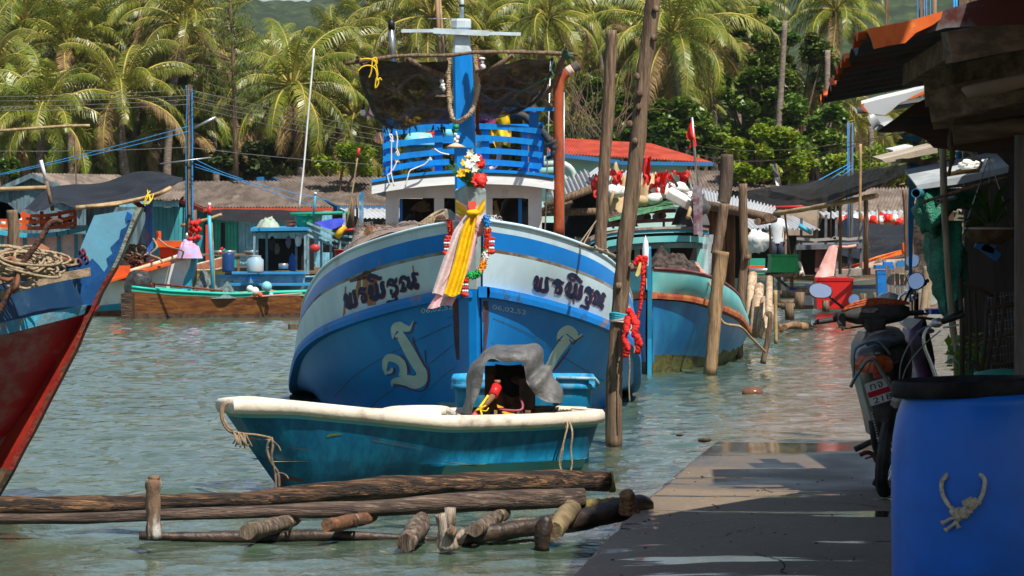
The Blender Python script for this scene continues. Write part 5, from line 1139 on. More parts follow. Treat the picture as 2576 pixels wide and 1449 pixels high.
# ---------------------------------------------------------------- ribbons, garlands, bouquet on the stem
Ys=25.95
def ribbons():
    yel=M('yellow_satin',(.85,.55,.004),(.75,.42,.003),sc_=9,rough=.5,transl=.15,bump=.3); pk=M('pink_satin',(.78,.40,.46),(.75,.52,.5),sc_=9,rough=.5,transl=.2,bump=.3); pale_=M('pale_pink_satin',(.72,.58,.56),(.66,.48,.5),sc_=9,rough=.5,transl=.2,bump=.3)
    t=thing('stem_ribbons',P(1190,540,Ys),'yellow and pink cloths knotted round the white stem post of the big boat','ribbons')
    def band(nm,L_,R_,mat_,w0,dy=0):                                     # V shaped wrap following both faces of the post
        mb=MB()
        for pts in(L_,R_):
            q=rs([P(u,v,y) for u,v,y in pts],8); mb.grid(lambda a,b:q[round(a*8)]+V((0,-.008-.010*math.sin(b*9+a*3),-w0*b)),8,8)
        mb.build(nm,mat_,t)
    band('pink_wrap',[(1148,500,26.16),(1165,512,26.07),(1181,522,25.97)],[(1196,522,25.97),(1206,512,26.05),(1219,500,26.17)],pk,.07)
    band('yellow_wrap',[(1147,502,26.13),(1165,520,26.04),(1182,531,25.94)],[(1195,531,25.94),(1206,515,26.02),(1220,498,26.14)],yel,.10)
    band('lower_pink_wrap',[(1147,537,26.12),(1165,548,26.03),(1183,550,25.93)],[(1193,550,25.93),(1206,548,26.02),(1221,535,26.14)],pk,.055)
    mb=MB(); mb.box(P(1188,520,25.99),(.066,.02,.09)); mb.build('red_patch',M('red_patch_cloth',(.7,.09,.05),rough=.7),t)
    mb=MB(); mb.ball(P(1189,536,25.9),.045,0,12,.5,1,(1.2,.8,.7)); mb.build('knot',yel,t)
    def tail(nm,pts,w_,mat_,seed,dy):
        q=rs([P(u,v,Ys+dy-.0006*(v-540)) for u,v in pts],26); W=[interp(i/26,[0,.2,1],w_) for i in range(27)]; mb=MB()
        mb.grid(lambda a,b:q[round(a*26)]+V(((b-.5)*W[round(a*26)],.022*math.sin(b*11+seed+a*2)-.02,.015*math.sin(b*5+seed))),26,14); mb.build(nm,mat_,t)
    tail('pale_pink_tail',[(1180,545),(1160,590),(1140,650),(1125,700),(1113,742)],[.06,.13,.17],pale_,1,.03)
    tail('pink_tail',[(1195,548),(1183,600),(1165,660),(1135,720),(1106,772)],[.05,.10,.20],pk,4,.05)
    tail('yellow_tail',[(1190,542),(1178,580),(1165,640),(1150,700),(1137,742)],[.07,.11,.13],yel,2,-.02)
    mb=MB(); heap_=[(1207,565,.06),(1212,556,.05),(1203,575,.05)]; 
    for i,(u,v,r) in enumerate(heap_): mb.ball(P(u,v,25.98),r*.9,0,12,.8,i,(1,.5,1.2))
    mb.build('pink_bow',pk,t)
    mb=MB(); sheet(mb,[P(1115,530,26.5),P(1130,526,26.4),P(1147,540,26.3)],[P(1148,580,26.4),P(1155,585,26.3),P(1162,590,26.2)],8,6,.03,6,2); mb.build('clear_plastic',M('clear_film',(.6,.64,.66),rough=.15,alpha=.42,spec=.8),t)
ribbons()
def garland():
    cols=[M('garland_blue',(.03,.25,.62),rough=.7),M('garland_cream',(.6,.45,.28),rough=.7),M('garland_red',(.65,.045,.015),(.5,.02,.01),sc_=40,rough=.7),M('garland_green',(.01,.32,.06),rough=.7),M('garland_white',(.72,.66,.64),rough=.7),M('garland_orange',(.80,.26,.01),rough=.7)]
    t=thing('flower_garland',P(1225,600,Ys),'long beaded garland of blue, red, white, orange and green hanging on the stem post','garland','garlands on the big boat bow')
    def mf(f): return 0 if f<.14 else 1 if f<.18 else 2 if f<.44 else 3 if f<.47 else 4 if f<.58 else 1 if f<.6 else 5 if f<.74 else 1 if f<.77 else 3
    beads('garland_string',[(1217,545),(1224,552),(1227,575),(1226,605),(1222,635),(1217,660),(1209,680),(1196,692),(1181,694),(1169,690)],.030,Ys-.02,cols,mf,t,step=.016)
    def tassel(u,v,s,par):
        mb=MB(); rnd=random.Random(int(u)); 
        for k in range(3):
            for j in range(4):
                mb.ball(P(u-5*s+5*s*k+rnd.uniform(-1,1),v+j*8*s,Ys-.03),.013*s,1 if j%2 else 0,6,.3,k)
        for k in range(14): mb.ball(P(u+rnd.uniform(-8,8)*s,v+33*s+rnd.uniform(-2,2),Ys-.03),.016*s,0,6,.7,k)
        for k in range(7): a=P(u+rnd.uniform(-5,5)*s,v+27*s,Ys-.03); mb.tube([a,a+V((rnd.uniform(-.03,.03),0,-.03))],.004,4,m=2)
        mb.build('tassel',[cols[2],cols[4],cols[3]],par)
    mb=MB(); 
    for k in range(14): mb.ball(P(1170+ (k%3-1)*5,700+(k*3)%8,Ys-.03),.016,0,6,.6,k)
    mb.build('flower_cluster',cols[2],t)
    tassel(1170,708,1.0,t); tassel(1236,600,1.0,t)
    t2=thing('flower_garland',P(1140,600,26.4),'short red garland with a tassel left of the yellow ribbon','garland','garlands on the big boat bow')
    beads('garland_string',[(1131,553),(1133,575),(1136,592),(1143,605),(1147,618),(1147,630)],.026,Ys+.25,cols,lambda f:2 if f<.86 else 4,t2,step=.018); 
    mb=MB(); 
    for k in range(10): mb.ball(P(1124+ (k%4)*4,596+(k*3)%6,Ys+.2),.015,0,6,.6,k)
    mb.build('flower_cluster',cols[2],t2)
    tassel(1124,604,.95,t2)
    # bouquet
    t3=thing('flower_bouquet',P(1183,470,26.1),'bouquet of yellow, white and red artificial flowers on top of the stem post','flowers')
    def flower(nm,u,v,r,mat_,n=6,seed=0,dy=0):
        rnd=random.Random(seed); mb=MB(); c=P(u,v,26.05+dy); ax_=V((rnd.uniform(-.5,.5),-1,rnd.uniform(.1,.7))).normalized(); x=ax_.cross(V((0,0,1))).normalized(); y=x.cross(ax_)
        for k in range(n):
            a=k*2*math.pi/n+rnd.random()*.4; d=x*math.cos(a)+y*math.sin(a); s=d.cross(ax_); L_=r*rnd.uniform(.85,1.15)
            mb.add([c,c+d*L_*.5+s*L_*.32+ax_*L_*.25,c+d*L_+ax_*L_*.35,c+d*L_*.5-s*L_*.32+ax_*L_*.25],[(0,1,2,3)])
        mb.build(nm,mat_,t3)
    yl=M('yellow_petal',(.80,.48,.01),(.7,.25,.01),sc_=30,thr=.6,rough=.6,transl=.2); wh=M('white_petal',(.75,.76,.66),(.6,.6,.3),sc_=30,thr=.6,rough=.6,transl=.2); rd=M('red_petal',(.72,.03,.02),(.75,.25,.2),sc_=30,thr=.62,rough=.6,transl=.2)
    flower('yellow_flower',1163,437,.055,yl,7,1,-.03); flower('yellow_flower',1166,412,.04,yl,6,2); flower('yellow_flower',1180,396,.04,yl,6,3,.03); flower('yellow_flower',1176,428,.03,yl,6,9,-.05)
    flower('white_flower',1184,385,.04,wh,7,4); flower('white_flower',1181,415,.05,wh,7,5,-.03); flower('white_flower',1194,400,.045,wh,7,6); flower('white_flower',1196,425,.04,wh,6,7,-.03)
    flower('red_flower',1208,410,.05,rd,8,8); flower('red_flower',1205,453,.07,rd,10,10,-.06); flower('red_flower',1203,397,.035,rd,7,11,.02)
    mb=MB(); mb.ball(P(1208,455,26.0),.055,0,12,.7,3); mb.ball(P(1212,414,26.06),.03,0,10,.7,4); mb.build('red_bloom',rd,t3)
    rnd=random.Random(5); mb=MB()
    for k in range(46):
        a=P(1183+rnd.uniform(-6,6),470,26.1+rnd.uniform(-.05,.05)); ang=rnd.uniform(-.9,.8); L_=rnd.uniform(.12,.27); e=a+V((math.sin(ang)*L_,rnd.uniform(-.08,.06),math.cos(ang)*L_)); s=V((.007,0,.002)); m_=a.lerp(e,.55); mb.add([a,m_-s,e,m_+s],[(0,1,2,3)])
        mb.tube([a,e],.002,3)
        for j in range(7):
            q=a.lerp(e,.3+j*.1); mb.add([q,q+V((.022,-.005,.012)),q+V((.024,0,.016))],[(0,1,2)]); mb.add([q,q+V((-.022,-.005,.012)),q+V((-.024,0,.016))],[(0,1,2)])
    mb.build('leaves',M('artificial_leaf',(.03,.15,.05),(.12,.28,.03),sc_=12,rough=.4,transl=.2),t3)
garland()
# deck clutter above the left gunwale
def deckgear():
    gn=M('grey_fishing_net',(.24,.19,.17),(.12,.10,.10),(.36,.28,.24),sc_=9,rough=.9,bump=1,bs=70); br=M('brown_mesh_net',(.20,.09,.04),(.42,.22,.06),sc_=26,thr=.55,soft=.03,rough=.9,bump=1,bs=60)
    t=thing('net_heap',P(985,600,28.7),'heap of grey and brown fishing nets behind the left bulwark of the big boat','nets')
    mb=MB(); heap(mb,P(915,632,28.8),.38,.5,.22,3,rough_=.5); heap(mb,P(1030,602,28.6),.75,.6,.17,5,rough_=.6); mb.build('net_pile',gn,t)
    mb=MB(); heap(mb,P(938,622,28.45),.26,.3,.20,8,rough_=.3); mb.build('brown_net',br,t)
    mb=MB(); sheet(mb,[P(915,572,28.5),P(960,566,28.5),P(1010,568,28.4),P(1060,566,28.2)],[P(880,628,28.3),P(960,590,28.1),P(1010,582,27.9),P(1060,574,27.8)],20,6,.03,5,6); mb.build('net_cover',M('tan_net_cover',(.33,.25,.20),(.2,.15,.13),sc_=8,rough=.9,bump=.8,bs=60,alpha=.9),t)
    mb=MB(); rnd=random.Random(9)
    for k in range(70):
        a=P(rnd.uniform(900,1060),rnd.uniform(565,590),28.3); mb.tube(curve([a,a+V((rnd.uniform(-.06,.06),0,rnd.uniform(0,.04))),a+V((rnd.uniform(-.1,.1),0,rnd.uniform(-.03,.03)))],3),.0022,3)
    mb.build('loose_filament',gn,t)
    t=thing('coiled_rope',P(1090,560,27.7),'thick coiled rope round a wooden bollard behind the big boat bow rail','rope')
    mb=MB()
    for k in range(5): c=P(1090+k*3,556-k*2.5,27.7); mb.tube([c+V((math.cos(a)*(.12-.012*k),math.sin(a)*.1,math.sin(a+1)*.035+k*.006)) for a in[i*math.pi/8 for i in range(16)]],.016,6,closed=True)
    mb.build('coil',rope_m,t); mb=MB(); mb.tube([P(1105,560,27.5),P(1112,543,27.75)],.045,10); mb.build('bollard',wood_log,t)
    mb=MB(); rnd=random.Random(3)
    for k in range(26):
        a=P(1236+rnd.uniform(-4,10),566,26.8); mb.tube(curve([a,a+V((rnd.uniform(-.05,.05),0,rnd.uniform(.02,.08))),a+V((rnd.uniform(-.07,.07),0,rnd.uniform(0,.09)))],3),.0022,3)
    tag(mb.build('fishing_line_tangle',white_p),'small tangle of white line on the bow rail right of the stem','line tangle')
deckgear()
# ================================================================ tall mooring poles and ropes
pole('mooring_pole',[(1539,76),(1536,150),(1532,225),(1525,362),(1516,474),(1514,540),(1510,625),(1500,800)],40,.074,wood_grey,'shorter tall pole with a sawn top behind the bow of the big boat','pole','tall wooden poles',wob=.18,seg=12,taper=1.05)
mpb=pole('mooring_pole',[(1648,-40),(1643,0),(1632,95),(1620,175),(1613,250),(1603,362),(1590,487),(1572,612),(1564,724),(1550,874),(1544,1000),(1545,1130)],24.6,.056,wood_grey,'tallest pole leaning at the right side of the big boat, tied with red cloth','pole','tall wooden poles',wob=.18,seg=12,taper=1.16)
def knots():
    for par,Yk,lst in((None,24.53,((1650,22),(1646,95),(1603,193),(1610,236),(1606,270),(1584,312),(1598,355),(1556,720))),): 
        mb=MB()
        for u,v in lst: mb.ball(P(u,v,Yk),.026,0,8,.3,int(u),(1,.6,1.2))
    mb.build('branch_stub',wood_grey,mpb)
knots()
t=thing('pole_cloths',P(1585,830,24.4),'cyan and white rag with a bunch of red cloth tied to the tallest pole','cloth')
mb=MB(); 
for k in range(7): c=P(1560,790+k*3.2,24.6); mb.tube([c+V((math.cos(a)*.076,math.sin(a)*.076,.008*math.sin(a*2+k))) for a in[i*math.pi/9 for i in range(18)]],.011,6,closed=True,m=0 if k<4 else 1)
mb.build('wrapped_rag',[M('cyan_rag',(.03,.32,.42),rough=.8),M('dirty_white_rag',(.5,.42,.38),rough=.9)],t)
mb=MB(); rnd=random.Random(7); path=rs([P(1582,782,24.45),P(1592,800,24.45),P(1600,815,24.42),P(1596,840,24.4),P(1606,860,24.4),P(1603,885,24.4)],22)
for i,p in enumerate(path): mb.ball(p,.026+.012*noise.noise(p*9),0,8,.9,i,(1,.8,1))
path=rs([P(1580,800,24.45),P(1576,830,24.42),P(1570,850,24.42),P(1577,870,24.4),P(1574,892,24.4)],20)
for i,p in enumerate(path): mb.ball(p,.026+.010*noise.noise(p*9),0,8,.9,i+40,(1,.8,1))
mb.build('red_cloth',M('crumpled_red_cloth',(.68,.025,.02),(.5,.015,.015),sc_=20,rough=.8,bump=.5,bs=40),t)
mb=MB(); mb.tube(curve([P(1580,860,24.4),P(1584,920,24.4),P(1582,965,24.4),P(1584,1012,24.4)],5),.006,5); mb.tube(curve([P(1598,870,24.4),P(1596,892,24.4)],3),.012,5); mb.build('string',rope_m,t)
mb=MB(); q=rs([P(1400,598,27.5),P(1478,622,27.2),P(1503,627,26.5),P(1538,641,25.6),P(1570,657,24.8),P(1591,671,24.5)],20); mb.tube(q,.016,8,wob=.2); mb.tube([V((p.x,p.y,p.z))+V((.0,.0,.024*math.sin(i*1.3))) for i,p in enumerate(q)],.009,6)
tag(mb.build('mooring_rope',rope_m),'thick mooring rope from the right bow rail to the tallest pole','rope')
mb=MB(); mb.tube(sag(P(1500,555,34),P(1458,612,28),.0),.007,4); mb.tube(sag(P(1497,560,34),P(1466,618,28),.0),.007,4); tag(mb.build('thin_rope_pair',rope_m),'two thin ropes slanting down to the right bow rail of the big boat','rope')
# ================================================================ teal boat
def teal_boat():
    t=thing('fishing_boat',V((1.6,37.1,0)),'teal boat with maroon trim and red flags on its roof, right of the big boat','boat','moored fishing boats')
    ht=M('teal_hull',(.001,.15,.39),(.002,.10,.27),(.008,.30,.52),sc_=2,st=(1,1,.6),thr=.52,soft=.2,thr3=.64,rough=.4,bump=.1); foul=M('fouled_waterline',(.06,.055,.03),(.13,.13,.03),(.03,.03,.02),sc_=6,rough=.9,bump=.6)
    rr=M('rusty_red_rail',(.32,.06,.035),(.45,.16,.05),(.5,.35,.22),sc_=5,st=(1,1,1),thr=.5,thr3=.66,rough=.7); bt=M('light_teal_bulwark',(.10,.42,.45),(.22,.5,.46),sc_=2.5,thr=.55,soft=.15,rough=.5); mr=M('maroon_rail',(.14,.035,.04),(.2,.1,.09),sc_=6,rough=.6)
    zg=[1.21,1.19,1.15,1.08,.97,.85,.72,.6,.5,.5,.55]; zr=[.93,.91,.88,.80,.70,.60,.47,.36,.3,.3,.3]
    pos,GL,RT,bv,ax,sd=make_bow_boat(t,1.6,37.1,.07,.70,zg,zr,[ht,foul,rr,mr,bt,mr],[(0,3),(.12,4)],stripe=lambda p:p.z<.17+.05*noise.noise(V((p.x*2,0,0))),rakef=.3,railr=.8,deckz=.25)
    mb=MB(); 
    b=[V((1.6,37.05,-.3)),V((1.6,37.0,.4)),V((1.595,36.85,.95)),V((1.58,36.75,1.45))]
    for a,c in zip(b[:-1],b[1:]): mb.bar(a,c,.05,.12,up=(0,1,0))
    mb.build('stem_post',M('stem_bright_blue',(.02,.28,.50),(.18,.16,.05),sc_=5,thr=.62,rough=.5),t)
    mb=MB(); q=[P(1623,594,36.6),P(1620,612,36.6),P(1624,672,36.6)]; mb.lathe(P(1624,668,36.6),[(.035,0),(.04,.18),(.03,.27),(.0,.35)],6); mb.build('bow_spike',white_p,t)
    mb=MB(); rnd=random.Random(3); pth=rs([P(1625,650,36.5),P(1618,675,36.5),P(1617,710,36.5),P(1613,740,36.5),P(1612,765,36.5),P(1604,800,36.5)],30)
    for i,p in enumerate(pth): mb.ball(p,.035-.0006*i,0,6,.8,i)
    for k in range(10): mb.ball(P(1606+rnd.uniform(-8,10),655+rnd.uniform(-8,12),36.6),.035,0,6,.8,k)
    mb.build('red_bow_cloth',red,t)
    mb=MB(); sheet(mb,[P(1608,662,36.5),P(1615,660,36.5),P(1622,664,36.5)],[P(1598,692,36.5),P(1604,696,36.5),P(1612,686,36.5)],6,6,.05,5,2); mb.build('pale_yellow_rag',M('pale_yellow_rag',(.6,.5,.15),rough=.8),t)
    # nets on the foredeck
    mb=MB(); heap(mb,P(1680,676,38.6),.75,.6,.22,2,rough_=.5); mb.build('dark_net',net_black,t)
    mb=MB(); heap(mb,P(1738,698,39.2),.42,.45,.20,5,rough_=.3); mb.build('pink_net',M('pink_net',(.50,.30,.24),(.38,.2,.16),sc_=10,rough=.9,bump=.7,bs=60),t)
    # cabin
    Y=42; lt=bt; 
    mb=MB()
    for a,b2 in((1529,1545),(1597,1610),(1670,1686),(1753,1781)): obox(mb,a,b2,606,690,Y,.08)
    mb.build('cabin_post',lt,t)
    mb=MB(); obox(mb,1530,1780,655,700,Y+.02,.05); mb.build('cabin_front',lt,t)
    mb=MB(); obox(mb,1535,1775,604,700,Y+1.6,.05); mb.build('cabin_back',dark_in,t)
    tb=[(1486,600),(1530,582),(1600,574),(1680,570),(1740,570),(1783,574)]
    T=rs([P(u,v,Y-.4) for u,v in tb],12)
    def lay(d0,d1,y0,y1,nm,mt):
        mb=MB()
        for a,b2 in zip(T[:-1],T[1:]): mb.prism([a+V((0,y0,-d0)),b2+V((0,y0,-d0)),b2+V((0,y0,-d1)),a+V((0,y0,-d1))],(0,y1-y0,0))
        mb.build(nm,mt,t)
    lay(0,.03,-.02,2.2,'roof_edge',M('worn_wood_edge',(.35,.28,.24),(.2,.1,.08),sc_=5,rough=.9)); lay(.03,.075,0,.05,'upper_fascia',M('fascia_blue',(.05,.30,.42),sc_=5,rough=.6)); lay(.08,.12,.05,.1,'fascia_gap',dark_in); lay(.12,.20,.0,.05,'lower_fascia',lt)
    lay(.21,.28,.06,.12,'window_header',M('grey_teal_trim',(.16,.27,.27),(.1,.18,.18),sc_=6,rough=.7))
    mb=MB(); q=rs([P(1783,590,41.5),P(1779,640,41.5),P(1776,690,41.5)],6); mb.grid(lambda a,b:q[round(a*6)]+V(((b-.5)*.13,.04*math.sin(b*7+a*3),0)),6,6); mb.build('plastic_curtain',M('clear_curtain',(.5,.56,.6),rough=.2,alpha=.6),t)
    # roof rail and load
    for k,v in enumerate((533,556)):
        mb=MB(); q=rs([P(1500,v+16,Y-.2),P(1600,v+2,Y-.2),P(1700,v-3,Y-.2)],8)
        for a,b2 in zip(q[:-1],q[1:]): mb.bar(a,b2,.03,.05)
        mb.build('roof_rail',mr,t)
    mb=MB(); obox(mb,1667,1673,528,573,Y-.22,.05); obox(mb,1540,1546,530,575,Y-.22,.05); mb.build('rail_post',mr,t)
    mb=MB(); sheet(mb,[P(1528,548,41.6),P(1600,530,41.6),P(1694,512,41.6)],[P(1540,530,43),P(1600,516,43),P(1690,500,43)],20,5,.05,3,2); sheet(mb,[P(1530,549,41.58),P(1600,531,41.58),P(1695,513,41.58)],[P(1532,558,41.5),P(1605,541,41.5),P(1694,520,41.5)],20,4,.03,6,2); mb.build('green_net_mat',M('green_netting',(.04,.14,.06),(.09,.24,.12),sc_=16,rough=.8,bump=.9,bs=60),t)
    mb=MB()
    for k,(u,v) in enumerate(((1611,548),(1626,547),(1650,546),(1664,543),(1592,552))): mb.tube([P(u,v,41.9),P(u+3,v-1,42.2)],.05,12,m=k%2)
    mb.build('stored_bottles',[M('grey_bottle',(.35,.38,.42),(.15,.15,.15),sc_=8,rough=.4),rope_dark],t)
    mb=MB(); heap(mb,P(1560,570,42.2),.5,.5,.2,8); mb.build('black_net_roll',net_black,t)
teal_boat()
cream_c=M('cream_sheet',(.46,.34,.19),(.36,.25,.14),sc_=3,rough=.8,bump=.3); foam=M('white_foam',(.72,.72,.70),(.6,.58,.52),sc_=5,rough=.8); redflag=M('red_flag_cloth',(.70,.05,.04),(.55,.03,.03),sc_=6,rough=.7,transl=.2); darkbag=M('dark_bag',(.045,.048,.045),(.09,.09,.085),sc_=4,rough=.45,bump=.4)
mb=MB(); heap(mb,P(1562,545,42.6),.62,.8,.62,2,rough_=.35); heap(mb,P(1640,520,42.8),.55,.8,.52,4,rough_=.35); tag(mb.build('cloth_bundle',cream_c),'cream cloth bundles on the roof of the teal boat','cloth bundle')
for k,(u,v,w_,h_,s,lb) in enumerate(((1500,470,30,50,1,'leftmost crumpled red flag on the teal boat roof'),(1552,448,34,40,2,'bright red flag on the float heap beside the shorter pole'),(1626,430,26,66,3,'red flag standing highest on the teal boat roof load'),(1660,462,34,56,4,'broad red flag in the middle of the white floats'),(1684,443,24,24,5,'small red flag blowing left above the white floats'),(1718,448,28,34,6,'looped red flag at the right end of the float heap'),(1640,480,24,34,7,'red flag hanging low over the white floats'),(1636,502,14,26,8,'small dark red rag under the white floats'))):
    mb=MB(); c=P(u,v,42.2+k*.05); W_=PX(w_,42); Hh=PX(h_,42); mb.grid(lambda a,b:c+V(((a-.5)*W_*(1-.4*b)+.06*noise.noise(V((a*3,b*3,s))),.10*math.sin(a*7+s)+.08*noise.noise(V((a*4,b*4,s+3))),(.5-b)*Hh+.07*noise.noise(V((a*3,b*3,s+8))))),10,10)
    tag(mb.build('red_flag',redflag),lb,'flag','red flags on the teal boat roof')
rnd=random.Random(12)
for k in range(16):
    u=1546+rnd.uniform(-8,22) if k<4 else 1640+rnd.uniform(0,100); v=rnd.uniform(466,500) if k>=4 else rnd.uniform(470,480); mb=MB(); lump(mb,P(u,v+6,42.3+rnd.uniform(-.2,.3)),rnd.uniform(.07,.11),0,k,.35,(1.2,1,.85),10)
    tag(mb.build('float_ball',foam),'rounded white foam float in the heap on the teal boat roof','float','white floats on the teal boat roof')
def block():
    c=P(1711,500,41.6); q=Matrix.Rotation(R(28),3,'Y')@Matrix.Rotation(R(20),3,'X'); mb=MB(); mb.box(c,(.36,.22,.12),q); o=mb.build('foam_block',foam); b=o.modifiers.new('b','BEVEL'); b.width=.02; b.segments=2
    tag(o,'big white foam block leaning on the right end of the teal boat roof','foam block')
    mb=MB(); heap(mb,P(1740,566,41.8),.52,.5,.36,6,rough_=.5); mb.ball(P(1752,520,41.8),.16,0,12,.6,4,(1,1,1)); tag(mb.build('dark_bag',darkbag),'crumpled dark bag at the right end of the teal boat roof','bag')
    mb=MB(); mb.tube([P(1730,548,41.3),P(1742,510,41.5)],.028,10); mb.tube([P(1742,510,41.5),P(1746,480,41.7)],.022,8); tag(mb.build('bamboo_stick',bamboo),'thick bamboo stick standing against the dark bag','stick','sticks in the float heap')
    mb=MB(); mb.tube([P(1688,434,42),P(1696,452,42),P(1704,470,42)],.018,7); tag(mb.build('bamboo_stick',wood_grey),'thin forked stick poking out of the white floats','stick','sticks in the float heap')
    mb=MB(); mb.tube([P(1544,480,41.9),P(1538,500,41.9),P(1532,530,41.9)],.022,7); tag(mb.build('bamboo_stick',bamboo),'pale stick on the cream bundle beside the shorter pole','stick','sticks in the float heap')
    mb=MB(); mb.ball(P(1612,505,41.9),.075,0,10,.4,2,(1.3,1,1)); tag(mb.build('cloth_bag',cream_c),'small pale cloth bag right of the tallest pole on the teal boat','bag')
    t=thing('flag_pole',P(1755,590,41.5),'pale pole on a purple post flying a long red flag','flag'); mb=MB(); mb.tube([P(1755,470,41.5),P(1746,360,41.5),P(1741,295,41.5)],.018,7); mb.build('pole',steel,t)
    mb=MB(); mb.bar(P(1752,590,41.4),P(1750,467,41.4),.075,.075); mb.bar(P(1762,594,41.5),P(1760,468,41.5),.06,.06); mb.build('post',M('purple_post',(.13,.05,.07),(.25,.25,.28),sc_=6,rough=.7),t)
    mb=MB(); Fp=[(1742,297),(1748,330),(1752,368)]; q=rs([P(u,v,41.5) for u,v in Fp],10); mb.grid(lambda a,b:q[round(a*10)]+V((-b*interp(a,[0,.3,.6,.8,1],[.01,.08,.12,.06,.10]),.03*math.sin(b*6+a*4),-.02*b)),10,6); mb.build('flag_cloth',red,t)
block()
# dark canopy structures left and behind the teal boat
def zinc_canopy():
    t=thing('zinc_canopy',P(1500,600,48),'grey zinc canopy sheets and dark netting between the exhaust pipe and the teal boat','canopy')
    mb=MB(); corr(mb,P(1395,512,46),P(1500,470,46),P(1478,426,50),P(1380,470,50),10,.03); mb.build('roof_sheet',zinc,t)
    mb=MB(); corr(mb,P(1478,440,47),P(1640,470,47),P(1645,440,51),P(1500,424,51),14,.03); mb.build('roof_sheet',roof_zn,t)
    mb=MB(); mb.tube([P(1370,520,46),P(1500,470,46)],.06,8); mb.tube([P(1362,530,46),P(1440,505,46)],.04,8); mb.tube([P(1360,535,46.5),P(1505,532,46.5)],.055,8,wob=.2); mb.build('beam',wood_grey,t)
    mb=MB(); obox(mb,1420,1520,478,640,51,.1); obox(mb,1360,1500,560,640,49,.1); mb.build('dark_back',dark_in,t)
    mb=MB(); sheet(mb,[P(1425,560,48),P(1445,500,48.5),P(1495,492,48.5)],[P(1368,650,47),P(1420,640,47),P(1500,640,47)],14,14,.15,1.5,2); mb.build('dark_net',tarp_black,t)
    mb=MB(); obox(mb,1364,1374,530,572,52,.1); obox(mb,1400,1430,500,580,54,.1); obox(mb,1290,1330,520,580,56,.1); mb.build('green_boards',M('pale_green_boards',(.25,.55,.42),(.5,.5,.4),sc_=5,rough=.8),t)
    mb=MB(); mb.tube([P(1290,505,40),P(1297,600,40)],.05,8); mb.build('driftwood_post',wood_grey,t)
    mb=MB(); mb.tube(rs([P(1366,414,50),P(1415,412,50),P(1440,430,50),P(1448,458,50)],10),.05,8); mb.tube(rs([P(1366,420,50.5),P(1400,430,50.5),P(1425,452,50.5)],8),.04,8); mb.build('white_pipe',M('white_pipe',(.55,.58,.56),(.3,.4,.35),sc_=5,rough=.6),t)
    mb=MB(); mb.ball(P(1375,430,50.4),.16,0,10,.3,1,(1.3,1,.7)); mb.build('green_float',M('pale_green_float',(.2,.4,.36),rough=.6),t)
zinc_canopy()
def zinc_slope():
    t=thing('long_zinc_roof',P(1900,600,50),'long sagging zinc roof running down right behind the thick grey posts','canopy')
    mb=MB(); corr(mb,P(1752,506,46),P(1935,546,44),P(1955,522,50),P(1735,466,51),26,.025); mb.build('roof_sheet',roof_zn,t)
    mb=MB(); mb.tube([P(1755,512,45.8),P(1850,530,45),P(1935,548,44)],.07,8,wob=.2); mb.tube([P(1905,558,44),P(1948,552,46)],.05,8); mb.build('beam',wood_grey,t)
    for u,u2,r,Y in((1795,1792,.09,47),(1812,1808,.07,48),(1838,1836,.07,48.5),(1786,1786,.06,46.5)):
        mb=MB(); mb.tube([P(u,520,Y),P((u+u2)/2+2,620,Y),P(u2,740,Y)],r,8,wob=.25,seed=u); mb.build('post',M('orange_brown_post',(.22,.11,.05),(.1,.06,.04),sc_=5,st=(4,4,.5),rough=.9,bump=.4),t)
    mb=MB(); obox(mb,1790,1880,540,700,50,.1); mb.build('dark_back',dark_in,t)
zinc_slope()
# ================================================================ near posts by the teal boat
Pg='posts between the teal boat and the quay'
pole('mooring_post',[(1829,388),(1827,440),(1822,500),(1819,512)],38.5,.078,M('dark_post_wood',(.11,.08,.06),(.06,.04,.03),(.2,.15,.11),sc_=7,st=(5,5,.35),rough=.85,bump=.5,bs=30),'dark upper half of the split post beside the purple flag post','post',Pg,wob=.2)
pole('mooring_post',[(1822,512),(1816,560),(1808,610),(1800,640)],38.3,.065,wood_grey,'dark middle length of the split post right of the teal boat cabin','post',Pg,wob=.25)
pole('mooring_post',[(1817,632),(1808,690),(1800,770),(1797,830),(1785,945)],36.9,.078,M('pale_split_wood',(.36,.23,.12),(.20,.12,.06),(.5,.36,.22),sc_=6,st=(5,5,.35),rough=.8,bump=.5,bs=30),'pale orange split post standing in the water against the teal boat','post',Pg,wob=.3)
pole('mooring_post',[(1869,462),(1870,540),(1872,610),(1874,650),(1868,700),(1862,800),(1857,900)],42,.055*1.05,wood_grey,'straight pale post with a sawn top right of the split post','post',Pg,wob=.15)
mb=MB(); mb.ball(P(1880,648,41.9),.045,0,8,.3,1); mb.build('branch_stub',wood_grey,bpy.data.objects['mooring_post.004'] if 'mooring_post.004' in bpy.data.objects else None)
pole('mooring_post',[(1950,730),(1951,800),(1952,865)],44,.028,bamboo,'thin bark covered stake right of the white log pile','post',Pg,wob=.3)
pole('mooring_post',[(1941,790),(1930,860),(1919,915)],37.8,.035,wood_grey,'short leaning stake at the end of the slanting rope','post',Pg,wob=.3)
pole('mooring_post',[(1880,1330-1330+735),(1884,760),(1886,800)],48,.03,wood_grey,'short stake among the pale logs','post',Pg,wob=.3)
rope('slanting_rope',[P(1779,700,38),P(1795,735,37.5),P(1800,770,37),P(1820,812,37),P(1862,822,37),P(1890,850,37.3),P(1925,885,37.6)],.016,rope_m,'rope slanting from the split post down to the short leaning stake','rope')
mb=MB(); mb.tube([P(1852,808,41),P(1878,830,41)],.02,8); tag(mb.build('iron_bar',rust),'rusty bar sticking out at the stern of the teal boat','bar')
pale_log=M('pale_birch_log',(.52,.40,.28),(.30,.20,.12),(.62,.54,.45),sc_=5,st=(3,3,.6),rough=.85,bump=.3)
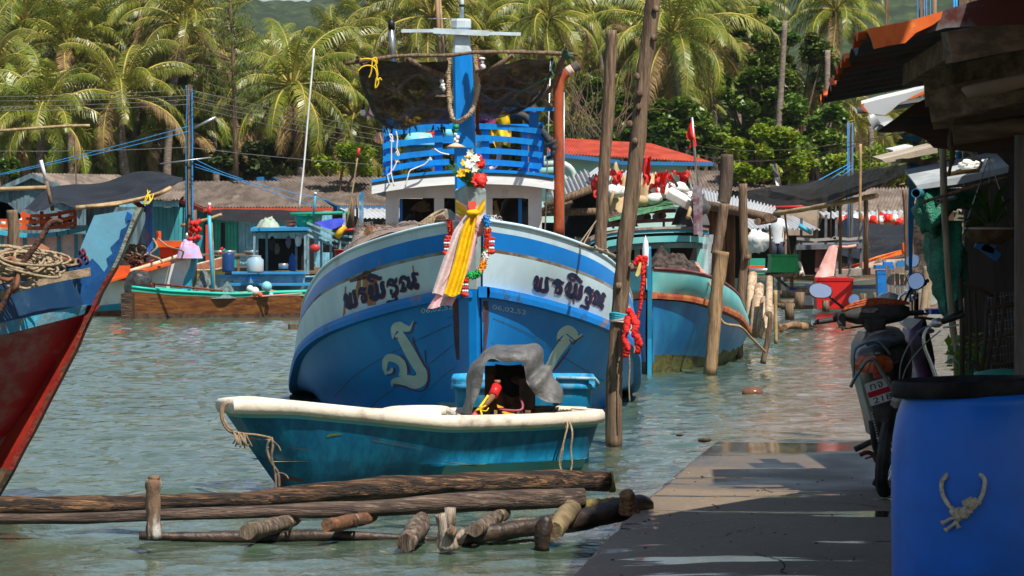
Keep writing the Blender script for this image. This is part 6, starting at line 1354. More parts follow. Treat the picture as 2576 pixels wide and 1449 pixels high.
for k,(u0,v0,u1,v1,r,lb) in enumerate(((1893,690,1885,830,.075,'upright pale log at the left of the log pile'),(1910,720,1903,832,.07,'upright pale log second in the log pile'),(1906,752,1899,838,.085,'front left pale log leaning in the log pile'),(1927,757,1916,838,.085,'front middle pale log leaning in the log pile'),(1939,775,1925,838,.08,'front right pale log in the log pile'),(1935,700,1934,790,.05,'thin upright log at the right of the log pile'))):
    mb=MB(); mb.tube([P(u0,v0,47.5-k*.2),P(u1,v1,46.8-k*.3)],r,10,wob=.15,seed=k); tag(mb.build('log',pale_log),lb,'log','pale logs stacked behind the posts')
for k,(u0,v0,u1,v1,v_,r,lb) in enumerate(((1956,830,2030,822,835,.06,'floating pale log right of the log pile'),(1972,820,2012,838,838,.055,'floating log lying across behind the first floating log'))):
    a=G(u0,v_); b=G(u1,v_-3); a.z=.06+.03*k; b.z=.07+.04*k; mb=MB(); mb.tube(rs([a,a.lerp(b,.5)+V((0,.1,.02)),b],8),r,10,wob=.4,seed=k+3); tag(mb.build('log',M('brown_bark_log'+str(k),(.30,.17,.09),(.13,.08,.05),sc_=7,rough=.9,bump=.6)),lb,'log','logs floating in the shallows')
mb=MB(); c=G(1893,985); mb.ball(c+V((0,0,-.015)),.085,0,14,.1,1,(1.35,1,.75)); tag(mb.build('floating_coconut',M('wet_coconut',(.16,.075,.04),(.09,.04,.025),sc_=8,rough=.25)),'brown coconut floating in the water before the quay','coconut')
for k,(u,v,r,lb) in enumerate(((1710,1099,.012,'twig floating near the quay edge'),(1771,1112,.02,'red brown seed floating over the sunken quay edge'))):
    mb=MB(); c=G(u,v); mb.ball(c+V((0,0,.015)),r*1.4,0,8,.3,k,(2,1,.7)); tag(mb.build('floating_debris',wood_log),lb,'debris')
# ================================================================ mid right: sunshade, boats, tubs
def sunshade():
    t=thing('sunshade',P(2080,520,60),'long black shade net stretched on bamboo over the right harbour','awning')
    mb=MB(); sheet(mb,[P(1885,478,62),P(1995,462,62),P(2110,445,60),P(2282,411,52)],[P(1878,502,58),P(1960,526,57),P(2060,515,56),P(2285,436,50)],60,14,.12,1.2,5,sagd=.1); mb.build('cloth',M('dark_shade_cloth',(.008,.008,.008),(.022,.02,.018),sc_=5,rough=.85,spec=.1,bump=.5,bs=50,alpha=.93),t)
    mb=MB(); sheet(mb,[P(1935,462,62),P(2000,470,60),P(2060,452,60),P(2282,400,54)],[P(1940,480,60),P(2040,500,58),P(2120,480,56),P(2285,425,52)],40,10,.1,1.6,9); mb.build('torn_net',M('thin_dark_net',(.03,.028,.022),rough=.7,alpha=.45),t)
    mb=MB(); mb.tube(rs([P(1942,539,57),P(2050,522,56),P(2130,507,55),P(2206,492,54)],16),[.045+.006*math.sin(i*2.2) for i in range(17)],9); mb.build('bamboo_pole',bamboo,t)
    mb=MB(); mb.tube([P(1890,518,57.5),P(1950,522,57),P(2020,520,56.5)],.03,6); mb.build('red_edge',redp,t)
    for u,v0,v1,Y,r in((2178,490,560,55,.045),(2113,508,560,55.5,.03)):
        mb=MB(); mb.tube([P(u,v0,Y),P(u+1,v1,Y),P(u,v1+130,Y)],r,7,wob=.2); mb.build('prop_pole',wood_grey,t)
sunshade()
for k,(u,v0,v1,u2,Y,r,mt,lb) in enumerate(((2165,362,560,2163,52,.022,bamboo,'thin tall bamboo rod crossing the black sunshade'),(1972,520,640,1987,58,.018,wood_grey,'thin stick left of the dark cabin boat'),(2090,512,600,2090,58,.016,wood_grey,'thin stick rising over the dark cabin boat roof'),(1936,565,650,1940,60,.022,wood_grey,'thin brown stick near the green tub'))): pole('thin_rod',[(u,v0),(u2,v1)],Y,r,mt,lb,'rod','thin rods over the right harbour',wob=.1)
def util2():
    for u,vt,vb,Y,lb in((2140,312,530,70,'blue cabled utility pole standing behind the black sunshade'),(2343,-20,60,30,'utility pole with blue cables at the top right edge behind the roof'),(2232,-20,48,60,'slim dark pole at the top edge left of the cabled utility pole'),(2348+4,-20,34,31,'pale bare pole just right of the cabled utility pole at the top edge'),(2432,-20,24,24,'concrete pole with blue pipes above the rusty roof')):
        w_=12 if u!=2232 else 9
        t=thing('utility_pole',P(u,vb+100,Y),lb,'utility pole','utility poles on the right'); mb=MB(); 
        if u==2343: mb.bar(P(2323,vb+200,Y),P(2320,-20,Y),PX(18,Y))
        elif u==2352: mb.tube([P(2352,vb+200,Y),P(2350,-20,Y)],PX(7,Y),8)
        else: mb.bar(P(u,vb+200,Y),P(u,vt,Y),PX(w_ if u!=2432 else 44,Y))
        mb.build('pole',wood_grey,t)
        if u in(2140,2343,2432):
            mb=MB()
            for d in((-8,-5,5) if u==2140 else (-34,-18,-12,-2) if u==2343 else (-32,-26,30)): mb.tube([P(u+d,vt-5 if u==2140 else -20,Y-.12),P(u+d+1,vb+160,Y-.12)],PX(1.0 if u!=2432 else 3,Y),5)
            mb.build('blue_cable',rope_blue,t)
util2()
for k,(a,b,Y0,Y1,d,mt,lb) in enumerate((((1735,362),(2290,330),110,60,.3,steel,'thin wire crossing behind the red flag towards the right pole'),((2290,322),(1720,378),60,110,.5,steel,'lower thin wire crossing behind the red flag towards the right pole'),((2140,410),(2020,475),69,66,.0,rope_blue,'upper blue line tied from the cabled pole to the black sunshade'),((2142,416),(2045,480),69,65,.0,rope_blue,'middle blue line tied from the cabled pole to the black sunshade'),((2146,422),(2062,486),69,64,.0,rope_blue,'lower blue line tied from the cabled pole to the black sunshade'))):
    mb=MB(); mb.tube(sag(P(*a,Y0),P(*b,Y1),d),.009 if mt is steel else .012,4); tag(mb.build('wire' if mt is steel else 'blue_line',wood_grey if mt is steel else mt),lb,'wire','lines on the right side')
def dark_cabin():
    t=thing('cabin_boat',P(2080,770,64),'dark grey open cabin boat with pink curtains right of the green tub','boat','boats in the right harbour'); gp=M('grey_paint',(.13,.14,.16),(.08,.08,.09),sc_=5,rough=.7); pk=M('faded_pink_cloth',(.62,.36,.33),(.5,.25,.22),sc_=4,rough=.8)
    Y=62
    mb=MB(); slab(mb,P(2003,617,Y),P(2170,613,Y),P(2165,609,Y+2.5),P(2012,611,Y+2.5),.09); mb.build('cabin_roof',gp,t)
    for u,v0 in((2016,548),(2078,540),(2104,552),(2166,537)):
        mb=MB(); mb.bar(P(u,v0,Y+.1),P(u-1,617,Y+.1),.05,.05); mb.build('upper_post',gp,t)
    for u,v1 in((2010,668),(2077,695),(2104,698),(2137,700),(2165,698)):
        mb=MB(); mb.bar(P(u+2,617,Y+.15),P(u,v1,Y+.15),.055,.055); mb.build('cabin_post',gp,t)
    mb=MB()
    for a,b in(((2004,600),(2050,604)),((2050,604),(2103,600)),((2096,598),(2135,602)),((2135,602),(2170,598))): mb.bar(P(*a,Y+.05),P(*b,Y+.05),.03,.055)
    mb.build('upper_rail',M('weathered_board',(.28,.26,.24),rough=.9),t)
    mb=MB(); obox(mb,2005,2100,622,690,Y+1.6,.05); obox(mb,2050,2072,620,688,Y+.3,.04); mb.build('cabin_wall',[dark_in],t)
    mb=MB(); sheet(mb,[P(2086,620,Y),P(2098,616,Y-.05),P(2108,622,Y)],[P(2050,697,Y-.3),P(2072,698,Y-.4),P(2098,694,Y-.3)],12,14,.10,2,4); mb.tube([P(2100,620,Y),P(2130,622,Y),P(2155,618,Y)],.03,6,wob=.5); mb.build('pink_curtain',pk,t)
    mb=MB(); sheet(mb,[P(2052,622,Y+.2),P(2062,622,Y+.2),P(2074,622,Y+.2)],[P(2050,684,Y+.2),P(2062,686,Y+.2),P(2072,680,Y+.2)],6,8,.05,2,6); mb.build('dusky_curtain',M('dusky_red_cloth',(.25,.09,.09),rough=.8),t)
    mb=MB(); slab(mb,P(2102,680,Y-.2),P(2167,676,Y-.2),P(2167,674,Y),P(2102,678,Y),.13); mb.build('grey_plank',M('grey_plank',(.3,.27,.24),(.2,.18,.15),sc_=5,rough=.9),t)
    mb=MB(); a=P(1945,740,66); hull(mb,(P(2230,740,73).x,73),(P(1960,740,73.5).x,73.6),1.2,.7,.5,.5,[(0,0)],deckm=0,n=12); mb.build('hull',M('dull_teal_hull',(.12,.17,.16),(.2,.2,.17),sc_=5,rough=.8),t)
    mb=MB(); slab(mb,P(1975,692,64),P(2048,696,64),P(2046,693,65),P(1975,690,65),.08); mb.tube([P(1970,694,63.6),P(2044,697,63.6)],.03,6); mb.build('side_board',wood_h,t)
    mb=MB(); mb.tube([P(2011,660,61),P(2022,695,61)],.03,8); mb.tube([P(1990,697,61),P(2020,682,61)],.035,8); mb.build('plastic_pipe',M('off_white_pipe',(.6,.5,.45),rough=.6),t)
dark_cabin()
def orange_boat():
    t=thing('fishing_boat',P(2200,760,64),'pale green boat with an orange raised bow deck under the black tarpaulin','boat','boats in the right harbour'); pg=M('pale_green_hull',(.34,.44,.40),(.42,.50,.46),sc_=4,rough=.6)
    mb=MB(); a=G(2345,770); b=G(2080,773); pt=hull(mb,(a.x,a.y),(b.x-.3,b.y+1.0),1.8,.95,.46,.5,[(0,1),(.18,0),(.9,2)],rake=.5,n=16,deckf=.85,deckm=3); mb.build('hull',[pg,M('brown_boot',(.3,.17,.1),rough=.8),blue_p,M('brown_deck',(.32,.15,.09),sc_=4,rough=.8)],t)
    mb=MB(); mb.prism([P(2103,680,65.5),P(2166,660,65.7),P(2205,645,66),P(2280,625,66.5),P(2280,637,66.5),P(2202,656,66),P(2150,672,65.7)],(0,.08,0)); mb.prism([P(2166,664,65.5),P(2176,658,65.6),P(2176,666,65.6),P(2168,670,65.5)],(0,.1,0)); mb.build('raised_gunwale',M('orange_gunwale',(.68,.15,.02),(.5,.1,.02),sc_=5,rough=.5),t)
    mb=MB(); slab(mb,P(2150,674,65.4),P(2250,656,65.6),P(2285,650,67.5),P(2200,655,67.5),.05); mb.prism([P(2200,650,66.2),P(2282,634,66.6),P(2282,645,66.6),P(2205,657,66.2)],(0,.05,0)); mb.build('bow_deck',M('weathered_orange_deck',(.42,.25,.18),(.5,.45,.4),sc_=4,rough=.8),t)
    mb=MB(); mb.prism([P(2270,612,66.4),P(2281,608,66.4),P(2281,632,66.4),P(2272,633,66.4)],(0,.1,0)); mb.build('orange_post',orange_p,t)
    mb=MB(); obox(mb,2255,2283,656,672,65.9,.1); mb.build('blue_block',blue_f,t)
    mb=MB(); heap(mb,P(2218,661,65.9),.32,.3,.09,2,rough_=.9); mb.build('tangled_rope',rope_dark,t)
orange_boat()
def tarp_right():
    t=thing('tarpaulin',P(2220,640,70),'crumpled black tarpaulin draped behind the dark cabin boat','tarpaulin')
    mb=MB(); sheet(mb,[P(2105,590,72),P(2122,551,71),P(2150,548,71),P(2200,562,71.5),P(2285,565,72)],[P(2112,640,69),P(2150,650,68.4),P(2200,668,68),P(2250,658,68),P(2290,640,68)],44,26,.32,1.1,3,sagd=.1); mb.build('cloth',tarp_black,t)
    mb=MB(); sheet(mb,[P(2285,520,40),P(2300,505,40),P(2320,500,40)],[P(2290,700,40),P(2310,710,40),P(2335,700,40)],10,24,.12,2,8); mb.build('side_net',net_black,t)
tarp_right()
def tub(name,uL,uR,vT,vB,Y,mat_,label,taper=.92,cat='tub',dep=.8,bb=.0):
    t=thing(name,P((uL+uR)/2,vB,Y),label,cat); a=P(uL,vT,Y); b=P(uR,vB,Y); cx=(a.x+b.x)/2; w_=(b.x-a.x)/2; mb=MB(); d=dep/2; cy=Y+d
    def ring(k,z): return [V((cx-w_*k,cy-d*k,z)),V((cx+w_*k,cy-d*k,z)),V((cx+w_*k,cy+d*k,z)),V((cx-w_*k,cy+d*k,z))]
    h=a.z-b.z; mb.rings([ring(taper*.98,b.z),ring(taper,b.z+.01),ring(.965,a.z-h*.12),ring(1.0,a.z-h*.12),ring(1.02,a.z-.01),ring(1.0,a.z),ring(.94,a.z),ring(taper*.9,b.z+.06)],0,False,close=True,cap=True); mb.build('body',mat_,t); return t
tub('fish_tub',2052,2146,697,778,66,M('bright_red_tub',(.55,.012,.012),(.4,.02,.02),sc_=3,rough=.4),'big bright red square tub standing in the water at the right')
t=tub('fish_tub',1940,2008,640,686,58,M('bright_green_tub',(.01,.30,.08),(.01,.22,.06),sc_=4,rough=.45),'bright green upturned tub on a wooden frame left of the dark cabin boat',taper=1.06)
mb=MB(); 
for u in(1942,1960,1992): mb.bar(P(u,688,58.2),P(u,730,58.2),.06)
mb.bar(P(1930,695,58),P(2010,690,58),.06); mb.bar(P(1945,690,58.6),P(1985,725,58.6),.05); mb.build('frame',wood_grey,t)
t=tub('wheeled_bin',2207,2246,680,760,50,M('bright_blue_bin',(.01,.17,.50),(.01,.12,.4),sc_=4,rough=.4),'bright blue lidded bin beside the grey wooden fence',taper=.85,cat='bin',dep=.3)
mb=MB(); mb.box(P(2226,672,50)+V((0,.15,0)),(.29,.34,.06)); mb.box(P(2236,664,50)+V((0,.15,0)),(.14,.2,.06)); mb.build('lid',bpy.data.materials['bright_blue_bin'],t)
tub('drum_float',1985,2060,722,748,58,M('navy_float_box',(.02,.03,.16),(.35,.22,.04),sc_=3,rough=.5),'navy blue floating box behind the left scooter mirror',taper=1.0,cat='float box')
def jetty():
    t=thing('log_jetty',P(2000,780,56),'low jetty of grey logs left of the big red tub','jetty')
    for k,(a,b,Y,r) in enumerate((((1962,740),(2045,738),57,.07),((1960,762),(2015,760),56,.055),((1965,772),(2040,768),55.6,.05),((1955,768),(2046,772),55.8,.04))):
        mb=MB(); mb.tube([P(*a,Y),P((a[0]+b[0])/2,(a[1]+b[1])/2+1,Y),P(*b,Y)],r,8,wob=.3,seed=k); mb.build('log',wood_grey,t)
    for u,v0,v1,Y,r in((2012,735,770,55,.08),(1987,763,797,50,.07),(2078,756,776,62,.07),(2171,738,762,60,.06),(2204,735,760,60,.05),(1930,730,780,58,.04)):
        mb=MB(); mb.tube([P(u,v0,Y),P(u,v1+8,Y)],r,8,wob=.3,seed=int(u)); mb.build('stake',wood_grey,t)
    mb=MB(); obox(mb,2022,2044,744,768,55.5,.2); mb.build('grey_float',M('grey_float',(.25,.25,.25),rough=.8),t)
jetty()
def fence_r():
    t=thing('wooden_fence',P(2290,760,40),'row of grey weathered fence boards behind the scooter mirrors','fence')
    rnd=random.Random(3)
    for k,(u,v0,v1,ln) in enumerate(((2232,668,760,6),(2243,676,765,5),(2256,672,775,4),(2269,690,780,3),(2281,686,790,2),(2296,690,795,1),(2306,700,800,0),(2292,735,800,0),(2303,738,800,0),(2312,736,800,0))):
        mb=MB(); mb.bar(P(u,v0,40),P(u+ln,v1,40),.045,.03,up=(0,1,0)); mb.build('board',M('fence_board',(.20,.17,.14),(.10,.085,.07),sc_=5,st=(4,4,.4),rough=.9) if k==0 else bpy.data.materials['fence_board'],t)
    mb=MB(); mb.prism([P(2242,680,39.9),P(2256,671,39.9),P(2285,674,39.9),P(2292,688,39.9),P(2250,686,39.9)],(0,.04,0)); mb.build('top_board',bpy.data.materials['fence_board'],t)
fence_r()
pole('quay_post',[(2276,478),(2281,560),(2284,680)],38,.036,wood_grey,'tall thin grey post left of the green net column','post','thin posts at the sheds')
pole('quay_post',[(2287,480),(2291,600),(2296,690)],38.4,.030,wood_grey,'second tall thin grey post left of the green net column','post','thin posts at the sheds')
pole('quay_post',[(2300,505),(2294,540),(2292,580)],38.8,.016,bamboo,'short reddish stick beside the two tall thin posts','post','thin posts at the sheds')
pole('quay_post',[(2334,670),(2328,730),(2322,800)],36,.045,M('pale_post',(.34,.26,.17),(.22,.16,.1),sc_=5,rough=.8),'thick pale post right of the oval scooter mirror','post','thin posts at the sheds',wob=.25)
pole('quay_post',[(2348,650),(2340,700),(2333,790)],36,.024,bpy.data.materials['pale_post'],'slim pale post touching the thick pale post','post','thin posts at the sheds',wob=.2)
def clutter():
    rnd=random.Random(21)
    t=thing('hanging_goods',P(1905,620,70),'white and coloured bits hanging under the zinc stall roof','goods')
    mb=MB(); mb.ball(P(1905,605,75),.28,0,14,.9,2,(1,.6,.8)); mb.build('white_net_bunch',white_p,t)
    mb=MB(); 
    for k in range(6): mb.tube([P(1888+k*6,585,75),P(1888+k*6+rnd.uniform(-2,2),602,75)],.04,5,m=k%2)
    mb.build('bright_streamers',[M('yellow_streamer',(.7,.4,.03),rough=.7),red],t)
    mb=MB(); mb.box(P(1902,672,70),(.35,.3,.07)); mb.build('orange_crate',orange_p,t)
    mb=MB(); obox(mb,1886,1925,650,690,72,.1); mb.build('green_panel',green_p,t)
    mb=MB(); mb.tube([P(1885,680,68),P(1960,680,68)],.05,8); mb.build('grey_pipe',steel,t)
    t=thing('float_pile',P(2200,560,88),'line of red and white floats and rags on the shed roof edge at the right','floats')
    for k in range(22):
        mb=MB(); u=2112+k*8+rnd.uniform(-3,3); mb.ball(P(u,553+rnd.uniform(-4,6),86),.12,0,8,.8,k); mb.build('float',[orange_p,white_p,red,redp][k%4],t)
    t=thing('small_red_flag',P(2215,560,84),'small triangular red flag on the shed roof at the right','flag'); mb=MB(); mb.prism([P(2213,530,84),P(2230,541,84),P(2210,542,84)],(0,.02,0)); mb.build('flag_cloth',red,t); mb=MB(); mb.tube([P(2209,512,84),P(2212,575,84)],.02,5); mb.build('pole',wood_grey,t)
    t=thing('black_flag',P(1950,470,90),'grey and white rag flag on a stick behind the black sunshade','flag'); mb=MB(); mb.tube([P(1952,412,90),P(1964,470,90)],.03,5); mb.build('pole',wood_grey,t); mb=MB(); mb.grid(lambda a,b:P(1952+a*12-b*11,413+a*56,90)+V((0,.1*math.sin(a*9+b*3),0)),10,4,mf=lambda i,j:0 if i<6 else 1); mb.build('flag_cloth',[M('grey_rag',(.09,.09,.1),rough=.8),white_p],t)
    mb=MB(); mb.tube([P(2010,567,62),P(2042,586,62)],.045,8); tag(mb.build('blue_pipe',cyan_p),'short light blue pipe over the stall roof left of the dark cabin boat','pipe')
    t=thing('person',P(1955,690,82),'person seen from behind in a pale grey shirt under the zinc stall','person')
    body=bpy.data.meshes.new('body'); import bmesh
    bm=bmesh.new(); z0=P(1955,690,82).z; x0=P(1955,690,82).x; s=1.0
    J=dict(pel=(0,0,.92,.15),sp=(0,-.02,1.15,.16),ch=(0,0,1.36,.19),nk=(0,-.01,1.50,.06),hd=(0,-.02,1.60,.10),tp=(0,-.02,1.72,.07),sL=(-.19,0,1.40,.07),eL=(-.27,-.04,1.14,.05),hL=(-.22,-.2,.95,.04),sR=(.19,0,1.40,.07),eR=(.27,-.04,1.14,.05),hR=(.22,-.2,.95,.04),tL=(-.10,0,.86,.10),kL=(-.11,-.03,.47,.065),fL=(-.11,.02,.05,.05),tR=(.10,0,.86,.10),kR=(.11,.03,.47,.065),fR=(.11,.05,.05,.05))
    E=[('pel','sp'),('sp','ch'),('ch','nk'),('nk','hd'),('hd','tp'),('ch','sL'),('sL','eL'),('eL','hL'),('ch','sR'),('sR','eR'),('eR','hR'),('pel','tL'),('tL','kL'),('kL','fL'),('pel','tR'),('tR','kR'),('kR','fR')]
    names=list(J); vs=[(J[n][0],J[n][1],J[n][2]) for n in names]; body.from_pydata(vs,[(names.index(a),names.index(b)) for a,b in E],[]); ob=bpy.data.objects.new('body',body); COL.objects.link(ob); ob.parent=t; ob.scale=(.92,)*3
    sk=ob.modifiers.new('s','SKIN'); 
    for i,n in enumerate(names): body.skin_vertices[0].data[i].radius=(J[n][3],J[n][3]*.8)
    body.skin_vertices[0].data[0].use_root=True; ss=ob.modifiers.new('u','SUBSURF'); ss.levels=1; ss.render_levels=1; body.materials.append(M('skin',(.28,.15,.09),rough=.6))
    mb=MB(); mb.lathe(V((x0,82,z0)),[(.17,.80),(.18,1.0),(.19,1.2),(.215,1.33),(.17,1.42),(.08,1.46)],14,sq=.72); 
    for sx in(-1,1): mb.tube([V((x0+sx*.17,82,z0+1.31)),V((x0+sx*.25,81.98,z0+1.13))],[.085,.08],8)
    mb.build('shirt',M('pale_grey_shirt',(.55,.58,.62),rough=.8),t)
    mb=MB(); mb.ball(V((x0,81.99,z0+1.51)),.105,0,10,.1,1,(.95,1,1.15)); mb.build('hair',blackm,t)
    mb=MB(); 
    for sx in(-1,1): mb.tube([V((x0+sx*.09,82,z0+.84)),V((x0+sx*.11,82,z0+.42))],[.12,.09],8)
    mb.build('shorts',M('dark_shorts',(.03,.035,.06),rough=.8),t)
clutter()
# ================================================================ foreground: small dinghy
def dinghy():
    t=thing('dinghy',V((-.64,20.93,0)),'small teal dinghy with a thick white rim in front of the big boat','boat','moored fishing boats')
    hm=M('dinghy_teal',(.001,.115,.235),(.002,.07,.15),(.01,.22,.36),sc_=4,st=(2.2,2.2,.35),thr=.52,soft=.16,thr3=.60,rough=.4,bump=.12); wm=M('worn_white_rim',(.64,.56,.46),(.36,.30,.24),(.45,.26,.12),sc_=6,thr=.60,soft=.08,thr3=.72,rough=.6,bump=.2); lb=M('light_blue_sunlit_ledge',(.08,.42,.58),(.18,.38,.33),sc_=6,st=(1,1,.3),thr=.5,soft=.12,rough=.5); al=M('algae_bottom',(.12,.28,.20),(.08,.12,.04),sc_=5,st=(1,1,.4),thr=.5,soft=.15,rough=.7)
    mid=V((-.64,20.93,0)); B=V((-1.78,20.2,0)); S=V((.44,21.5,0)); ax=(S-B).normalized(); Ln=(S-B).length; nr=V((ax.y,-ax.x,0))
    def hb(t): return interp(t,[0,.03,.08,.18,.35,.6,.85,.95,1.0],[.10,.20,.29,.40,.49,.51,.44,.38,.27])
    def zr(t): return interp(t,[0,.1,.25,.5,.75,1],[.555,.555,.51,.435,.425,.43])
    def pt(t,f,s):                                                       # f 0 keel .. 1 rim underside
        z=-.12+(zr(t)-.09+.12)*f; ov=interp(f,[0,.15,.35,.6,1],[.36,.50,.66,.82,1.0]); b=hb(t)*ov
        sh=interp(t,[0,.06,.15,.3],[.42,.30,.12,0])*(1-f)**1.0; back=interp(t,[.9,1],[0,-.10])*(1-f)
        return B+ax*(t*Ln+sh+back)+nr*s*b+V((0,0,z))
    ts=[0,.01,.03,.05,.08,.12,.16]+[.2+.04*i for i in range(21)]; fr=[0,.10,.2,.28,.34,.36,.46,.50,.52,.7,.85,.96,1.0]
    mb=MB()
    def mfn(i,j):
        f=fr[j]; tt=ts[i]
        if f>=.96: return 2
        if tt>.50 and .36<=f<.50 and tt>.5: return 2  # lighter band puts sunlight on the ledge into the hull colour
        if f<.34 and tt>.46: return 3
        return 0
    for s in(-1,1): mb.rings([[pt(a,f,s)+nr*s*(.02 if (f in(.50,)) and a>.5 else 0) for f in fr] for a in ts],0,True,mf=mfn)
    for e in(0,-1): mb.rings([[pt(ts[e],f,-1) for f in fr],[pt(ts[e],f,1) for f in fr]],0,False,mf=lambda i,j:mfn(len(ts)-1 if e else 0,j))
    vs=[V(p) for p in mb.v]; bv=BVHTree.FromPolygons(vs,mb.f)
    mb.build('hull',[hm,wm,lb,al],t)
    # rim: wide rolled band running right round
    mb=MB(); rg=[]
    loop=[(a,1) for a in ts]+[(a,-1) for a in reversed(ts)]
    for a,s in loop:
        c=B+ax*(a*Ln)+V((0,0,zr(a))); b=hb(a); o=nr*s
        if a==0: o2=-ax*.05
        elif a<=.03: o2=-ax*.03
        elif a>=.999: o2=ax*.03
        else: o2=V((0,0,0))
        rg.append([c+o*(b-.10)+V((0,0,-.08))-o2,c+o*(b-.085)-o2+V((0,0,-.012)),c+o*(b-.05)+V((0,0,.002)),c+o*(b+.015)+o2*.8,c+o*(b+.035)+o2+V((0,0,-.02)),c+o*(b+.038)+o2+V((0,0,-.055)),c+o*(b+.022)+o2*.8+V((0,0,-.088)),c+o*(b)+V((0,0,-.09))])
    rg.append(rg[0]); mb.rings(rg,0,True); mb.build('rim',wm,t)
    mb=MB(); rg=[]                                                       # bow and stern caps
    mb.rings([[B+ax*(a*Ln)+nr*s*max(.02,hb(a)-.05)+V((0,0,zr(a)-.004)) for s in(-1,-.4,.4,1)] for a in(0,.02,.05,.08,.11)],0,True)
    mb.rings([[B+ax*(a*Ln)+nr*s*max(.02,hb(a)-.05)+V((0,0,zr(a)-.004)) for s in(-1,-.4,.4,1)] for a in(.985,1.0,1.012)],0,True); mb.build('end_cap',wm,t)
    inner=M('dirty_inside',(.40,.36,.26),(.14,.15,.05),(.06,.07,.02),sc_=5,thr=.5,soft=.1,rough=.9,bump=.6,bs=40)
    mb=MB()
    for s in(-1,1): mb.rings([[B+ax*(a*Ln)+nr*s*(hb(a)-.09)+V((0,0,zr(a)-.05)),B+ax*(a*Ln)+nr*s*(hb(a)-.13)+V((0,0,zr(a)-.30))] for a in ts[4:-1]],0,True)
    mb.rings([[B+ax*(a*Ln)+nr*s*(hb(a)-.12)+V((0,0,.16)) for s in(-1,1)] for a in ts[4:-1]],0,False); mb.build('inside',inner,t)
    mb=MB()                                                              # curved bulkheads
    q=rs([P(928,1040,21.5),P(965,1026,21.5),P(1010,1020,21.45),P(1110,1020,21.5),P(1140,1031,21.3),P(1172,1052,20.9)],20); mb.rings([[p,p+V((0,-.07,.0)),p+V((0,-.075,-.05))] for p in q],0,True); 
    q=rs([P(1340,1062,20.9),P(1368,1052,21.1),P(1400,1025,21.4),P(1440,1022,21.6),P(1475,1024,21.8)],16); mb.rings([[p,p+V((.0,-.08,-.0)),p+V((.0,-.085,-.06))] for p in q],0,True); mb.build('bulkhead',wm,t)
    mb=MB(); rnd=random.Random(2)
    for k in range(500):
        p=P(rnd.uniform(1385,1432),rnd.uniform(1040,1054),21.25+rnd.random()*.25); mb.add([p,p+V((.012,0,.0)),p+V((rnd.uniform(-.01,.02),0,.035))],[(0,1,2)])
    mb.build('weeds',M('mossy_growth',(.10,.12,.02),(.05,.06,.015),sc_=20,rough=.9),t)
    strokes('keel_scratch',[[(935,1107,2),(1000,1118,2.2),(1060,1128,1.6)],[(1100,1160,1.4),(1200,1172,1.6)],[(728,1125,2.0),(780,1131,1.6)]],bv,M('faint_brown_scratch',(.12,.10,.05),rough=.8),t,.003)
    strokes('scraped_patch',[[(706,1206,12),(730,1204,10),(760,1208,6)],[(712,1216,8),(716,1224,6)]],bv,M('red_brown_primer',(.17,.05,.03),rough=.7),t,.003)
    strokes('moss_patch',[[(822,1098,5),(835,1093,7),(860,1092,3)]],bv,M('olive_scuff',(.10,.16,.06),rough=.8),t,.003)
    # ropes at the bow
    mb=MB(); 
    for pts in([(577,1013),(564,1022),(560,1045),(566,1062),(574,1075),(585,1082)],[(572,1012),(560,1020),(556,1040),(560,1060),(570,1078),(584,1088),(600,1090)]): mb.tube(rs([P(u,v,19.83) for u,v in pts],14),.010,6)
    mb.tube(rs([P(584,1086,19.82),P(620,1092,19.8),P(645,1094,19.78),P(681,1101,19.75)],10),.008,6,wob=.2); mb.tube(rs([P(590,1098,19.82),P(640,1104,19.8),P(678,1106,19.75)],10),.006,6)
    for k in range(9):
        a=P(588+k*4,1088+k%3*3,19.8); mb.tube(curve([a,P(592+k*4,1104+k%4*5,19.78),P(586+k*6,1116+(k*7)%12,19.8)],4),.005,5)
    mb.build('bow_rope',M('old_brown_rope',(.20,.13,.08),(.3,.22,.15),sc_=50,rough=.95),t)
    mb=MB(); 
    for k,pts in enumerate(([(683,1100),(686,1120),(683,1150),(690,1180),(694,1215),(692,1235)],[(680,1104),(672,1122),(676,1150),(686,1170),(700,1190),(702,1230)],[(684,1108),(700,1122),(706,1135)],[(676,1125),(670,1135),(682,1155)],[(690,1196),(706,1190),(720,1196),(726,1206)])): mb.tube(rs([P(u,v,19.75-.0*k) for u,v in pts],12),.006 if k>1 else .009,5,wob=.3)
    mb.build('hanging_rope',rope_dark,t)
    mb=MB(); mb.tube(rs([P(1420,1057,20.95),P(1428,1068,20.85),P(1421,1100,20.8),P(1411,1140,20.8),P(1407,1165,20.8),P(1413,1185,20.8),P(1424,1195,20.8),P(1434,1188,20.8),P(1439,1165,20.8),P(1436,1130,20.8),P(1440,1095,20.8),P(1436,1070,20.85),P(1426,1056,21.0)],40),.0065,6); mb.tube(rs([P(1425,1054,20.98),P(1418,1120,20.8),P(1410,1180,20.8),P(1408,1215,20.8)],12),.0022,4); mb.build('stern_rope_loop',rope_m,t)
dinghy()
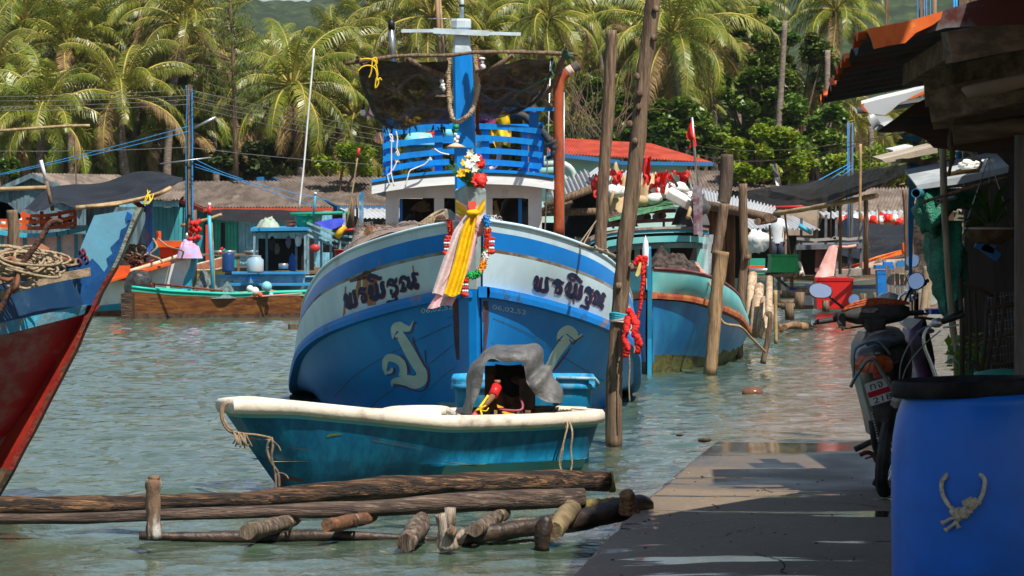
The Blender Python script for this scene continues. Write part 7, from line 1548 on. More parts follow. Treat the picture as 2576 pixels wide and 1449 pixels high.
def engine():
    t=thing('outboard_engine',P(1270,1050,21.2),'small engine with a red tiller under a grey rubber sheet in the dinghy','engine')
    gm=M('grey_rubber_sheet',(.085,.085,.088),(.15,.145,.14),(.035,.037,.037),sc_=6,thr=.5,soft=.12,rough=.55,spec=.4,bump=.5,bs=22)
    f0=[(1186,1040),(1196,1010),(1206,985),(1214,955),(1219,925),(1228,906),(1242,902),(1258,908),(1274,913),(1292,911),(1308,910),(1316,914),(1322,938),(1328,965),(1338,985),(1355,1000),(1380,1012),(1404,1014)]
    f1=[(1168,1040),(1168,1005),(1171,970),(1178,940),(1188,915),(1202,898),(1222,880),(1246,868),(1272,863),(1300,861),(1330,865),(1354,871),(1370,882),(1380,902),(1390,930),(1399,962),(1404,985),(1408,1014)]
    n=92; A=rs([P(u,v,20.88) for u,v in f0],n); B_=rs([P(u,v,21.12) for u,v in f1],n); C_=[P(1288,1035,21.9)+(p-P(1288,1035,21.12))*.97 +V((0,.78-.78,0)) for p in B_]; C_=[V((p.x,21.75,p.z*.97)) for p in C_]; D_=[V((p.x*.95-.01,22.0,min(p.z,.72))) for p in C_]
    mb=MB()
    def fn(a,b):
        i=round(a*n)
        if b<.4: q=b/.4; p=A[i].lerp(B_[i],q); p=p+V((0,-.07*math.sin(q*math.pi)*1.0,.0))
        elif b<.8: p=B_[i].lerp(C_[i],(b-.4)/.4)
        else: p=C_[i].lerp(D_[i],(b-.8)/.2)
        fold=math.sin(a*26+b*5)*.010+.035*noise.noise(V((a*7,b*3,2)))*min(1,b*4)
        fold+= -.05*math.exp(-((a-.72-.05*b)/.035)**2)+.03*math.exp(-((a-.80)/.03)**2)
        r1=abs(noise.noise(V((a*9+b*3,b*3-a*2,7)))); fold+=.020*(.35-r1)*min(1,b*6)
        d=(p-V((P(1288,1035,21).x,21.3,.4))).normalized(); return p+d*fold*(1 if b>.02 else .4)
    mb.grid(fn,n,44); mb.build('rubber_cover',gm,t)
    mb=MB(); mb.box(P(1283,1000,21.55),(.34,.3,.42)); mb.tube([P(1262,950,21.4),P(1262,1040,21.4)],.05,10); mb.ball(P(1300,970,21.4),.12,0,10,.4,2); mb.box(P(1325,990,21.3),(.10,.12,.2)); mb.build('engine_block',M('oily_engine',(.045,.03,.022),(.12,.05,.03),(.02,.018,.016),sc_=10,rough=.5,bump=.4),t)
    mb=MB(); sheet(mb,[P(1245,915,21.35),P(1275,918,21.32),P(1312,916,21.35)],[P(1265,985,21.25),P(1290,1000,21.2),P(1312,990,21.25)],12,10,.06,5,4); mb.build('black_cloth',blackm,t)
    mb=MB(); mb.tube([P(1250,972,20.85),P(1240,996,20.8)],[.034,.032],12); mb.tube([P(1251,966,20.86),P(1251,956,20.86)],[.018,.022],8,m=1); mb.build('red_grip',[M('red_grip_plastic',(.65,.02,.02),rough=.35),M('wooden_knob',(.3,.12,.07),rough=.5)],t)
    mb=MB(); mb.tube([P(1241,994,20.8),P(1212,1027,20.72)],.022,10); mb.tube([P(1213,1026,20.72),P(1199,1037,20.7)],.017,8,m=1); mb.tube([P(1200,1036,20.7),P(1183,1061,20.68)],[.016,.024],10,m=2); mb.build('tiller',[M('tiller_wood',(.20,.10,.05),rough=.6),blackm,M('pink_red_end',(.5,.06,.06),rough=.4)],t)
    mb=MB(); mb.tube(rs([P(1228,995,20.74),P(1218,1010,20.72),P(1206,1026,20.68)],6),.009,6)
    for k in range(4): c=P(1206+k*2,1030-k*2,20.7); mb.tube([c+V((math.cos(a)*.026,math.sin(a)*.026,.01*math.cos(a))) for a in[i*math.pi/5 for i in range(10)]],.005,5,closed=True)
    mb.tube(curve([P(1208,1030,20.68),P(1212,1045,20.66),P(1208,1052,20.66)],4),.007,5); mb.tube(curve([P(1206,1030,20.68),P(1222,1034,20.68),P(1229,1026,20.7)],4),.004,5); mb.build('yellow_cord',rope_yel,t)
    mb=MB(); mb.prism([P(1250,1018,20.95),P(1268,1025,20.9),P(1252,1026,20.9)],(0,.02,0)); mb.prism([P(1262,1036,20.85),P(1285,1034,20.95),P(1300,1045,20.85),P(1275,1046,20.82)],(0,.02,0)); mb.build('yellow_plate',M('yellow_painted_metal',(.6,.26,.02),rough=.5),t)
    mb=MB(); mb.tube(rs([P(1255,1030,20.9),P(1310,1032,20.9),P(1313,1010,20.95),P(1308,1003,21)],12),.009,6); mb.build('maroon_pipe',M('maroon_pipe',(.25,.05,.08),rough=.4),t)
    mb=MB(); 
    for k,(u,w_) in enumerate(((1222,16),(1247,8),(1262,12),(1285,18),(1308,14),(1328,14))): mb.box(P(u,1055,20.95-.02*(k%2)),(PX(w_,21),.05,.12),m=k%2)
    mb.build('engine_mount',[wood_h,M('stained_wood',(.3,.2,.1),(.12,.07,.04),sc_=8,rough=.7)],t)
engine()
def bluetub():
    t=thing('fish_tub',P(1320,1030,22.5),'scuffed blue plastic tub standing behind the rubber covered engine','tub'); bm_=M('scuffed_blue_plastic',(.003,.22,.46),(.01,.30,.55),(.30,.42,.46),sc_=7,st=(1,1,.6),thr=.5,soft=.2,thr3=.70,rough=.5); Y=22.45
    mb=MB(); a=P(1134,950,Y); b=P(1500,1120,Y); cx=(a.x+b.x)/2; w_=(b.x-a.x)/2; cy=Y+.35
    def ring(k,z,r=.12,kk=None):
        out=[]
        for sx,sy in((-1,-1),(1,-1),(1,1),(-1,1)):
            for q in range(5):
                ang=math.atan2(sy,sx)+(q-2)*math.pi/8*1.0; out.append(V((cx+sx*(w_*k-r)+r*math.cos(ang),cy+sy*(.36*k-r)+r*math.sin(ang),z)))
        return out
    z1=a.z; mb.rings([ring(.9,-.05),ring(.945,z1-.10),ring(.955,z1-.09),ring(1.0,z1-.085),ring(1.0,z1-.05),ring(.985,z1-.04),ring(1.0,z1-.02),ring(.99,z1),ring(.95,z1+.002),ring(.93,z1-.05),ring(.88,.02)],0,True,close=True,cap=True); mb.build('tub_body',bm_,t)
    mb=MB(); mb.tube([P(1400,951,22.44),P(1498,953,22.44),P(1503,962,22.46),P(1502,970,22.48)],.014,8,wob=.5); mb.build('frayed_rim',M('bleached_plastic',(.35,.5,.56),(.1,.3,.42),sc_=12,rough=.7),t)
bluetub()
# ================================================================ foreground logs
def logs():
    G1='foreground log jetty'
    def lg(name,pts,r,lb,mt=wood_log,seed=0,seg=12,wob=.22,sq=1):
        mb=MB(); q=rs([P(*p) if len(p)==3 else p for p in pts],22); n=len(q); rr=[(np.interp(i/n,np.linspace(0,1,len(r)),r) if hasattr(r,'__len__') else r)*(1+.07*noise.noise(V((i*.5,seed,0)))) for i in range(n)]; mb.tube(q,rr,seg,wob=wob,seed=seed); return tag(mb.build(name,mt),lb,'log',G1)
    lg('log',[(-60,1276,17.1),(100,1273,17.15),(400,1266,17.2),(640,1257,17.25),(700,1253,17.3)],[.050,.052,.05,.05,.03],'long rear log with split wood at the left end of the log jetty',seed=2,wob=.35)
    lg('log',[(560,1268,17.35),(700,1250,17.35),(900,1234,17.4),(1150,1220,17.5),(1380,1209,17.6),(1530,1210,17.7)],[.045,.06,.062,.06,.062,.062],'thick rear log at the right with a sawn pale end',seed=5,wob=.3)
    lg('log',[(-60,1304,16.9),(200,1304,16.9),(500,1292,16.95),(800,1284,17.0),(1000,1276,17.05),(1200,1262,17.1),(1470,1252,17.2)],[.028,.030,.032,.038,.046,.058,.054],'long front log running the whole length of the log jetty',M('purple_brown_log',(.13,.085,.062),(.04,.027,.022),(.30,.22,.17),sc_=6,st=(.5,7,7),thr=.48,soft=.08,thr3=.62,rough=.65,bump=.8,bs=20),seed=8,wob=.25)
    mb=MB(); c=P(1541,1211,17.72); mb.lathe(c,[(0,.01),(.055,.01),(.062,0),(.058,-.03)],12,axis=Matrix.Rotation(R(80),3,'Y')); tag(mb.build('log_end',M('cut_log_end',(.42,.34,.08),(.2,.16,.05),sc_=15,rough=.9)),'pale yellow sawn disc at the end of the thick rear log','log end')
    dk=M('dark_wet_wood',(.022,.016,.013),(.05,.03,.02),(.10,.06,.035),sc_=8,rough=.45,bump=.5,bs=25)
    lg('log',[(350,1362-14,16.7),(640,1352,16.8),(800,1347,16.8),(1000,1353,16.85),(1100,1358,16.85)],[.02,.03,.03,.025,.015],'half sunk dark pole under the jetty at water level',dk,seed=3)
    lg('log',[(1130,1362,16.5),(1250,1338,16.6),(1400,1318,16.8),(1500,1300,17.0),(1590,1272,17.2),(1625,1275,17.3)],[.035,.045,.05,.055,.06,.05],'dark sloping log resting on the quay at the right end of the jetty',dk,seed=9,wob=.35)
    lg('log',[(1150,1350,16.7),(1230,1335,16.8),(1310,1325,16.9),(1390,1316,17)],[.02,.035,.04,.03],'pale wet branch lying over the dark sloping log',wood_grey,seed=12,wob=.5)
    lg('log',[(1465,1275,17.35),(1530,1275,17.3),(1575,1268,17.25)],[.03,.05,.045],'short mossy log behind the dark sloping log',M('mossy_log',(.20,.15,.04),(.10,.07,.04),sc_=8,rough=.8,bump=.6),seed=14,wob=.4)
    lg('log',[(1582,1290,17.0),(1580,1262,16.98),(1575,1240,16.95)],[.055,.045,.036],'upright stump on the end of the dark sloping log',M('orange_stump',(.26,.13,.06),(.12,.06,.03),sc_=7,st=(3,3,.6),rough=.8,bump=.5),seed=15)
    # stumps and cross logs
    sw=M('grey_stump_wood',(.16,.115,.08),(.05,.033,.024),(.34,.29,.24),sc_=7,st=(4,4,.6),thr=.5,thr3=.6,rough=.8,bump=.6,bs=26)
    mb=MB(); mb.tube(rs([P(386,1205,16.2),P(385,1245,16.2),P(386,1290,16.2),P(388,1355,16.2)],14),[.034,.040,.041,.038,.037,.038,.039,.040,.039,.039,.039,.040,.041,.041,.042],12,wob=.25,seed=4); mb.ball(P(387,1203,16.2),.032,0,10,.5,3,(1,1,.5)); tag(mb.build('jetty_post',M('barnacled_post',(.17,.105,.065),(.46,.44,.42),(.07,.045,.03),sc_=9,st=(1.5,1.5,.5),thr=.56,soft=.06,thr3=.60,rough=.8,bump=.7,bs=35)),'upright post with white crusts in front of the left logs','post','posts of the log jetty')
    for k,(pts,r,mt,lb) in enumerate((([(622,1338,16.3),(660,1330,16.6),(740,1308,17.1)],[.042,.046,.04],sw,'cross log poking out under the jetty, first from the left'),
        ([(823,1322,16.4),(860,1316,16.7),(935,1298,17.1)],[.034,.040,.036],M('burnt_orange_log',(.14,.065,.035),(.09,.045,.03),(.4,.16,.05),sc_=9,rough=.7,bump=.7),'cross log with a knobbly orange end, second from the left'),
        ([(1022,1368,16.1),(1042,1338,16.4),(1060,1312,16.8)],[.045,.056,.050],sw,'thick cross log with a glittering wet tip dipping in the water'),
        ([(1194,1334,16.4),(1225,1318,16.7),(1270,1290,17.2)],[.036,.042,.036],sw,'cross log with a dark hollow end right of the forked stump'),
        ([(1395,1338,16.3),(1415,1305,16.6),(1440,1278,16.9)],[.045,.050,.046],M('pale_bark',(.24,.18,.09),(.1,.07,.04),sc_=7,rough=.8,bump=.5),'pale rounded cross log near the quay'))):
        mb=MB(); mb.tube(rs([P(*p) for p in pts],12),[np.interp(i/12,[0,.5,1],r) for i in range(13)],12,wob=.35,seed=k+20); tag(mb.build('cross_log',mt),lb,'log','cross logs of the log jetty')
    mb=MB(); mb.tube(rs([P(1375,1300,16.2),P(1366,1340,16.2),P(1362,1384,16.2)],8),[.03,.036,.04,.045,.045,.045,.045,.04,.04],8,wob=.3); tag(mb.build('jetty_post',dk),'dark leaning post in the water before the pale cross log','post','posts of the log jetty')
    mb=MB(); mb.tube(rs([P(1128,1384,16.05),P(1122,1340,16.05),P(1108,1292,16.05)],10),[.052,.05,.048,.046,.044,.04,.036,.034,.03,.028,.03],10,wob=.3,seed=2); mb.tube([P(1128,1340,16.05),P(1132,1300,16.05),P(1132,1277,16.05)],[.036,.030,.030],10,wob=.2,seed=6); mb.tube([P(1130,1350,16.0),P(1143,1325,16.0)],[.03,.022],8,wob=.3); mb.tube([P(1140,1362,16.1),P(1165,1336,16.2)],[.012,.02],7,wob=.3); tag(mb.build('forked_stump',M('split_grey_stump',(.38,.31,.25),(.14,.09,.06),sc_=7,st=(4,4,.5),rough=.85,bump=.7,bs=30)),'split grey forked stump standing in the water in the middle','stump')
    for k,(u,v) in enumerate(((732,1310),(898,1302),(1262,1290))): 
        mb=MB(); mb.tube(curve([P(u-3,v-6,16.75),P(u+3,v,16.72),P(u+2,v+14,16.75),P(u-3,v+24,16.8)],4),.007,5); tag(mb.build('rope_end',rope_m),f"{['left','middle','right'][k]} of the three curled rope ends under the jetty logs",'rope','rope ends under the jetty')
logs()
# ================================================================ red and blue boat at the left edge
def redboat():
    t=thing('fishing_boat',P(0,1240,19),'old red and navy boat with a light blue stem head at the left edge','boat','moored fishing boats')
    red_=M('old_red_paint',(.36,.008,.014),(.22,.008,.012),(.34,.28,.24),sc_=2.0,st=(1,1,2.6),thr=.52,soft=.2,thr3=.66,rough=.45,bump=.2,bs=10); nav=M('old_navy_paint',(.008,.035,.09),(.02,.06,.12),(.16,.20,.18),sc_=4,thr=.54,soft=.1,thr3=.70,rough=.5,bump=.2); worn=M('worn_blue_rail',(.04,.30,.46),(.12,.22,.26),(.40,.28,.18),sc_=8,thr=.50,soft=.05,thr3=.62,rough=.7,bump=.4); bot=M('scraped_bottom',(.07,.035,.02),(.13,.08,.05),sc_=7,rough=.8,bump=.5)
    L_={'cap':[(213,650,19.2),(100,673,18.8),(0,702,18.45),(-350,790,17.3),(-900,900,15.9)],'rt':[(219,766,19.15),(100,790,18.72),(0,812,18.35),(-350,890,17.2),(-900,980,15.8)],'rb':[(210,790,19.15),(100,818,18.72),(0,843,18.35),(-350,925,17.2),(-900,1015,15.8)],
        'm1':[(165,880,19.2),(80,900,18.85),(0,922,18.5),(-350,1010,17.4),(-900,1110,16)],'m2':[(95,1010,19.25),(20,1035,18.95),(-60,1055,18.65),(-350,1110,17.7),(-900,1200,16.3)],'m3':[(20,1110,19.3),(-40,1150,19.1),(-120,1170,18.8),(-400,1240,17.9),(-900,1330,16.6)],'m4':[(-40,1255,19.35),(-100,1290,19.2),(-200,1320,18.9),(-450,1380,18.1),(-900,1480,16.9)],'m5':[(-80,1330,19.4),(-140,1370,19.3),(-220,1400,19.0),(-450,1480,18.3),(-900,1580,17.1)]}
    C={k:rs([P(*p) for p in v],24) for k,v in L_.items()}
    far=lambda k:[p+V((0,.35+1.6*min(1,(C[k][0].x-p.x)/1.3),0)) for p in C[k]]
    mb=MB(); 
    for side in(0,1):
        g=(lambda k:C[k]) if side==0 else far
        mb.rings([list(x) for x in zip(*[rs2 for rs2 in(g('cap'),g('rt'))])],1,True); mb.rings([list(x) for x in zip(g('rb'),g('m1'),g('m2'),g('m3'))],0,True); mb.rings([list(x) for x in zip(g('m3'),g('m4'),g('m5'))],2,True)
    mb.rings([[a,b] for a,b in zip(C['m5'],far('m5'))],2,False); mb.build('hull',[red_,nav,bot],t)
    mb=MB(); o=V((.01,-.05,0)); mb.rings([[a,a+o,b+o,b] for a,b in zip(C['rt'],C['rb'])],0,False); mb.rings([[a,b] for a,b in zip(C['rt'],C['rb'])],0,False); mb.build('rub_rail',worn,t)
    mb=MB(); mb.rings([[a+V((0,.05,0)),a+V((0,-.03,.01)),a+V((0,-.03,-.03))] for a in C['cap']],0,False); mb.rings([[a+V((0,.05,-.01)),b+V((0,-.05,-.03))] for a,b in zip(C['cap'],far('cap'))],1,False); mb.build('cap_rail',[M('bleached_cap_wood',(.42,.31,.20),(.2,.13,.08),sc_=6,st=(.5,4,4),rough=.85),M('dark_deck',(.05,.035,.03),(.1,.08,.06),sc_=4,rough=.9)],t)
    # stem head
    lb_=M('stem_light_blue',(.115,.32,.44),(.12,.29,.40),(.10,.13,.13),sc_=3,thr3=.74,rough=.5,bump=.15); nv=M('stem_navy',(.006,.055,.17),(.01,.08,.25),(.15,.28,.33),sc_=5,thr3=.68,rough=.5,bump=.2); Y=19.12
    mb=MB(); mb.prism([P(u,v,Y) for u,v in((206,615),(237,542),(357,522),(346,545),(337,565),(322,600),(305,640),(296,660),(278,672),(262,690),(250,668),(232,655),(218,662),(205,648),(198,640))],(0,.10,0)); mb.build('stem_head',lb_,t)
    mb=MB(); mb.prism([P(u,v,Y-.004) for u,v in((198,634),(206,640),(212,655),(222,660),(232,650),(246,664),(262,684),(272,668),(268,650),(284,636),(278,622),(300,600),(304,578),(318,570),(322,552),(330,545),(334,560),(328,585),(312,625),(296,662),(268,712),(250,745),(238,768),(210,768),(200,740),(192,700),(190,655))],(0,.11,0)); mb.build('peeled_lower_stem',nv,t)
    mb=MB(); mb.prism([P(u,v,Y-.008) for u,v in((316,545),(320,532),(332,540),(330,556),(322,553),(318,560))],(0,.02,0)); mb.build('blue_paint_chip',M('bright_blue_chip',(.006,.09,.32),rough=.5),t)
    edge=[(357,522,16),(340,556,10),(322,600,9),(300,655,9),(275,700,9),(252,740,9),(238,775,9),(212,827,10),(190,880,10),(150,957,11),(120,1014,12),(82,1089,13),(56,1135,14),(24,1198,14),(-8,1252,14),(-50,1330,16)]
    mb=MB(); rg=[]
    for u,v,w_ in rs_uvw(edge,40):
        p=P(u,v,Y-.03); k=PX(w_,Y); rg.append([p,p+V((-k,-.01,-.0)),p+V((-k,.16,0)),p+V((0,.16,0))])
    mb.rings(rg,0,False,mf=lambda i,j:0 if i<9 else (1 if i<34 else 2),close=True); mb.build('stem_edge',[M('bare_stem_wood',(.16,.12,.09),(.28,.34,.28),(.07,.05,.035),sc_=9,rough=.9,bump=.8,bs=30),M('red_stem_edge',(.22,.018,.014),(.10,.06,.035),(.33,.10,.03),sc_=9,thr=.54,thr3=.62,rough=.7,bump=.5),M('rotten_brown',(.10,.055,.03),(.05,.035,.02),sc_=8,rough=.9,bump=.7)],t)
    mb=MB(); rg=[]
    face=[(240,768,22),(222,790,26),(200,838,32),(172,890,34),(140,945,34),(108,1005,36),(72,1065,40),(40,1120,42),(8,1185,42),(-30,1245,44),(-70,1310,44)]
    for u,v,w_ in rs_uvw(face,24):
        k=PX(w_+12,Y); p=P(u+12,v,Y+.0); rg.append([p+V((0,-.0,0)),p+V((-k,.06,-.0))])
    mb.rings(rg,0,True,mf=lambda i,j:0 if i<19 else 1); mb.build('stem_face',[M('sunlit_red_face',(.30,.025,.014),(.20,.012,.012),(.36,.10,.04),sc_=4,thr=.55,thr3=.72,rough=.45,bump=.3),bot],t)
    mb=MB()
    q=rs([P(-300,800,17.2),P(0,742,18.2),P(45,724,18.35),(P(138,700,18.7)),P(230,683,19.0)],14); mb.rings([[a+V((0,-.05,PX(10,19))),a+V((0,-.09,PX(9,19))),a+V((0,-.09,-PX(11,19))),a+V((0,-.02,-PX(11,19)))] for a in q],0,False,close=True,cap=True); mb.build('outer_plank',M('bare_grey_plank',(.36,.26,.17),(.20,.14,.09),(.1,.07,.05),sc_=4,st=(.5,3,5),thr3=.70,rough=.85,bump=.4),t)
    mb=MB(); q=rs([P(-20,672,18.4),P(60,660,18.6),P(150,654,18.9),P(182,656,19)],8); mb.tube(q,[.03,.036,.032,.03,.03,.03,.028,.02,.02],9,wob=.3); mb.tube([P(70,652,19.0),P(95,640,19.1),P(122,646,19.1)],[.05,.075,.05],10,wob=.2); mb.build('rusty_windlass',M('orange_rust',(.30,.12,.05),(.16,.06,.03),sc_=7,rough=.9,bump=.4),t)
    mb=MB(); 
    for u,v in((200,640),(206,636),(196,660),(214,655)): mb.tube(curve([P(u,v,19.05),P(u+3,v-9,19.0),P(u+8,v+4,19.0),P(u+2,v+10,19.05)],4),.008,5,wob=.3)
    mb.build('red_rope_bits',M('maroon_rope',(.14,.02,.04),rough=.9),t)
def rs_uvw(l,n):
    c=curve([V(p) for p in l],8); return [(c[round(i*(len(c)-1)/n)].x,c[round(i*(len(c)-1)/n)].y,c[round(i*(len(c)-1)/n)].z) for i in range(n+1)]
redboat()
def anchor():
    t=thing('anchor',P(60,720,17.9),'rusty iron anchor with a hooked shank lying on the red and navy boat','anchor'); Y=17.95
    mb=MB(); mb.tube(rs([P(157,560,Y),P(147,556,Y),P(134,556,Y),P(122,566,Y),P(110,588,Y),P(92,615,Y),P(70,645,Y),P(52,672,Y),P(38,706,Y),P(18,745,Y),P(-6,790,Y)],40),[.012,.014,.017,.018]+[.017]*37,8,wob=.35,seed=3); mb.build('shank',M('flaky_rust',(.12,.055,.035),(.06,.03,.025),(.2,.1,.06),sc_=20,rough=.95,bump=.8,bs=50),t)
    mb=MB(); mb.tube([P(4,662,Y+.05),P(30,650,Y+.05),P(50,672,Y),P(42,720,Y-.03),P(30,735,Y-.03)],.014,8,wob=.3); mb.tube([P(0,700,Y),P(20,706,Y),P(36,696,Y)],.012,8); mb.build('fluke',M('orange_rust_iron',(.24,.10,.05),(.12,.05,.03),sc_=12,rough=.9),t)
    t=thing('coiled_rope',P(60,670,18.2),'loose coil of pale rope heaped on the bow of the red and navy boat','rope'); rnd=random.Random(5)
    for nm,n_ in(('coil',26),):
        mb=MB()
        for k in range(n_):
            c=P(62+rnd.uniform(-26,30),664-rnd.uniform(-14,18),18.15+rnd.uniform(-.15,.15)); a_,b_=rnd.uniform(.08,.20),rnd.uniform(.02,.06); tl=rnd.uniform(-.35,.1)
            mb.tube([c+V((math.cos(a)*a_,math.sin(a)*.08,math.sin(a)*b_+math.cos(a)*a_*tl)) for a in[i*math.pi/8 for i in range(16)]],.0085,5,closed=True)
        mb.build(nm,rope_m,t)
    mb=MB(); mb.tube(rs([P(-10,690,18),P(15,705,18),P(20,720,17.95),P(45,722,17.95),P(70,726,17.95),P(90,710,18),P(95,690,18.1),P(85,672,18.2)],24),.0085,5); mb.tube(rs([P(-20,655,18.3),P(30,640,18.3),P(80,636,18.3),P(130,650,18.4),P(140,658,18.4)],16),.0085,5); mb.build('loose_end',rope_m,t)
anchor()
# ================================================================ blue barrel
def barrel():
    Y=12.3; cx=P(2440,1000,Y).x; t=thing('plastic_drum',V((cx,Y,.10)),'large blue drum with a black lid and knotted rope handle in the right foreground','drum')
    bm_=M('drum_blue',(.0,.14,.68),(.0,.11,.52),sc_=2,rough=.42,spec=.4,bump=.05); mb=MB()
    prof=[(0,0),(.27,0),(.295,.03),(.295,.09),(.30,.12),(.303,.45),(.303,.62),(.297,.72),(.283,.80),(.268,.845),(.262,.86),(.262,.885),(.240,.89)]
    mb.lathe(V((cx,Y,.10)),prof,64); mb.build('drum_body',bm_,t)
    mb=MB(); mb.lathe(V((cx,Y,.10)),[(.262,.880),(.268,.884),(.270,.905),(.268,.930),(.263,.942),(.256,.944),(.251,.938),(.248,.915),(0,.912)],64,axis=Matrix.Rotation(R(-2.2),3,'Y')); o=mb.build('lid',M('black_lid',(.006,.006,.007),(.02,.02,.02),sc_=9,rough=.7,spec=.12),t)
    mb=MB(); r=.309
    def on(u,v,d=0):
        z=H+(HOR-v)/F*(Y-.3); x=(u-1288)/F*(Y-.27); dx=x-cx; dy=-math.sqrt(max(.001,(r+d)**2-dx*dx)); return V((x,Y+dy,z))
    rp=M('handle_rope',(.68,.60,.45),(.45,.38,.28),sc_=60,rough=.95,bump=.6,bs=160)
    mb.tube(rs([on(2385,1192,-.02),on(2376,1202,.006),on(2368,1214,.008),on(2370,1242,.008),on(2382,1267,.008),on(2399,1284,.01),on(2417,1294,.012),on(2436,1278,.012),on(2454,1264,.008),on(2467,1242,.008),on(2473,1212,.008),on(2469,1200,.006),on(2460,1192,-.02)],40),.0085,8)
    for k,(u,v) in enumerate(((2402,1287),(2410,1298),(2418,1290),(2426,1284),(2440,1270),(2447,1262),(2432,1264))): mb.ball(on(u,v,.018),.019,0,10,.8,k,(1.2,.8,.9))
    for pts in([(2410,1296),(2395,1302),(2368,1317)],[(2412,1298),(2398,1316),(2376,1335)],[(2414,1300),(2402,1308),(2408,1328)],[(2440,1266),(2434,1250)]): mb.tube(curve([on(u,v,.014) for u,v in pts],4),[.009]*(len(pts)-1)*2+[.007]*((len(pts)-1)*2)+[.012],6)
    mb.build('rope_handle',rp,t)
barrel()
# ================================================================ motorbikes
def moto():
    t=thing('motorbike',G(2230,1215,.1),'black motorbike seen from behind with a red and white number plate and oval mirrors','motorbike','motorbikes on the quay')
    bk=M('gloss_black_plastic',(.010,.010,.012),rough=.28,spec=.5,var=.05); dk=M('matt_black_plastic',(.030,.029,.028),(.05,.048,.045),sc_=12,rough=.6); mir=M('mirror_glass',(.85,.87,.9),rough=.015,metal=1,var=0)
    # mirrors
    def mirror(cu,cv,rx,ry,Y,tilt,arm,nrm=(0,-1,-.28),shape=1.0,gl=mir,r_=.008,nm='mirror'):
        c=P(cu,cv,Y); n=V(nrm).normalized(); x=n.cross(V((0,0,1))).normalized()*-1; y=x.cross(n)*-1
        if y.z<0: y=-y
        def ring(k,d): 
            out=[]
            for i in range(28):
                a=i*2*math.pi/28; ca,sa=math.cos(a),math.sin(a); rr=1/(abs(ca)**shape+abs(sa)**shape)**(1/shape) if shape!=1.0 else 1
                X=ca*PX(rx,Y)*k*rr; Z=sa*PX(ry,Y)*k*rr; q=R(tilt); out.append(c+x*(X*math.cos(q)-Z*math.sin(q))+y*(X*math.sin(q)+Z*math.cos(q))+n*d)
            return out
        mb=MB(); mb.rings([ring(1.0,.0),ring(1.08,.002),ring(1.10,-.008),ring(.95,-.026),ring(.5,-.036),ring(.02,-.038)],0,True,close=True); o=mb.build(nm,bk,t)
        mb=MB(); mb.rings([ring(.995,.0012),ring(.02,.0016)],0,False,close=True); g=mb.build('mirror_glass',gl,o); g.parent=o; g.location=(0,0,0)
        mb=MB(); mb.tube(rs([P(u,v,Yy) for u,v,Yy in arm],8),r_,8); a=mb.build('mirror_arm',bk,o)
    # child of child offsets: everything is built relative to the thing's origin
    mirror(2064,731,28,18,18.6,-6,[(2088,748,18.62),(2108,764,18.66),(2128,779,18.7)],(.05,-1,.34),2.35)
    mirror(2305,707,20,21,18.9,30,[(2291,727,18.92),(2283,742,18.95),(2273,766,19)],(-.45,-1,.36),2.3)
    # handlebar cover
    Y=18.75
    mb=MB(); st=[(2097,802,9,10),(2120,798,14,15),(2155,800,22,22),(2195,796,27,26),(2235,794,27,26),(2268,792,22,21),(2287,790,12,13)]
    rg=[]
    for u,v,hh,dd in st:
        c=P(u,v-6,Y); rg.append([c+V((0,math.cos(a)*PX(dd,Y)*1.2,math.sin(a)*PX(hh,Y))) for a in[i*math.pi/8 for i in range(16)]])
    mb.rings(rg,0,True,close=True,cap=True); mb.build('handlebar_cover',dk,t)
    mb=MB(); mb.prism([P(u,v,Y-.085) for u,v in((2166,782),(2176,777),(2205,774),(2210,778),(2200,786),(2172,788))],(0,.02,0)); mb.build('instrument_panel',M('dial_glass',(.20,.22,.26),(.08,.08,.09),sc_=30,rough=.12,spec=.8),t)
    mb=MB(); rg=[]
    for v,a,b,d in((800,2164,2236,.10),(815,2172,2230,.09),(835,2184,2222,.075),(856,2190,2220,.06)):
        A=P(a,v,Y-.02); B=P(b,v,Y-.02); rg.append([A,V((A.x+.02,Y-.02-d*.5,A.z)),V((B.x-.02,Y-.02-d*.5,B.z)),B,V((B.x,Y+d,B.z)),V((A.x,Y+d,A.z))])
    mb.rings(rg,0,False,close=True,cap=True); mb.build('steering_cover',dk,t)
    for (a,b,r,nm,sgn) in (((2056,810),(2104,803),.0155,'handlebar_grip',-1),((2285,788),(2322,786),.0155,'handlebar_grip',1)):
        mb=MB(); A=P(a[0],a[1],Y-.02 if sgn<0 else Y+.05); B=P(b[0],b[1],Y if sgn<0 else Y+.06); mb.tube([A.lerp(B,k/12) for k in range(13)],[r*(1+.08*(k%2)) for k in range(13)],12); g=mb.build(nm,rubber,t)
        mb=MB(); e=A if sgn<0 else B; d=(A-B).normalized()*(1 if sgn<0 else -1); mb.tube([e,e+d*.012,e+d*.030,e+d*.034],[.013,.0175,.0175,.014],12); mb.build('bar_end',chrome,t)
    mb=MB(); mb.box(P(2116,800,Y-.05),(.045,.06,.07)); mb.box(P(2118,815,Y-.05),(.04,.05,.05)); mb.tube([P(2117,818,Y-.04),P(2120,832,Y-.04)],.006,6); mb.tube([P(2124,826,Y-.04),P(2175,820,Y+.03)],.007,6); mb.tube([P(2300,798,Y+.1),P(2350,803,Y+.05)],.009,6); mb.build('switch_and_levers',dk,t)
    mb=MB(); oc=[]
    for k,(dv,du,lift) in enumerate(((0,0,0),(3,5,3),(-4,3,-3),(5,-2,6),(1,8,-6))):
        mb.tube(rs([P(2120+du,780+dv*.5,Y-.1),P(2150+du,766+dv+lift*.3,Y-.13),P(2200,757+dv+lift*.4,Y-.12),P(2250,759+dv,Y-.1),P(2284-du,762+dv*.3,Y-.06)],20),.0075,7)
    mb.build('orange_cord',M('orange_cord',(.50,.12,.035),(.3,.05,.02),sc_=60,rough=.7),t)
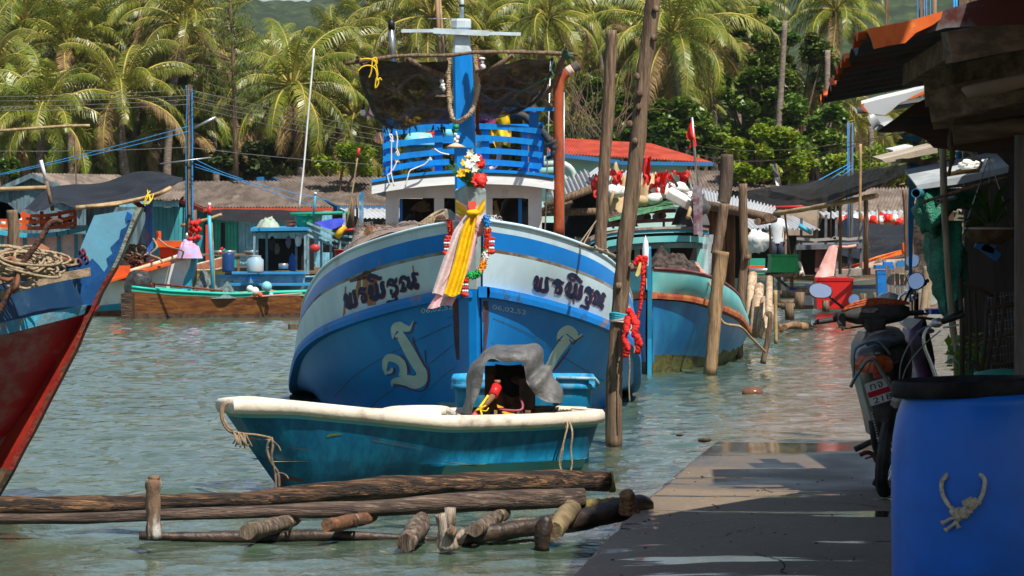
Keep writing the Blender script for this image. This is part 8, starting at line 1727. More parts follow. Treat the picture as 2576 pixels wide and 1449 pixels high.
    # rear body
    mb=MB(); st=[(18.7,2226,868,26,20),(18.5,2222,868,50,30),(18.2,2212,880,62,38),(17.95,2204,890,58,34),(17.8,2200,893,46,24),(17.74,2198,895,26,10)]
    rg=[]
    for Yy,u,v,a,b in st:
        c=P(u,v,Yy); rg.append([c+V((math.cos(q)*PX(a,Yy),0,math.sin(q)*PX(b,Yy)-.02*abs(math.cos(q)))) for q in[i*math.pi/10 for i in range(20)]])
    mb.rings(rg,0,True,close=True,cap=True); mb.build('tail_body',bk,t)
    mb=MB(); rg=[]
    for Yy,u,v,a,b in((18.75,2235,830,30,10),(18.6,2232,845,44,16),(18.3,2226,858,52,16),(18.0,2216,866,44,13),(17.85,2210,872,30,8)):
        c=P(u,v,Yy); rg.append([c+V((math.cos(q)*PX(a,Yy),0,math.sin(q)*PX(b,Yy))) for q in[i*math.pi/10 for i in range(20)]])
    mb.rings(rg,0,True,close=True,cap=True); mb.build('seat',M('seat_vinyl',(.016,.016,.018),rough=.5,var=.1),t)
    mb=MB(); rg=[]
    for Yy,u0,u1,v0,v1 in((18.75,2178,2290,862,1010),(18.6,2165,2296,850,1060),(18.5,2160,2290,860,1090)):
        pass
    for v,a,b in((838,2180,2262),(870,2162,2290),(920,2160,2296),(980,2172,2290),(1050,2190,2280),(1100,2200,2270)):
        A=P(a,v,18.5); B=P(b,v,18.5); rg.append([A,V((A.x+.06,18.3,A.z)),V((B.x-.06,18.3,B.z)),B,V((B.x,18.95,B.z)),V((A.x,18.95,A.z))])
    mb.rings(rg,0,True,close=True,cap=True); mb.build('side_body',bk,t)
    Yt=17.68
    mb=MB(); mb.tube(rs([P(u,v,Yt) for u,v in((2148,950),(2147,920),(2148,893),(2154,875),(2182,861),(2207,858),(2222,870),(2240,893))],24),.0085,8); mb.build('grab_rail',M('dull_steel_rail',(.16,.18,.18),rough=.35,metal=.6),t)
    mb=MB(); mb.tube(rs([P(u,v,Yt-.08) for u,v in((2164,930),(2172,916),(2182,907),(2195,903),(2207,917),(2226,948),(2243,975),(2260,996))],24),.0115,8); mb.tube(rs([P(2140,974,Yt-.05),P(2150,952,Yt-.06),P(2166,928,Yt-.08)],6),.010,8); mb.build('rear_rack_tube',bpy.data.materials['dull_steel_rail'],t)
    mb=MB(); rg=[]
    for v,a,b in((893,2166,2224),(900,2156,2240),(912,2150,2246),(926,2149,2246),(936,2156,2238)):
        A=P(a,v,Yt+.04); B=P(b,v,Yt+.04); k=[A.lerp(B,i/8) for i in range(9)]; rg.append([p+V((0,-.07*math.sin(i/8*math.pi),0)) for i,p in enumerate(k)])
    mb.rings(rg,0,True); mb.build('tail_light',M('orange_red_lens',(.50,.10,.012),(.40,.02,.01),sc_=9,rough=.15,spec=.7),t)
    mb=MB(); rg=[]
    for v,a,b in((876,2168,2214),(886,2160,2224),(893,2164,2222)):
        A=P(a,v,Yt+.03); B=P(b,v,Yt+.03); rg.append([A.lerp(B,i/8)+V((0,-.07*math.sin(i/8*math.pi),0)) for i in range(9)])
    mb.rings(rg,0,True); mb.build('tail_strip',M('grey_tail_strip',(.07,.08,.09),rough=.3),t)
    text_on('maker_lettering','SUZUKI',lambda a,b:P(2172+a*42,893-b*5-a*2,Yt-.045),M('silver_lettering',(.5,.55,.6),rough=.4),t)
    mb=MB(); mb.prism([P(u,v,Yt-.01) for u,v in((2198,938),(2211,935),(2214,948),(2199,952))],(0,.02,0)); mb.build('red_reflector',M('red_reflector',(.5,.01,.015),rough=.2),t)
    # plate
    pc=[P(2173,966,17.66),P(2236,946,17.72),P(2254,1003,17.72),P(2190,1023,17.66)]
    def pl(a,b,d=0): p=pc[3].lerp(pc[2],a).lerp(pc[0].lerp(pc[1],a),b); return p+V((0,-d,0))
    def rr_(k,d): 
        out=[]
        for cx_,cy_,a0 in((1-k,1-k,0),(k,1-k,90),(k,k,180),(1-k,k,270)):
            for q in range(4): a=R(a0+q*30); out.append(pl(cx_+math.cos(a)*(.06),cy_+math.sin(a)*.06,d))
        return out
    mb=MB(); f=rr_(.06,0); mb.prism(f,(0,.008,0)); mb.build('number_plate',M('plate_frame',(.55,.42,.25),rough=.4),t)
    mb=MB(); mb.add(rr_(.085,.002),[tuple(range(16))]); mb.build('plate_face',M('plate_white',(.70,.72,.74),rough=.4,var=.03),t)
    mb=MB(); mb.add([pl(.03,.36,.0035),pl(.97,.36,.0035),pl(.97,.60,.0035),pl(.03,.60,.0035)],[(0,1,2,3)]); mb.build('plate_band',M('plate_red',(.55,.02,.04),rough=.4,var=.03),t)
    kk=M('plate_black',(.015,.015,.015),rough=.5); text_on('plate_lettering','\u0e01\u0e08',lambda a,b:pl(.18+a*.50,.66+b*.24,.005),kk,t); text_on('plate_number','218',lambda a,b:pl(.16+a*.72,.07+b*.24,.005),kk,t)
    # mudguard, wheel, chain, stands
    mb=MB(); rg=[]
    for v,a,b in((1005,2196,2252),(1030,2197,2254),(1052,2206,2254),(1062,2214,2246)):
        A=P(a,v,17.75); B=P(b,v,17.75); rg.append([A.lerp(B,i/6)+V((0,-.04*math.sin(i/6*math.pi),0)) for i in range(7)])
    mb.rings(rg,0,True); mb.rings([[p+V((0,.03,0)) for p in r] for r in rg],0,True); mb.build('mudguard',dk,t)
    mb=MB(); Yw=18.1; c=V((P(2245,1080,Yw).x,Yw,.10+.31)); lean=V((.16,0,1)).normalized(); fwd=V((.30,1,0)).normalized(); side=fwd.cross(lean).normalized(); up=side.cross(fwd).normalized()
    rg=[]; m_=60
    for i in range(m_):
        a=i*2*math.pi/m_; d=fwd*math.cos(a)+up*math.sin(a); kn=.004 if i%2 else 0; rg.append([c+d*(.262)+side*.036,c+d*(.288+kn)+side*.034,c+d*(.305+kn)+side*.014,c+d*(.307+kn)-side*.014,c+d*(.288+kn)-side*.034,c+d*(.262)-side*.036])
    rg.append(rg[0]); mb.rings(rg,0,False); w=mb.build('rear_wheel',rubber,t)
    mb=MB(); rg=[]
    for i in range(33):
        a=i*2*math.pi/32; d=fwd*math.cos(a)+up*math.sin(a); rg.append([c+d*.262+side*.02,c+d*.24+side*.014,c+d*.24-side*.014,c+d*.262-side*.02])
    mb.rings(rg,0,True)
    for i in range(18): a=i*math.pi/9; d=fwd*math.cos(a)+up*math.sin(a); mb.tube([c+side*(.03 if i%2 else -.03),c+d*.25],.0025,4)
    mb.tube([c-side*.08,c+side*.08],.03,10); mb.build('wheel_rim',chrome,w)
    mb=MB(); rg=[]
    c2=c+fwd*1.1+V((0,0,.0))
    for i in range(41):
        a=i*2*math.pi/40; d=fwd*math.cos(a)+up*math.sin(a); rg.append([c2+d*.25+side*.03,c2+d*.30,c2+d*.25-side*.03])
    mb.rings(rg,0,True); mb.build('front_wheel',rubber,t)
    mb=MB(); mb.tube([c2,P(2230,860,18.85)],.025,8); mb.tube([c2+side*.07,P(2215,860,18.85)],.022,8); mb.build('front_fork',steel,t)
    mb=MB(); mb.tube([P(2192,1060,18.05),P(2200,1120,18.1),P(2214,1160,18.2)],.018,8); mb.tube([P(2205,1040,18.0),P(2240,1160,18.3)],.022,8)
    for k in range(16): mb.ball(P(2194+k*1.6,1040+k*7,17.98),.0055,1,6)
    mb.build('swing_arm',[dk,steel],t)
    mb=MB(); mb.tube(rs([P(2150,1131,18.6),P(2170,1122,18.6),P(2190,1112,18.6),P(2215,1110,18.6)],8),.017,8); mb.build('foot_peg',rubber,t)
    mb=MB(); mb.tube(rs([P(2163,1145,18.5),P(2180,1138,18.5),P(2196,1143,18.5),P(2206,1162,18.5),P(2222,1172,18.5)],10),.013,8); mb.tube([P(2176,1154,18.5),P(2196,1148,18.5)],.006,6); mb.build('kick_lever',rust,t)
    mb=MB(); mb.tube([P(2232,1170,18.7),P(2216,1190,18.9),P(2201,1216,19.1)],[.018,.016,.018],8); mb.tube([P(2240,1172,18.7),P(2222,1200,18.9)],.012,8); mb.tube([P(2232,1170,18.7),P(2262,1196,18.9),P(2275,1212,19.0)],.016,8); mb.build('centre_stand',dk,t)
    mb=MB(); mb.tube([P(2262,1060,18.0),P(2275,1100,18.4),P(2280,1120,18.9)],.045,10); mb.build('silencer',dk,t)
    # second motorbike behind
    t2=thing('motorbike',P(2300,1130,20.6),'white and purple motorbike with round mirrors parked behind the black one','motorbike','motorbikes on the quay')
    nonlocal_t=[t2]
    def mir2(cu,cv,r,Yy,arm,nrm):
        c=P(cu,cv,Yy); n=V(nrm).normalized(); x=n.cross(V((0,0,1))).normalized(); y=n.cross(x)
        ring=lambda k,d:[c+x*math.cos(a)*PX(r,Yy)*k+y*math.sin(a)*PX(r,Yy)*k+n*d for a in[i*math.pi/14 for i in range(28)]]
        mb=MB(); mb.rings([ring(1,0),ring(1.10,.002),ring(1.1,-.01),ring(.7,-.03),ring(.02,-.033)],0,True,close=True); o=mb.build('mirror',chrome,t2)
        mb=MB(); mb.rings([ring(.99,.001),ring(.02,.0015)],0,False,close=True); mb.build('mirror_glass',mir,o)
        mb=MB(); mb.tube([P(*a) for a in arm],.006,8); mb.build('mirror_arm',chrome,o)
    mir2(2296,656,16,20.3,[(2291,674,20.3),(2283,692,20.35),(2274,714,20.4)],(-.4,-1,.36)); mir2(2149,754,13,20.3,[(2158,762,20.3),(2168,775,20.35)],(-.2,-1,.36))
    mb=MB(); rg=[]
    for v,r in((760,34),(752,33),(744,27),(738,18),(735,3)): c=P(2236,v,20.4); rg.append([c+V((math.cos(a)*PX(r,20.4),math.sin(a)*.07,0)) for a in[i*math.pi/10 for i in range(20)]])
    mb.rings(rg,0,True,close=True); mb.build('clear_visor',M('clear_dome',(.35,.38,.42),(.6,.5,.5),sc_=30,thr=.6,rough=.08,spec=.9),t2)
    mb=MB(); mb.tube(rs([P(2262,762,20.3),P(2262,748,20.3),P(2275,738,20.3),P(2285,735,20.3)],8),.010,8); mb.ball(P(2290,732,20.3),.035,0,10,.3,2); mb.tube([P(2294,728,20.35),P(2318,714,20.5),P(2333,706,20.55)],[.016,.014,.016],10); mb.ball(P(2296,744,20.3),.03,0,10,.3,4); mb.build('handlebar',chrome,t2)
    mb=MB(); mb.tube([P(2298,727,20.33),P(2326,712,20.5)],.018,10); mb.build('handlebar_grip',rubber,t2)
    mb=MB(); mb.prism([P(u,v,20.2) for u,v in((2270,812),(2276,800),(2322,800),(2330,830),(2300,832),(2280,822))],(0,.2,0)); mb.build('white_fairing',white_p,t2)
    mb=MB(); rg=[]
    for v,a,b in((800,2322,2328),(830,2290,2336),(870,2285,2346),(905,2300,2352),(940,2310,2350),(1000,2316,2345)):
        A=P(a,v,20.2); B=P(b,v,20.2); rg.append([A,A.lerp(B,.5)+V((0,-.06,0)),B,B+V((0,.4,0)),A+V((0,.4,0))])
    mb.rings(rg,0,True,close=True); mb.build('body',M('dark_purple_paint',(.10,.01,.12),(.015,.008,.02),sc_=5,thr=.45,rough=.3),t2)
    mb=MB(); mb.lathe(P(2310,1060,20.4)+V((0,0,-.05)),[(.24,-.03),(.28,-.03),(.29,0),(.28,.03),(.24,.03)],32,axis=Matrix.Rotation(R(90),3,'Y')); mb.lathe(P(2310,1060,20.4)+V((.06,1.15,-.05)),[(.24,-.03),(.28,-.03),(.29,0),(.28,.03),(.24,.03)],32,axis=Matrix.Rotation(R(90),3,'Y')); mb.build('wheels',rubber,t2,)
    mb=MB(); rg=[]
    for Yy,u,v,a,b in((20.1,2330,835,20,5),(20.3,2320,832,32,8),(20.6,2316,828,30,8)): c=P(u,v,Yy); rg.append([c+V((math.cos(q)*PX(a,Yy),0,math.sin(q)*PX(b,Yy))) for q in[i*math.pi/8 for i in range(16)]])
    mb.rings(rg,0,True,close=True,cap=True); mb.build('seat',M('blue_grey_seat',(.05,.06,.09),rough=.35),t2)
moto()
def bicycle():
    t=thing('bicycle',P(2345,1300,13.6),'old bicycle with chrome swept handlebars parked behind the blue drum','bicycle'); Y=13.7
    mb=MB(); mb.tube(rs([P(2357,812,Y),P(2342,818,Y),P(2330,832,Y),P(2324,850,Y-.0),P(2327,875,Y),P(2335,895,Y),P(2343,915,Y),P(2352,942,Y),P(2362,975,Y)],30),.0085,10); mb.build('handlebar',M('worn_chrome',(.40,.42,.40),rough=.25,metal=.9),t)
    mb=MB(); mb.ball(P(2357,812,Y),.022,0,12,.3,1,(1.2,1,1)); mb.tube([P(2345,816,Y),P(2368,806,Y)],.011,10); mb.build('brake_clamp',steel,t)
    mb=MB(); mb.tube([P(2370,809,Y),P(2398,798,Y),P(2424,788,Y)],[.014,.0165,.0165],12); mb.build('grip',blackm,t)
    mb=MB(); mb.tube([P(2372,824,Y-.02),P(2388,822,Y-.02),P(2412,817,Y-.03)],.005,6); mb.build('brake_lever',steel,t)
    mb=MB(); mb.tube(rs([P(2340,820,Y),P(2318,828,Y-.05),P(2290,862,Y-.08),P(2268,908,Y-.08),P(2263,950,Y-.05),P(2264,990,Y)],24),.0028,6); mb.tube(rs([P(2366,832,Y),P(2330,862,Y-.05),P(2300,895,Y-.06),P(2278,930,Y-.06),P(2268,968,Y)],24),.0028,6); mb.build('brake_cable',M('grey_cable',(.15,.17,.17),rough=.5),t)
    mb=MB(); mb.ball(P(2257,976,Y-.1),.014,0,10,.4,3); mb.ball(P(2257,1008,Y-.1),.028,0,12,.5,5,(1,1,1)); mb.tube([P(2262,1005,Y-.1),P(2285,1000,Y-.05)],.016,8); mb.build('pale_lever_cap',M('dirty_grey_rubber',(.30,.29,.27),(.15,.14,.13),sc_=20,rough=.7),t)
    mb=MB(); f=P(2362,975,Y); w1=V((f.x+.05,Y-.35,.43)); w2=V((f.x+.12,Y+.65,.43)); mb.tube([f,V((f.x,Y,.5))],.016,8); mb.tube([V((f.x,Y,.6)),w2],.014,8); mb.tube([V((f.x,Y,.7)),V((f.x+.08,Y+.5,.85))],.014,8); mb.tube([V((f.x,Y,.55)),w1],.012,8); mb.build('frame',M('faded_green_frame',(.03,.10,.07),(.15,.07,.04),sc_=9,rough=.5),t)
    for c,nm in((w1,'front_wheel'),(w2,'rear_wheel')):
        mb=MB(); mb.lathe(c,[(.30,-.014),(.325,-.012),(.332,0),(.325,.012),(.30,.014)],36,axis=Matrix.Rotation(R(90),3,'Y'))
        for i in range(14): a=i*math.pi/7; mb.tube([c,c+V((0,math.cos(a)*.30,math.sin(a)*.30))],.0015,3)
        mb.build(nm,rubber,t)
bicycle()
# ================================================================ roofs of the near sheds
dz=M('dark_corrugated_iron',(.075,.085,.09),(.16,.06,.03),(.04,.04,.04),sc_=4,st=(1,1,1),thr=.60,thr3=.6,rough=.6,metal=.1); rs_or=M('orange_rusted_iron',(.62,.12,.02),(.45,.06,.015),(.70,.35,.10),sc_=9,thr=.55,thr3=.68,rough=.6); bz=M('bright_zinc',(.42,.44,.45),(.55,.13,.04),sc_=5,thr=.70,rough=.45,metal=.15); bmw=M('dark_beam_wood',(.19,.135,.095),(.09,.065,.045),sc_=5,st=(.5,3,3),rough=.9,bump=.4)
def rusty_roof():
    t=thing('tin_roof',V((1.41,14.5,2.2)),'near roof of dark corrugated iron with orange rusty edges at the top right','roof','tin roofs over the quay')
    E0=P(2068,256,15.7); E1=P(2180,84,12.6); d=(E1-E0)
    def pt(a,b,n):      # a along the eave towards the camera, b up the slope to the right
        return (E0+d*a).lerp(V((3.2,18.6,2.62)).lerp(V((4.2,12.9,2.9)),a),b)+V((0,0,n))
    W=11; mb=MB(); NA=W*8
    def amp(a): return .022*math.sin(a*W*2*math.pi)
    for s in(0,-.004):
        mb.grid(lambda a,b:pt(a,b,amp(a)+s)+V((.025*noise.noise(V((a*9,0,1)))*(1-b),0,0)),NA,10,flip=s<0)
    mb.build('roof_sheet',dz,t)
    mb=MB()                                                              # rusted lip at the sheet ends
    for i in range(NA):
        a=i/NA; a2=(i+1)/NA
        if noise.noise(V((a*7,3,0)))>.0 or a>.9 or a<.14: mb.prism([pt(a,-.012,amp(a)+.004),pt(a2,-.012,amp(a2)+.004),pt(a2,.012+.02*abs(noise.noise(V((a*20,1,0)))),amp(a2)+.005),pt(a,.012,amp(a)+.005)],(0,-.004,.006))
    mb.build('rusty_edge',rs_or,t)
    # folded red-orange sheet on top, lit by the sun
    mb=MB(); q=[(2179,73),(2280,54),(2372,28),(2366,48),(2344,64),(2305,82),(2277,108),(2240,114),(2199,123),(2192,98)]
    mb.prism([P(u,v,11.9) for u,v in q],(0,.012,.0)); mb.build('folded_sheet',rs_or,t)
    mb=MB(); q=[(2372,27),(2420,12),(2470,-4),(2620,-40),(2620,60),(2440,66),(2380,70),(2300,92),(2290,88),(2344,64),(2366,48)]; mb.prism([P(u,v,11.93) for u,v in q],(0,.012,.0)); mb.build('folded_sheet',M('maroon_iron',(.07,.012,.008),(.16,.17,.18),sc_=4,thr=.62,rough=.6),t)
    # roof going on over the camera side, shading the quay
    mb=MB(); A=V((1.36,11.3,2.47)); B=V((1.22,5.0,2.72)); corr(mb,B,A,A+V((5.2,.2,.7)),B+V((5.2,0,.8)),22,.022); mb.build('roof_sheet',dz,t); mb=MB(); corr(mb,V((1.70,10.4,4.5)),V((2.03,15.6,4.5)),V((2.34,15.6,4.56)),V((2.24,10.4,4.56)),20,.02); mb.build('shade_strip',dz,t)  # the narrow high strip is added out of view to shade the quay edge
    mb=MB(); corr(mb,V((1.74,11.2,2.55)),V((1.74,13.6,2.62)),V((6.2,13.6,3.2)),V((6.2,11.2,3.1)),12,.02); mb.build('roof_sheet',dz,t)
    mb=MB(); mb.bar(P(2420,105,12.4),P(2285,190,13.9),.05,.09); mb.bar(P(2382,120,12.3),P(2700,60,12.5),.06,.12); mb.bar(P(2340,225,14.2),P(2700,150,13.4),.07,.16); mb.bar(P(2345,270,14.0),P(2700,185,13.6),.06,.14); mb.build('rafter',bmw,t)
    mb=MB(); mb.lathe(P(2520,235,13.0),[(0,0),(.14,.01),(.16,.05),(.15,.06),(0,.06)],20,axis=Matrix.Rotation(R(-12),3,'Y')); mb.build('wooden_disc',M('pale_beam_end',(.22,.17,.13),rough=.9),t)
rusty_roof()
def torn_roof():
    t=thing('tin_roof',V((1.8,16,2.2)),'second lower roof with bright torn zinc edges under the rusty roof','roof','tin roofs over the quay')
    mb=MB(); Y=18.3; mb.prism([P(u,v,Y) for u,v in((2167,262),(2210,250),(2280,234),(2330,220),(2366,211),(2369,216),(2330,234),(2290,248),(2265,258),(2240,280),(2226,290),(2200,287),(2186,285),(2170,276))],(0,.012,.02)); mb.build('lit_edge_sheet',bz,t)
    mb=MB(); mb.prism([P(u,v,Y-.02) for u,v in((2355,216),(2366,211),(2369,215),(2352,226),(2325,236),(2300,246),(2278,252),(2300,240),(2330,226))],(0,-.006,.0)); mb.prism([P(u,v,Y-.02) for u,v in((2167,262),(2174,259),(2172,268),(2186,285),(2176,281),(2168,274))],(0,-.006,0)); mb.build('rust_edge',rs_or,t)
    mb=MB(); Q=[(2181,292),(2200,290),(2232,292),(2246,300),(2250,308),(2265,306),(2273,316),(2270,328),(2250,324),(2235,330),(2226,336),(2210,334),(2198,324),(2188,308)]; 
    n=8; mb.grid(lambda a,b:(P(*Q[0],18.2).lerp(P(2270,318,18.2),a)).lerp(P(2192,316,18.15).lerp(P(2262,330,18.15),a),b)+V((0,-.05*math.sin(a*8+b*3),.02*math.sin(a*11+b*4))),16,8); mb.prism([P(u,v,18.22) for u,v in Q],(0,.006,0)); mb.build('torn_piece',bz,t)
    E0=V((1.76,16.25,2.25)); E1=P(2330,345,15.2)
    mb=MB(); corr(mb,P(2176,278,18.35),P(2176,278,18.35)+V((.1,1.35,.05)),P(2176,278,18.35)+V((3.2,1.5,.5)),P(2176,278,18.35)+V((3.2,0,.45)),14,.02); mb.build('roof_sheet',dz,t)
    mb=MB(); mb.prism([P(u,v,15.5) for u,v in((2204,332),(2236,334),(2270,330),(2300,338),(2330,352),(2350,372),(2480,385),(2700,395),(2700,225),(2480,230),(2370,228),(2300,262),(2250,300))],(0,.015,0)); mb.build('hanging_dark_sheet',M('dark_hanging_iron',(.045,.042,.04),(.08,.04,.03),sc_=4,st=(.4,1,3),rough=.8,bump=.4),t)
    mb=MB(); mb.prism([P(u,v,15.48) for u,v in((2262,340),(2300,343),(2320,350),(2306,356),(2280,350))],(0,-.01,0)); mb.build('blue_scrap',blue_f,t)
    mb=MB(); mb.bar(P(2350,262,15.0),P(2700,190,14.8),.08,.14); mb.bar(P(2345,300,15.3),P(2700,262,15.2),.07,.10); mb.tube([P(2395,340,15.2),P(2700,300,15.2)],.05,9,wob=.2); mb.build('rafter',bmw,t)
    mb=MB(); mb.tube(rs([P(2390,285,15.2),P(2398,300,15.2),P(2394,330,15.2),P(2390,355,15.2),P(2396,390,15.25),P(2386,440,15.3)],14),[.012,.016,.012,.014]*3+[.01]*3,7,wob=.6); mb.build('hanging_rag',M('brown_rag_rope',(.10,.075,.055),rough=.95),t)
torn_roof()
def shed():
    t=thing('wooden_shed',V((3.6,16,.1)),'dark open shed of posts and boards filling the right edge of the picture','shed')
    mb=MB(); 
    for k in range(26): mb.box((3.05+.0*k+.9+.01*(k%2),13.2+k*.36,1.25),(.03,.34,2.3))
    mb.build('side_wall',bmw,t)
    mb=MB(); mb.box((P(2425,0,22).x+1.5,22,1.4),(3.0,.05,2.6)); mb.box((5.3,18,2.9),(4.6,11,.04),Matrix.Rotation(R(-6),3,'Y')); mb.build('back_wall',M('dark_boards',(.08,.06,.05),(.05,.04,.035),sc_=4,st=(3,3,.4),rough=.9),t)
    mb=MB(); mb.tube([P(2566,340,13.0),P(2566,620,13.0),P(2568,960,13.0),P(2568,1500,13.0)],[.024,.024,.026,.026],10,wob=.1); mb.build('corner_post',M('grey_corner_post',(.16,.13,.11),(.09,.075,.065),sc_=6,st=(4,4,.4),rough=.9,bump=.4),t)
    mb=MB(); mb.tube([P(2372,372,17.4),P(2373,430,17.4),P(2375,512,17.4),P(2381,612,17.4),P(2385,690,17.4),P(2388,724,17.4),P(2397,824,17.4),P(2406,890,17.4),P(2411,1000,17.4),P(2420,1280,17.4)],[.021,.020,.019,.019,.019,.020,.021,.022,.022,.022],10,wob=.2); mb.build('front_post',M('pale_front_post',(.36,.29,.20),(.20,.16,.11),(.50,.40,.12),sc_=5,st=(4,4,.5),thr3=.7,rough=.85,bump=.4),t)
    mb=MB(); mb.prism([P(u,v,20) for u,v in((2217,401),(2357,367),(2359,384),(2228,410))],(0,.5,.03)); mb.build('awning_board',M('pale_planed_board',(.42,.36,.28),(.3,.25,.2),sc_=4,rough=.8),t)
    mb=MB(); mb.prism([P(u,v,20.5) for u,v in((2246,377),(2296,366),(2296,372),(2247,381))],(0,.4,.02)); mb.build('white_strip',white_p,t)
    mb=MB(); mb.prism([P(u,v,19.9) for u,v in((2282,411),(2357,393),(2357,416),(2282,433))],(0,.03,0)); mb.build('chip_board',M('chip_board',(.30,.20,.12),(.16,.10,.06),sc_=16,rough=.9),t)
    mb=MB(); mb.box(P(2282,404,19.8),(.11,.3,.02)); mb.build('timber_offcut',wood_h,t)
    mb=MB(); mb.prism([P(u,v,19.95) for u,v in((2325,420),(2405,395),(2420,470),(2325,480))],(0,.04,0)); mb.build('brown_panel',bmw,t)
    # electricity meter and cables
    mb=MB(); mb.box(P(2303,440,19.7),(.045,.05,.055)); mb.lathe(P(2303,438,19.66),[(0,.0),(.017,.0),(.019,-.02),(0,-.025)],14,axis=Matrix.Rotation(R(-90),3,'X')); mb.build('electric_meter',M('meter_grey',(.35,.36,.36),(.1,.1,.1),sc_=40,rough=.3),t)
    mb=MB()
    for k in range(6): mb.tube(rs([P(2290+k*4,412,19.75),P(2284+k*5,440+k*3,19.72),P(2288+k*3,460,19.74),P(2286+k*2,560,19.8),P(2290,760,19.8)],14),.0055,5)
    mb.tube([P(2411,382,19.3),P(2411,424,19.3)],.016,8); mb.tube([P(2416,384,19.3),P(2416,428,19.3)],.010,8); mb.build('blue_cable',rope_blue,t)
    mb=MB(); mb.box(P(2440,405,19.4),(.09,.03,.12)); mb.build('grey_meter_box',M('pale_meter',(.28,.33,.30),(.08,.1,.09),sc_=50,rough=.4),t)
shed()
def shelf():
    t=thing('pipe_rack',P(2400,480,18),'rack of pipes, a white sheet and bamboo above the green netting','rack')
    mb=MB(); mb.prism([P(u,v,18.2) for u,v in((2305,466),(2420,444),(2538,418),(2536,434),(2420,462),(2310,477))],(0,.55,.10)); mb.build('grey_sheet',M('pale_plastic_sheet',(.40,.44,.46),(.3,.33,.35),sc_=5,rough=.5),t)
    mb=MB(); a=P(2304,486,18.1); b=P(2420,484,19.6); mb.tube([a,b],.027,20,cap=False); mb.tube([b,a+(b-a).normalized()*.001],.023,20,cap=False,m=0); mb.lathe(a,[(.023,0),(.027,0)],20,axis=(b-a).to_track_quat('Z','Y').to_matrix()); mb.build('large_pipe',M('dark_blue_pipe',(.03,.16,.24),rough=.4),t)
    mb=MB(); a=P(2360,506,17.3); b=P(2420,494,18.8); mb.tube([a,b],.0125,14,cap=False); mb.lathe(a,[(.0085,0),(.0125,0)],14,axis=(b-a).to_track_quat('Z','Y').to_matrix()); mb.build('small_pipe',M('grey_blue_pipe',(.30,.38,.42),rough=.4),t)
    mb=MB(); mb.tube([P(2374,440,17.9),P(2420,433,17.9),P(2464,428,17.9)],[.014,.013,.012],10); mb.build('bamboo_stick',M('orange_bamboo',(.62,.33,.05),(.4,.2,.04),sc_=9,rough=.4),t)
    mb=MB(); mb.tube(rs([P(2322,509,17.2),P(2360,496,17.2),P(2420,478,17.15),P(2480,460,17.1),P(2544,443,17.1)],14),[.010,.010,.009,.009,.008]*3,8,wob=.3); mb.build('long_stick',wood_grey,t)
    mb=MB(); mb.tube(rs([P(2262,466,18.6),P(2280,463,18.6),P(2304,468,18.6)],6),.008,7,wob=.5); mb.build('short_stick',wood_h,t)
    mb=MB(); rnd=random.Random(4)
    for k in range(14): mb.ball(P(2440+rnd.uniform(-25,60),422-rnd.uniform(0,12)-(k%5)*1.2,18.4),.028,0,8,.8,k,(1.3,1,.7))
    mb.build('white_foam_scraps',foam,t)
    mb=MB(); mb.tube(rs([P(2430,375,18),P(2450,395,18),P(2470,408,18),P(2462,425,18)],8),.009,6,wob=.5); mb.build('twisted_rope',rope_m,t)
shelf()
def green_net():
    t=thing('green_netting',P(2380,700,18.4),'bright green netting bundle hanging in a long column beside the pale front post','netting'); gm=M('emerald_netting',(.004,.21,.12),(.002,.11,.065),(.03,.36,.22),sc_=7,st=(1,1,1.3),thr=.5,soft=.12,thr3=.62,rough=.45,bump=1,bs=70,spec=.6)
    mb=MB(); heap_c=P(2345,535,18.3); mb.ball(heap_c,.095,0,22,.8,3,(1,.9,1.25)); mb.ball(P(2385,508,18.4),.07,0,16,.8,5,(1.5,1,.6)); mb.ball(P(2440,505,18.5),.07,0,16,.7,8,(1.5,1,.8)); mb.build('net_bundle',gm,t)
    mb=MB(); rg=[]
    for v,a,b in((555,2325,2420),(580,2332,2418),(610,2324,2424),(650,2326,2432),(700,2338,2430),(740,2350,2425),(780,2366,2415),(804,2376,2408)):
        A=P(a,v,18.4); B=P(b,v,18.4); cx=(A.x+B.x)/2; w_=(B.x-A.x)/2; rg.append([V((cx+math.cos(q)*w_*(1+.12*math.sin(q*5+v*.03)),18.4+math.sin(q)*.10*(1+.2*math.sin(q*6+v*.02)),A.z)) for q in[i*math.pi/16 for i in range(32)]])
    r2=[]
    for i in range(len(rg)-1):
        for k in range(5): r2.append([a.lerp(b,k/5)+V((.006*math.sin(i*5+k*1.3+j*.3),.004*math.sin(k*2+j*.5),0)) for j,(a,b) in enumerate(zip(rg[i],rg[i+1]))])
    r2.append(rg[-1]); mb.rings(r2,0,True,close=True,cap=True); mb.build('net_column',gm,t)
green_net()
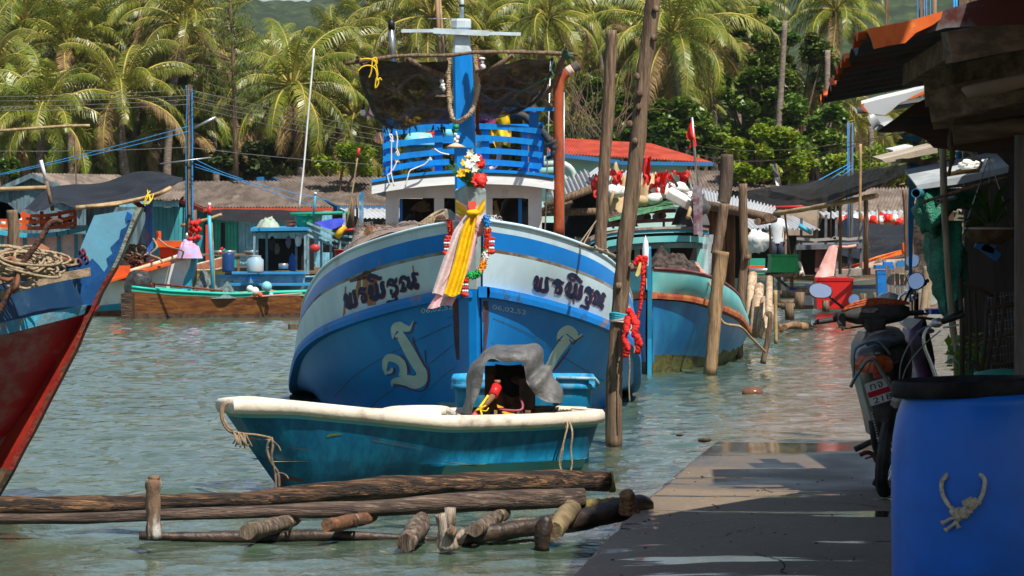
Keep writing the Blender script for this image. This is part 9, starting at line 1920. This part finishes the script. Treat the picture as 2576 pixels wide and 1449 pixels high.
def plants():
    t=thing('hanging_plant',P(2490,600,15.6),'hanging basket with long strap leaves in the shade at the right','plant')
    mb=MB(); c=P(2490,606,15.6); mb.lathe(c,[(0,-.02),(.07,-.012),(.115,.02),(.128,.055),(.132,.06),(.122,.058),(.10,.03),(0,.02)],28); mb.build('basket',M('coir_basket',(.07,.04,.022),(.12,.08,.05),sc_=16,rough=.95,bump=.6),t)
    mb=MB(); mb.lathe(c,[(.130,.056),(.135,.060),(.130,.066)],32); mb.build('basket_rim',M('basket_rim',(.30,.26,.24),rough=.6),t)
    lm=M('strap_leaf',(.045,.09,.015),(.02,.05,.01),(.14,.13,.02),sc_=6,rough=.35,transl=.2); rnd=random.Random(4); mb=MB()
    for k,(u,v,u2,v2,w_) in enumerate(((2480,560,2412,510,12),(2475,565,2420,560,10),(2490,560,2468,470,11),(2495,558,2520,470,10),(2500,560,2545,500,12),(2488,562,2448,480,9),(2505,566,2556,540,10),(2478,570,2424,575,12),(2482,560,2490,455,8),(2500,562,2535,450,8),(2470,568,2418,595,9),(2492,558,2476,505,10))):
        a=P(u,v,15.6); b=P(u2,v2,15.5+rnd.uniform(-.15,.15)); m_=a.lerp(b,.5)+V((0,0,.03)); q=rs([a,m_,b],8); d=(b-a).normalized(); s=d.cross(V((0,1,.4))).normalized()*PX(w_,15.6)
        mb.rings([[p-s*.5*math.sin(math.pi*min(1,(i+.4)/8.4))**.6,p+V((0,.006,-.004)),p+s*.5*math.sin(math.pi*min(1,(i+.4)/8.4))**.6] for i,p in enumerate(q)],0,True)
    mb.build('leaves',lm,t)
    mb=MB(); 
    for u in(2424,2490,2548): mb.tube([P(u,578,15.6),P(2488,395,15.6)],.0018,4)
    mb.build('hanger_wire',steel,t)
    t=thing('leafy_weed',P(2440,940,16.2),'light green leafy plant growing at the foot of the pale front post','plant'); mb=MB(); rnd=random.Random(9)
    for k in range(120):
        u=rnd.uniform(2386,2480); v=rnd.uniform(842,950); a=P(u,v,16.4+rnd.uniform(-.2,.2)); leafclump(mb,a,.012,1,rnd,.05)
    mb.build('foliage',M('fresh_leaf',(.20,.32,.02),(.10,.2,.015),sc_=9,rough=.5,transl=.3),t); mb=MB()
    for k in range(7): mb.tube([P(2420+k*5,960,16.4),P(2405+k*11,870+(k%3)*14,16.4)],.004,4)
    mb.build('stem',green_p,t)
    t=thing('stick_fence',P(2480,960,15.6),'rough fence of dark sticks and wire netting right of the pale front post','fence'); mb=MB()
    for a,b,r in(((2415,700),(2420,945),.012),((2436,724),(2440,930),.009),((2452,735),(2458,930),.008),((2484,760),(2470,935),.010),((2506,735),(2482,940),.012),((2530,745),(2500,930),.010),((2424,712),(2500,745),.009),((2425,900),(2475,938),.010),((2480,775),(2556,765),.012),((2486,915),(2556,918),.010),((2520,845),(2580,820),.012),((2522,850),(2580,888),.010)): 
        mb2=MB(); mb2.tube([P(*a,15.6),P((a[0]+b[0])/2+2,(a[1]+b[1])/2,15.6),P(*b,15.6)],r,7,wob=.3,seed=a[0]); mb2.build('stick',M('dark_stick',(.055,.042,.032),rough=.9) if 'dark_stick' not in bpy.data.materials else bpy.data.materials['dark_stick'],t)
    for k in range(9):
        mb.tube([P(2484+k*8,735,15.65),P(2494+k*8,930,15.65)],.0012,3); mb.tube([P(2486,750+k*21,15.65),P(2556,740+k*21,15.65)],.0012,3)
    mb.build('wire_netting',steel,t)
    mb=MB(); c=P(2520,940,16.6); mb.lathe(V((c.x,16.6,.12)),[(0,0),(.13,.0),(.14,.05),(.14,.55),(.145,.58),(.13,.60),(0,.58)],28); o=mb.build('plastic_drum',M('bright_blue_drum',(.01,.16,.46),(.01,.11,.36),sc_=3,rough=.4)); tag(o,'upright blue drum behind the stick fence','drum')
    mb=MB(); mb.box(P(2355,783,19.4),(.10,.3,.03)); tag(mb.build('blue_tray',M('strong_blue_tray',(.01,.06,.40),rough=.4)),'thin bright blue tray behind the right handlebar of the black motorbike','tray')
    mb=MB(); mb.bar(P(2392,850,17.8),P(2390,915,17.8),.03); tag(mb.build('white_pipe_stub',white_p),'short white plastic pipe left of the pale front post','pipe')
    mb=MB(); mb.ball(P(2520,945,14.6),.09,0,18,.2,2,(1.5,1,.35)); tag(mb.build('green_basin',M('green_basin',(.03,.25,.18),rough=.5)),'pale green basin behind the black lid of the big drum','basin')
    mb=MB(); 
    for k in range(2): mb.box(P(2478+k*14,620+k*14,21)+V((0,0,0)),(.13,.03,.06),Matrix.Rotation(R(20+k*15),3,'Y'))
    tag(mb.build('blue_bracket',blue_f),'blue painted bracket deep in the shade of the right shed','bracket')
plants()

# pieces that are things of their own kind: one object each
def split(o):
    me=o.data; n=len(me.vertices); par=list(range(n))
    def f(i):
        while par[i]!=i: par[i]=par[par[i]]; i=par[i]
        return i
    for e in me.edges: par[f(e.vertices[0])]=f(e.vertices[1])
    g={}
    for p in me.polygons: g.setdefault(f(p.vertices[0]),[]).append(p)
    if len(g)<2 or len(g)>40: return
    for k,ps in enumerate(g.values()):
        ids=sorted({v for p in ps for v in p.vertices}); mp={v:i for i,v in enumerate(ids)}; m=bpy.data.meshes.new(me.name); m.from_pydata([me.vertices[i].co.copy() for i in ids],[],[[mp[v] for v in p.vertices] for p in ps])
        for x in me.materials: m.materials.append(x)
        for q,p in zip(m.polygons,ps): q.material_index=p.material_index; q.use_smooth=p.use_smooth
        if k==0: first=m
        else: c=o.copy(); c.data=m; COL.objects.link(c)
    o.data=first
NM='garland_tassel white_pipe frame cabin_wall switch_and_levers wheelhouse_gear branch_stub lashing deck_block window_frame driftwood rail_post cabin_post post insulator thwart wall_post stored_bottles floats stake prop_pole rafter upper_post rear_rail engine_mount beam side_rail_post fence_board'.split()
for o in list(COL.objects):
    if o.type=='MESH' and o.parent is not None and o.name.split('.')[0] in NM: split(o)
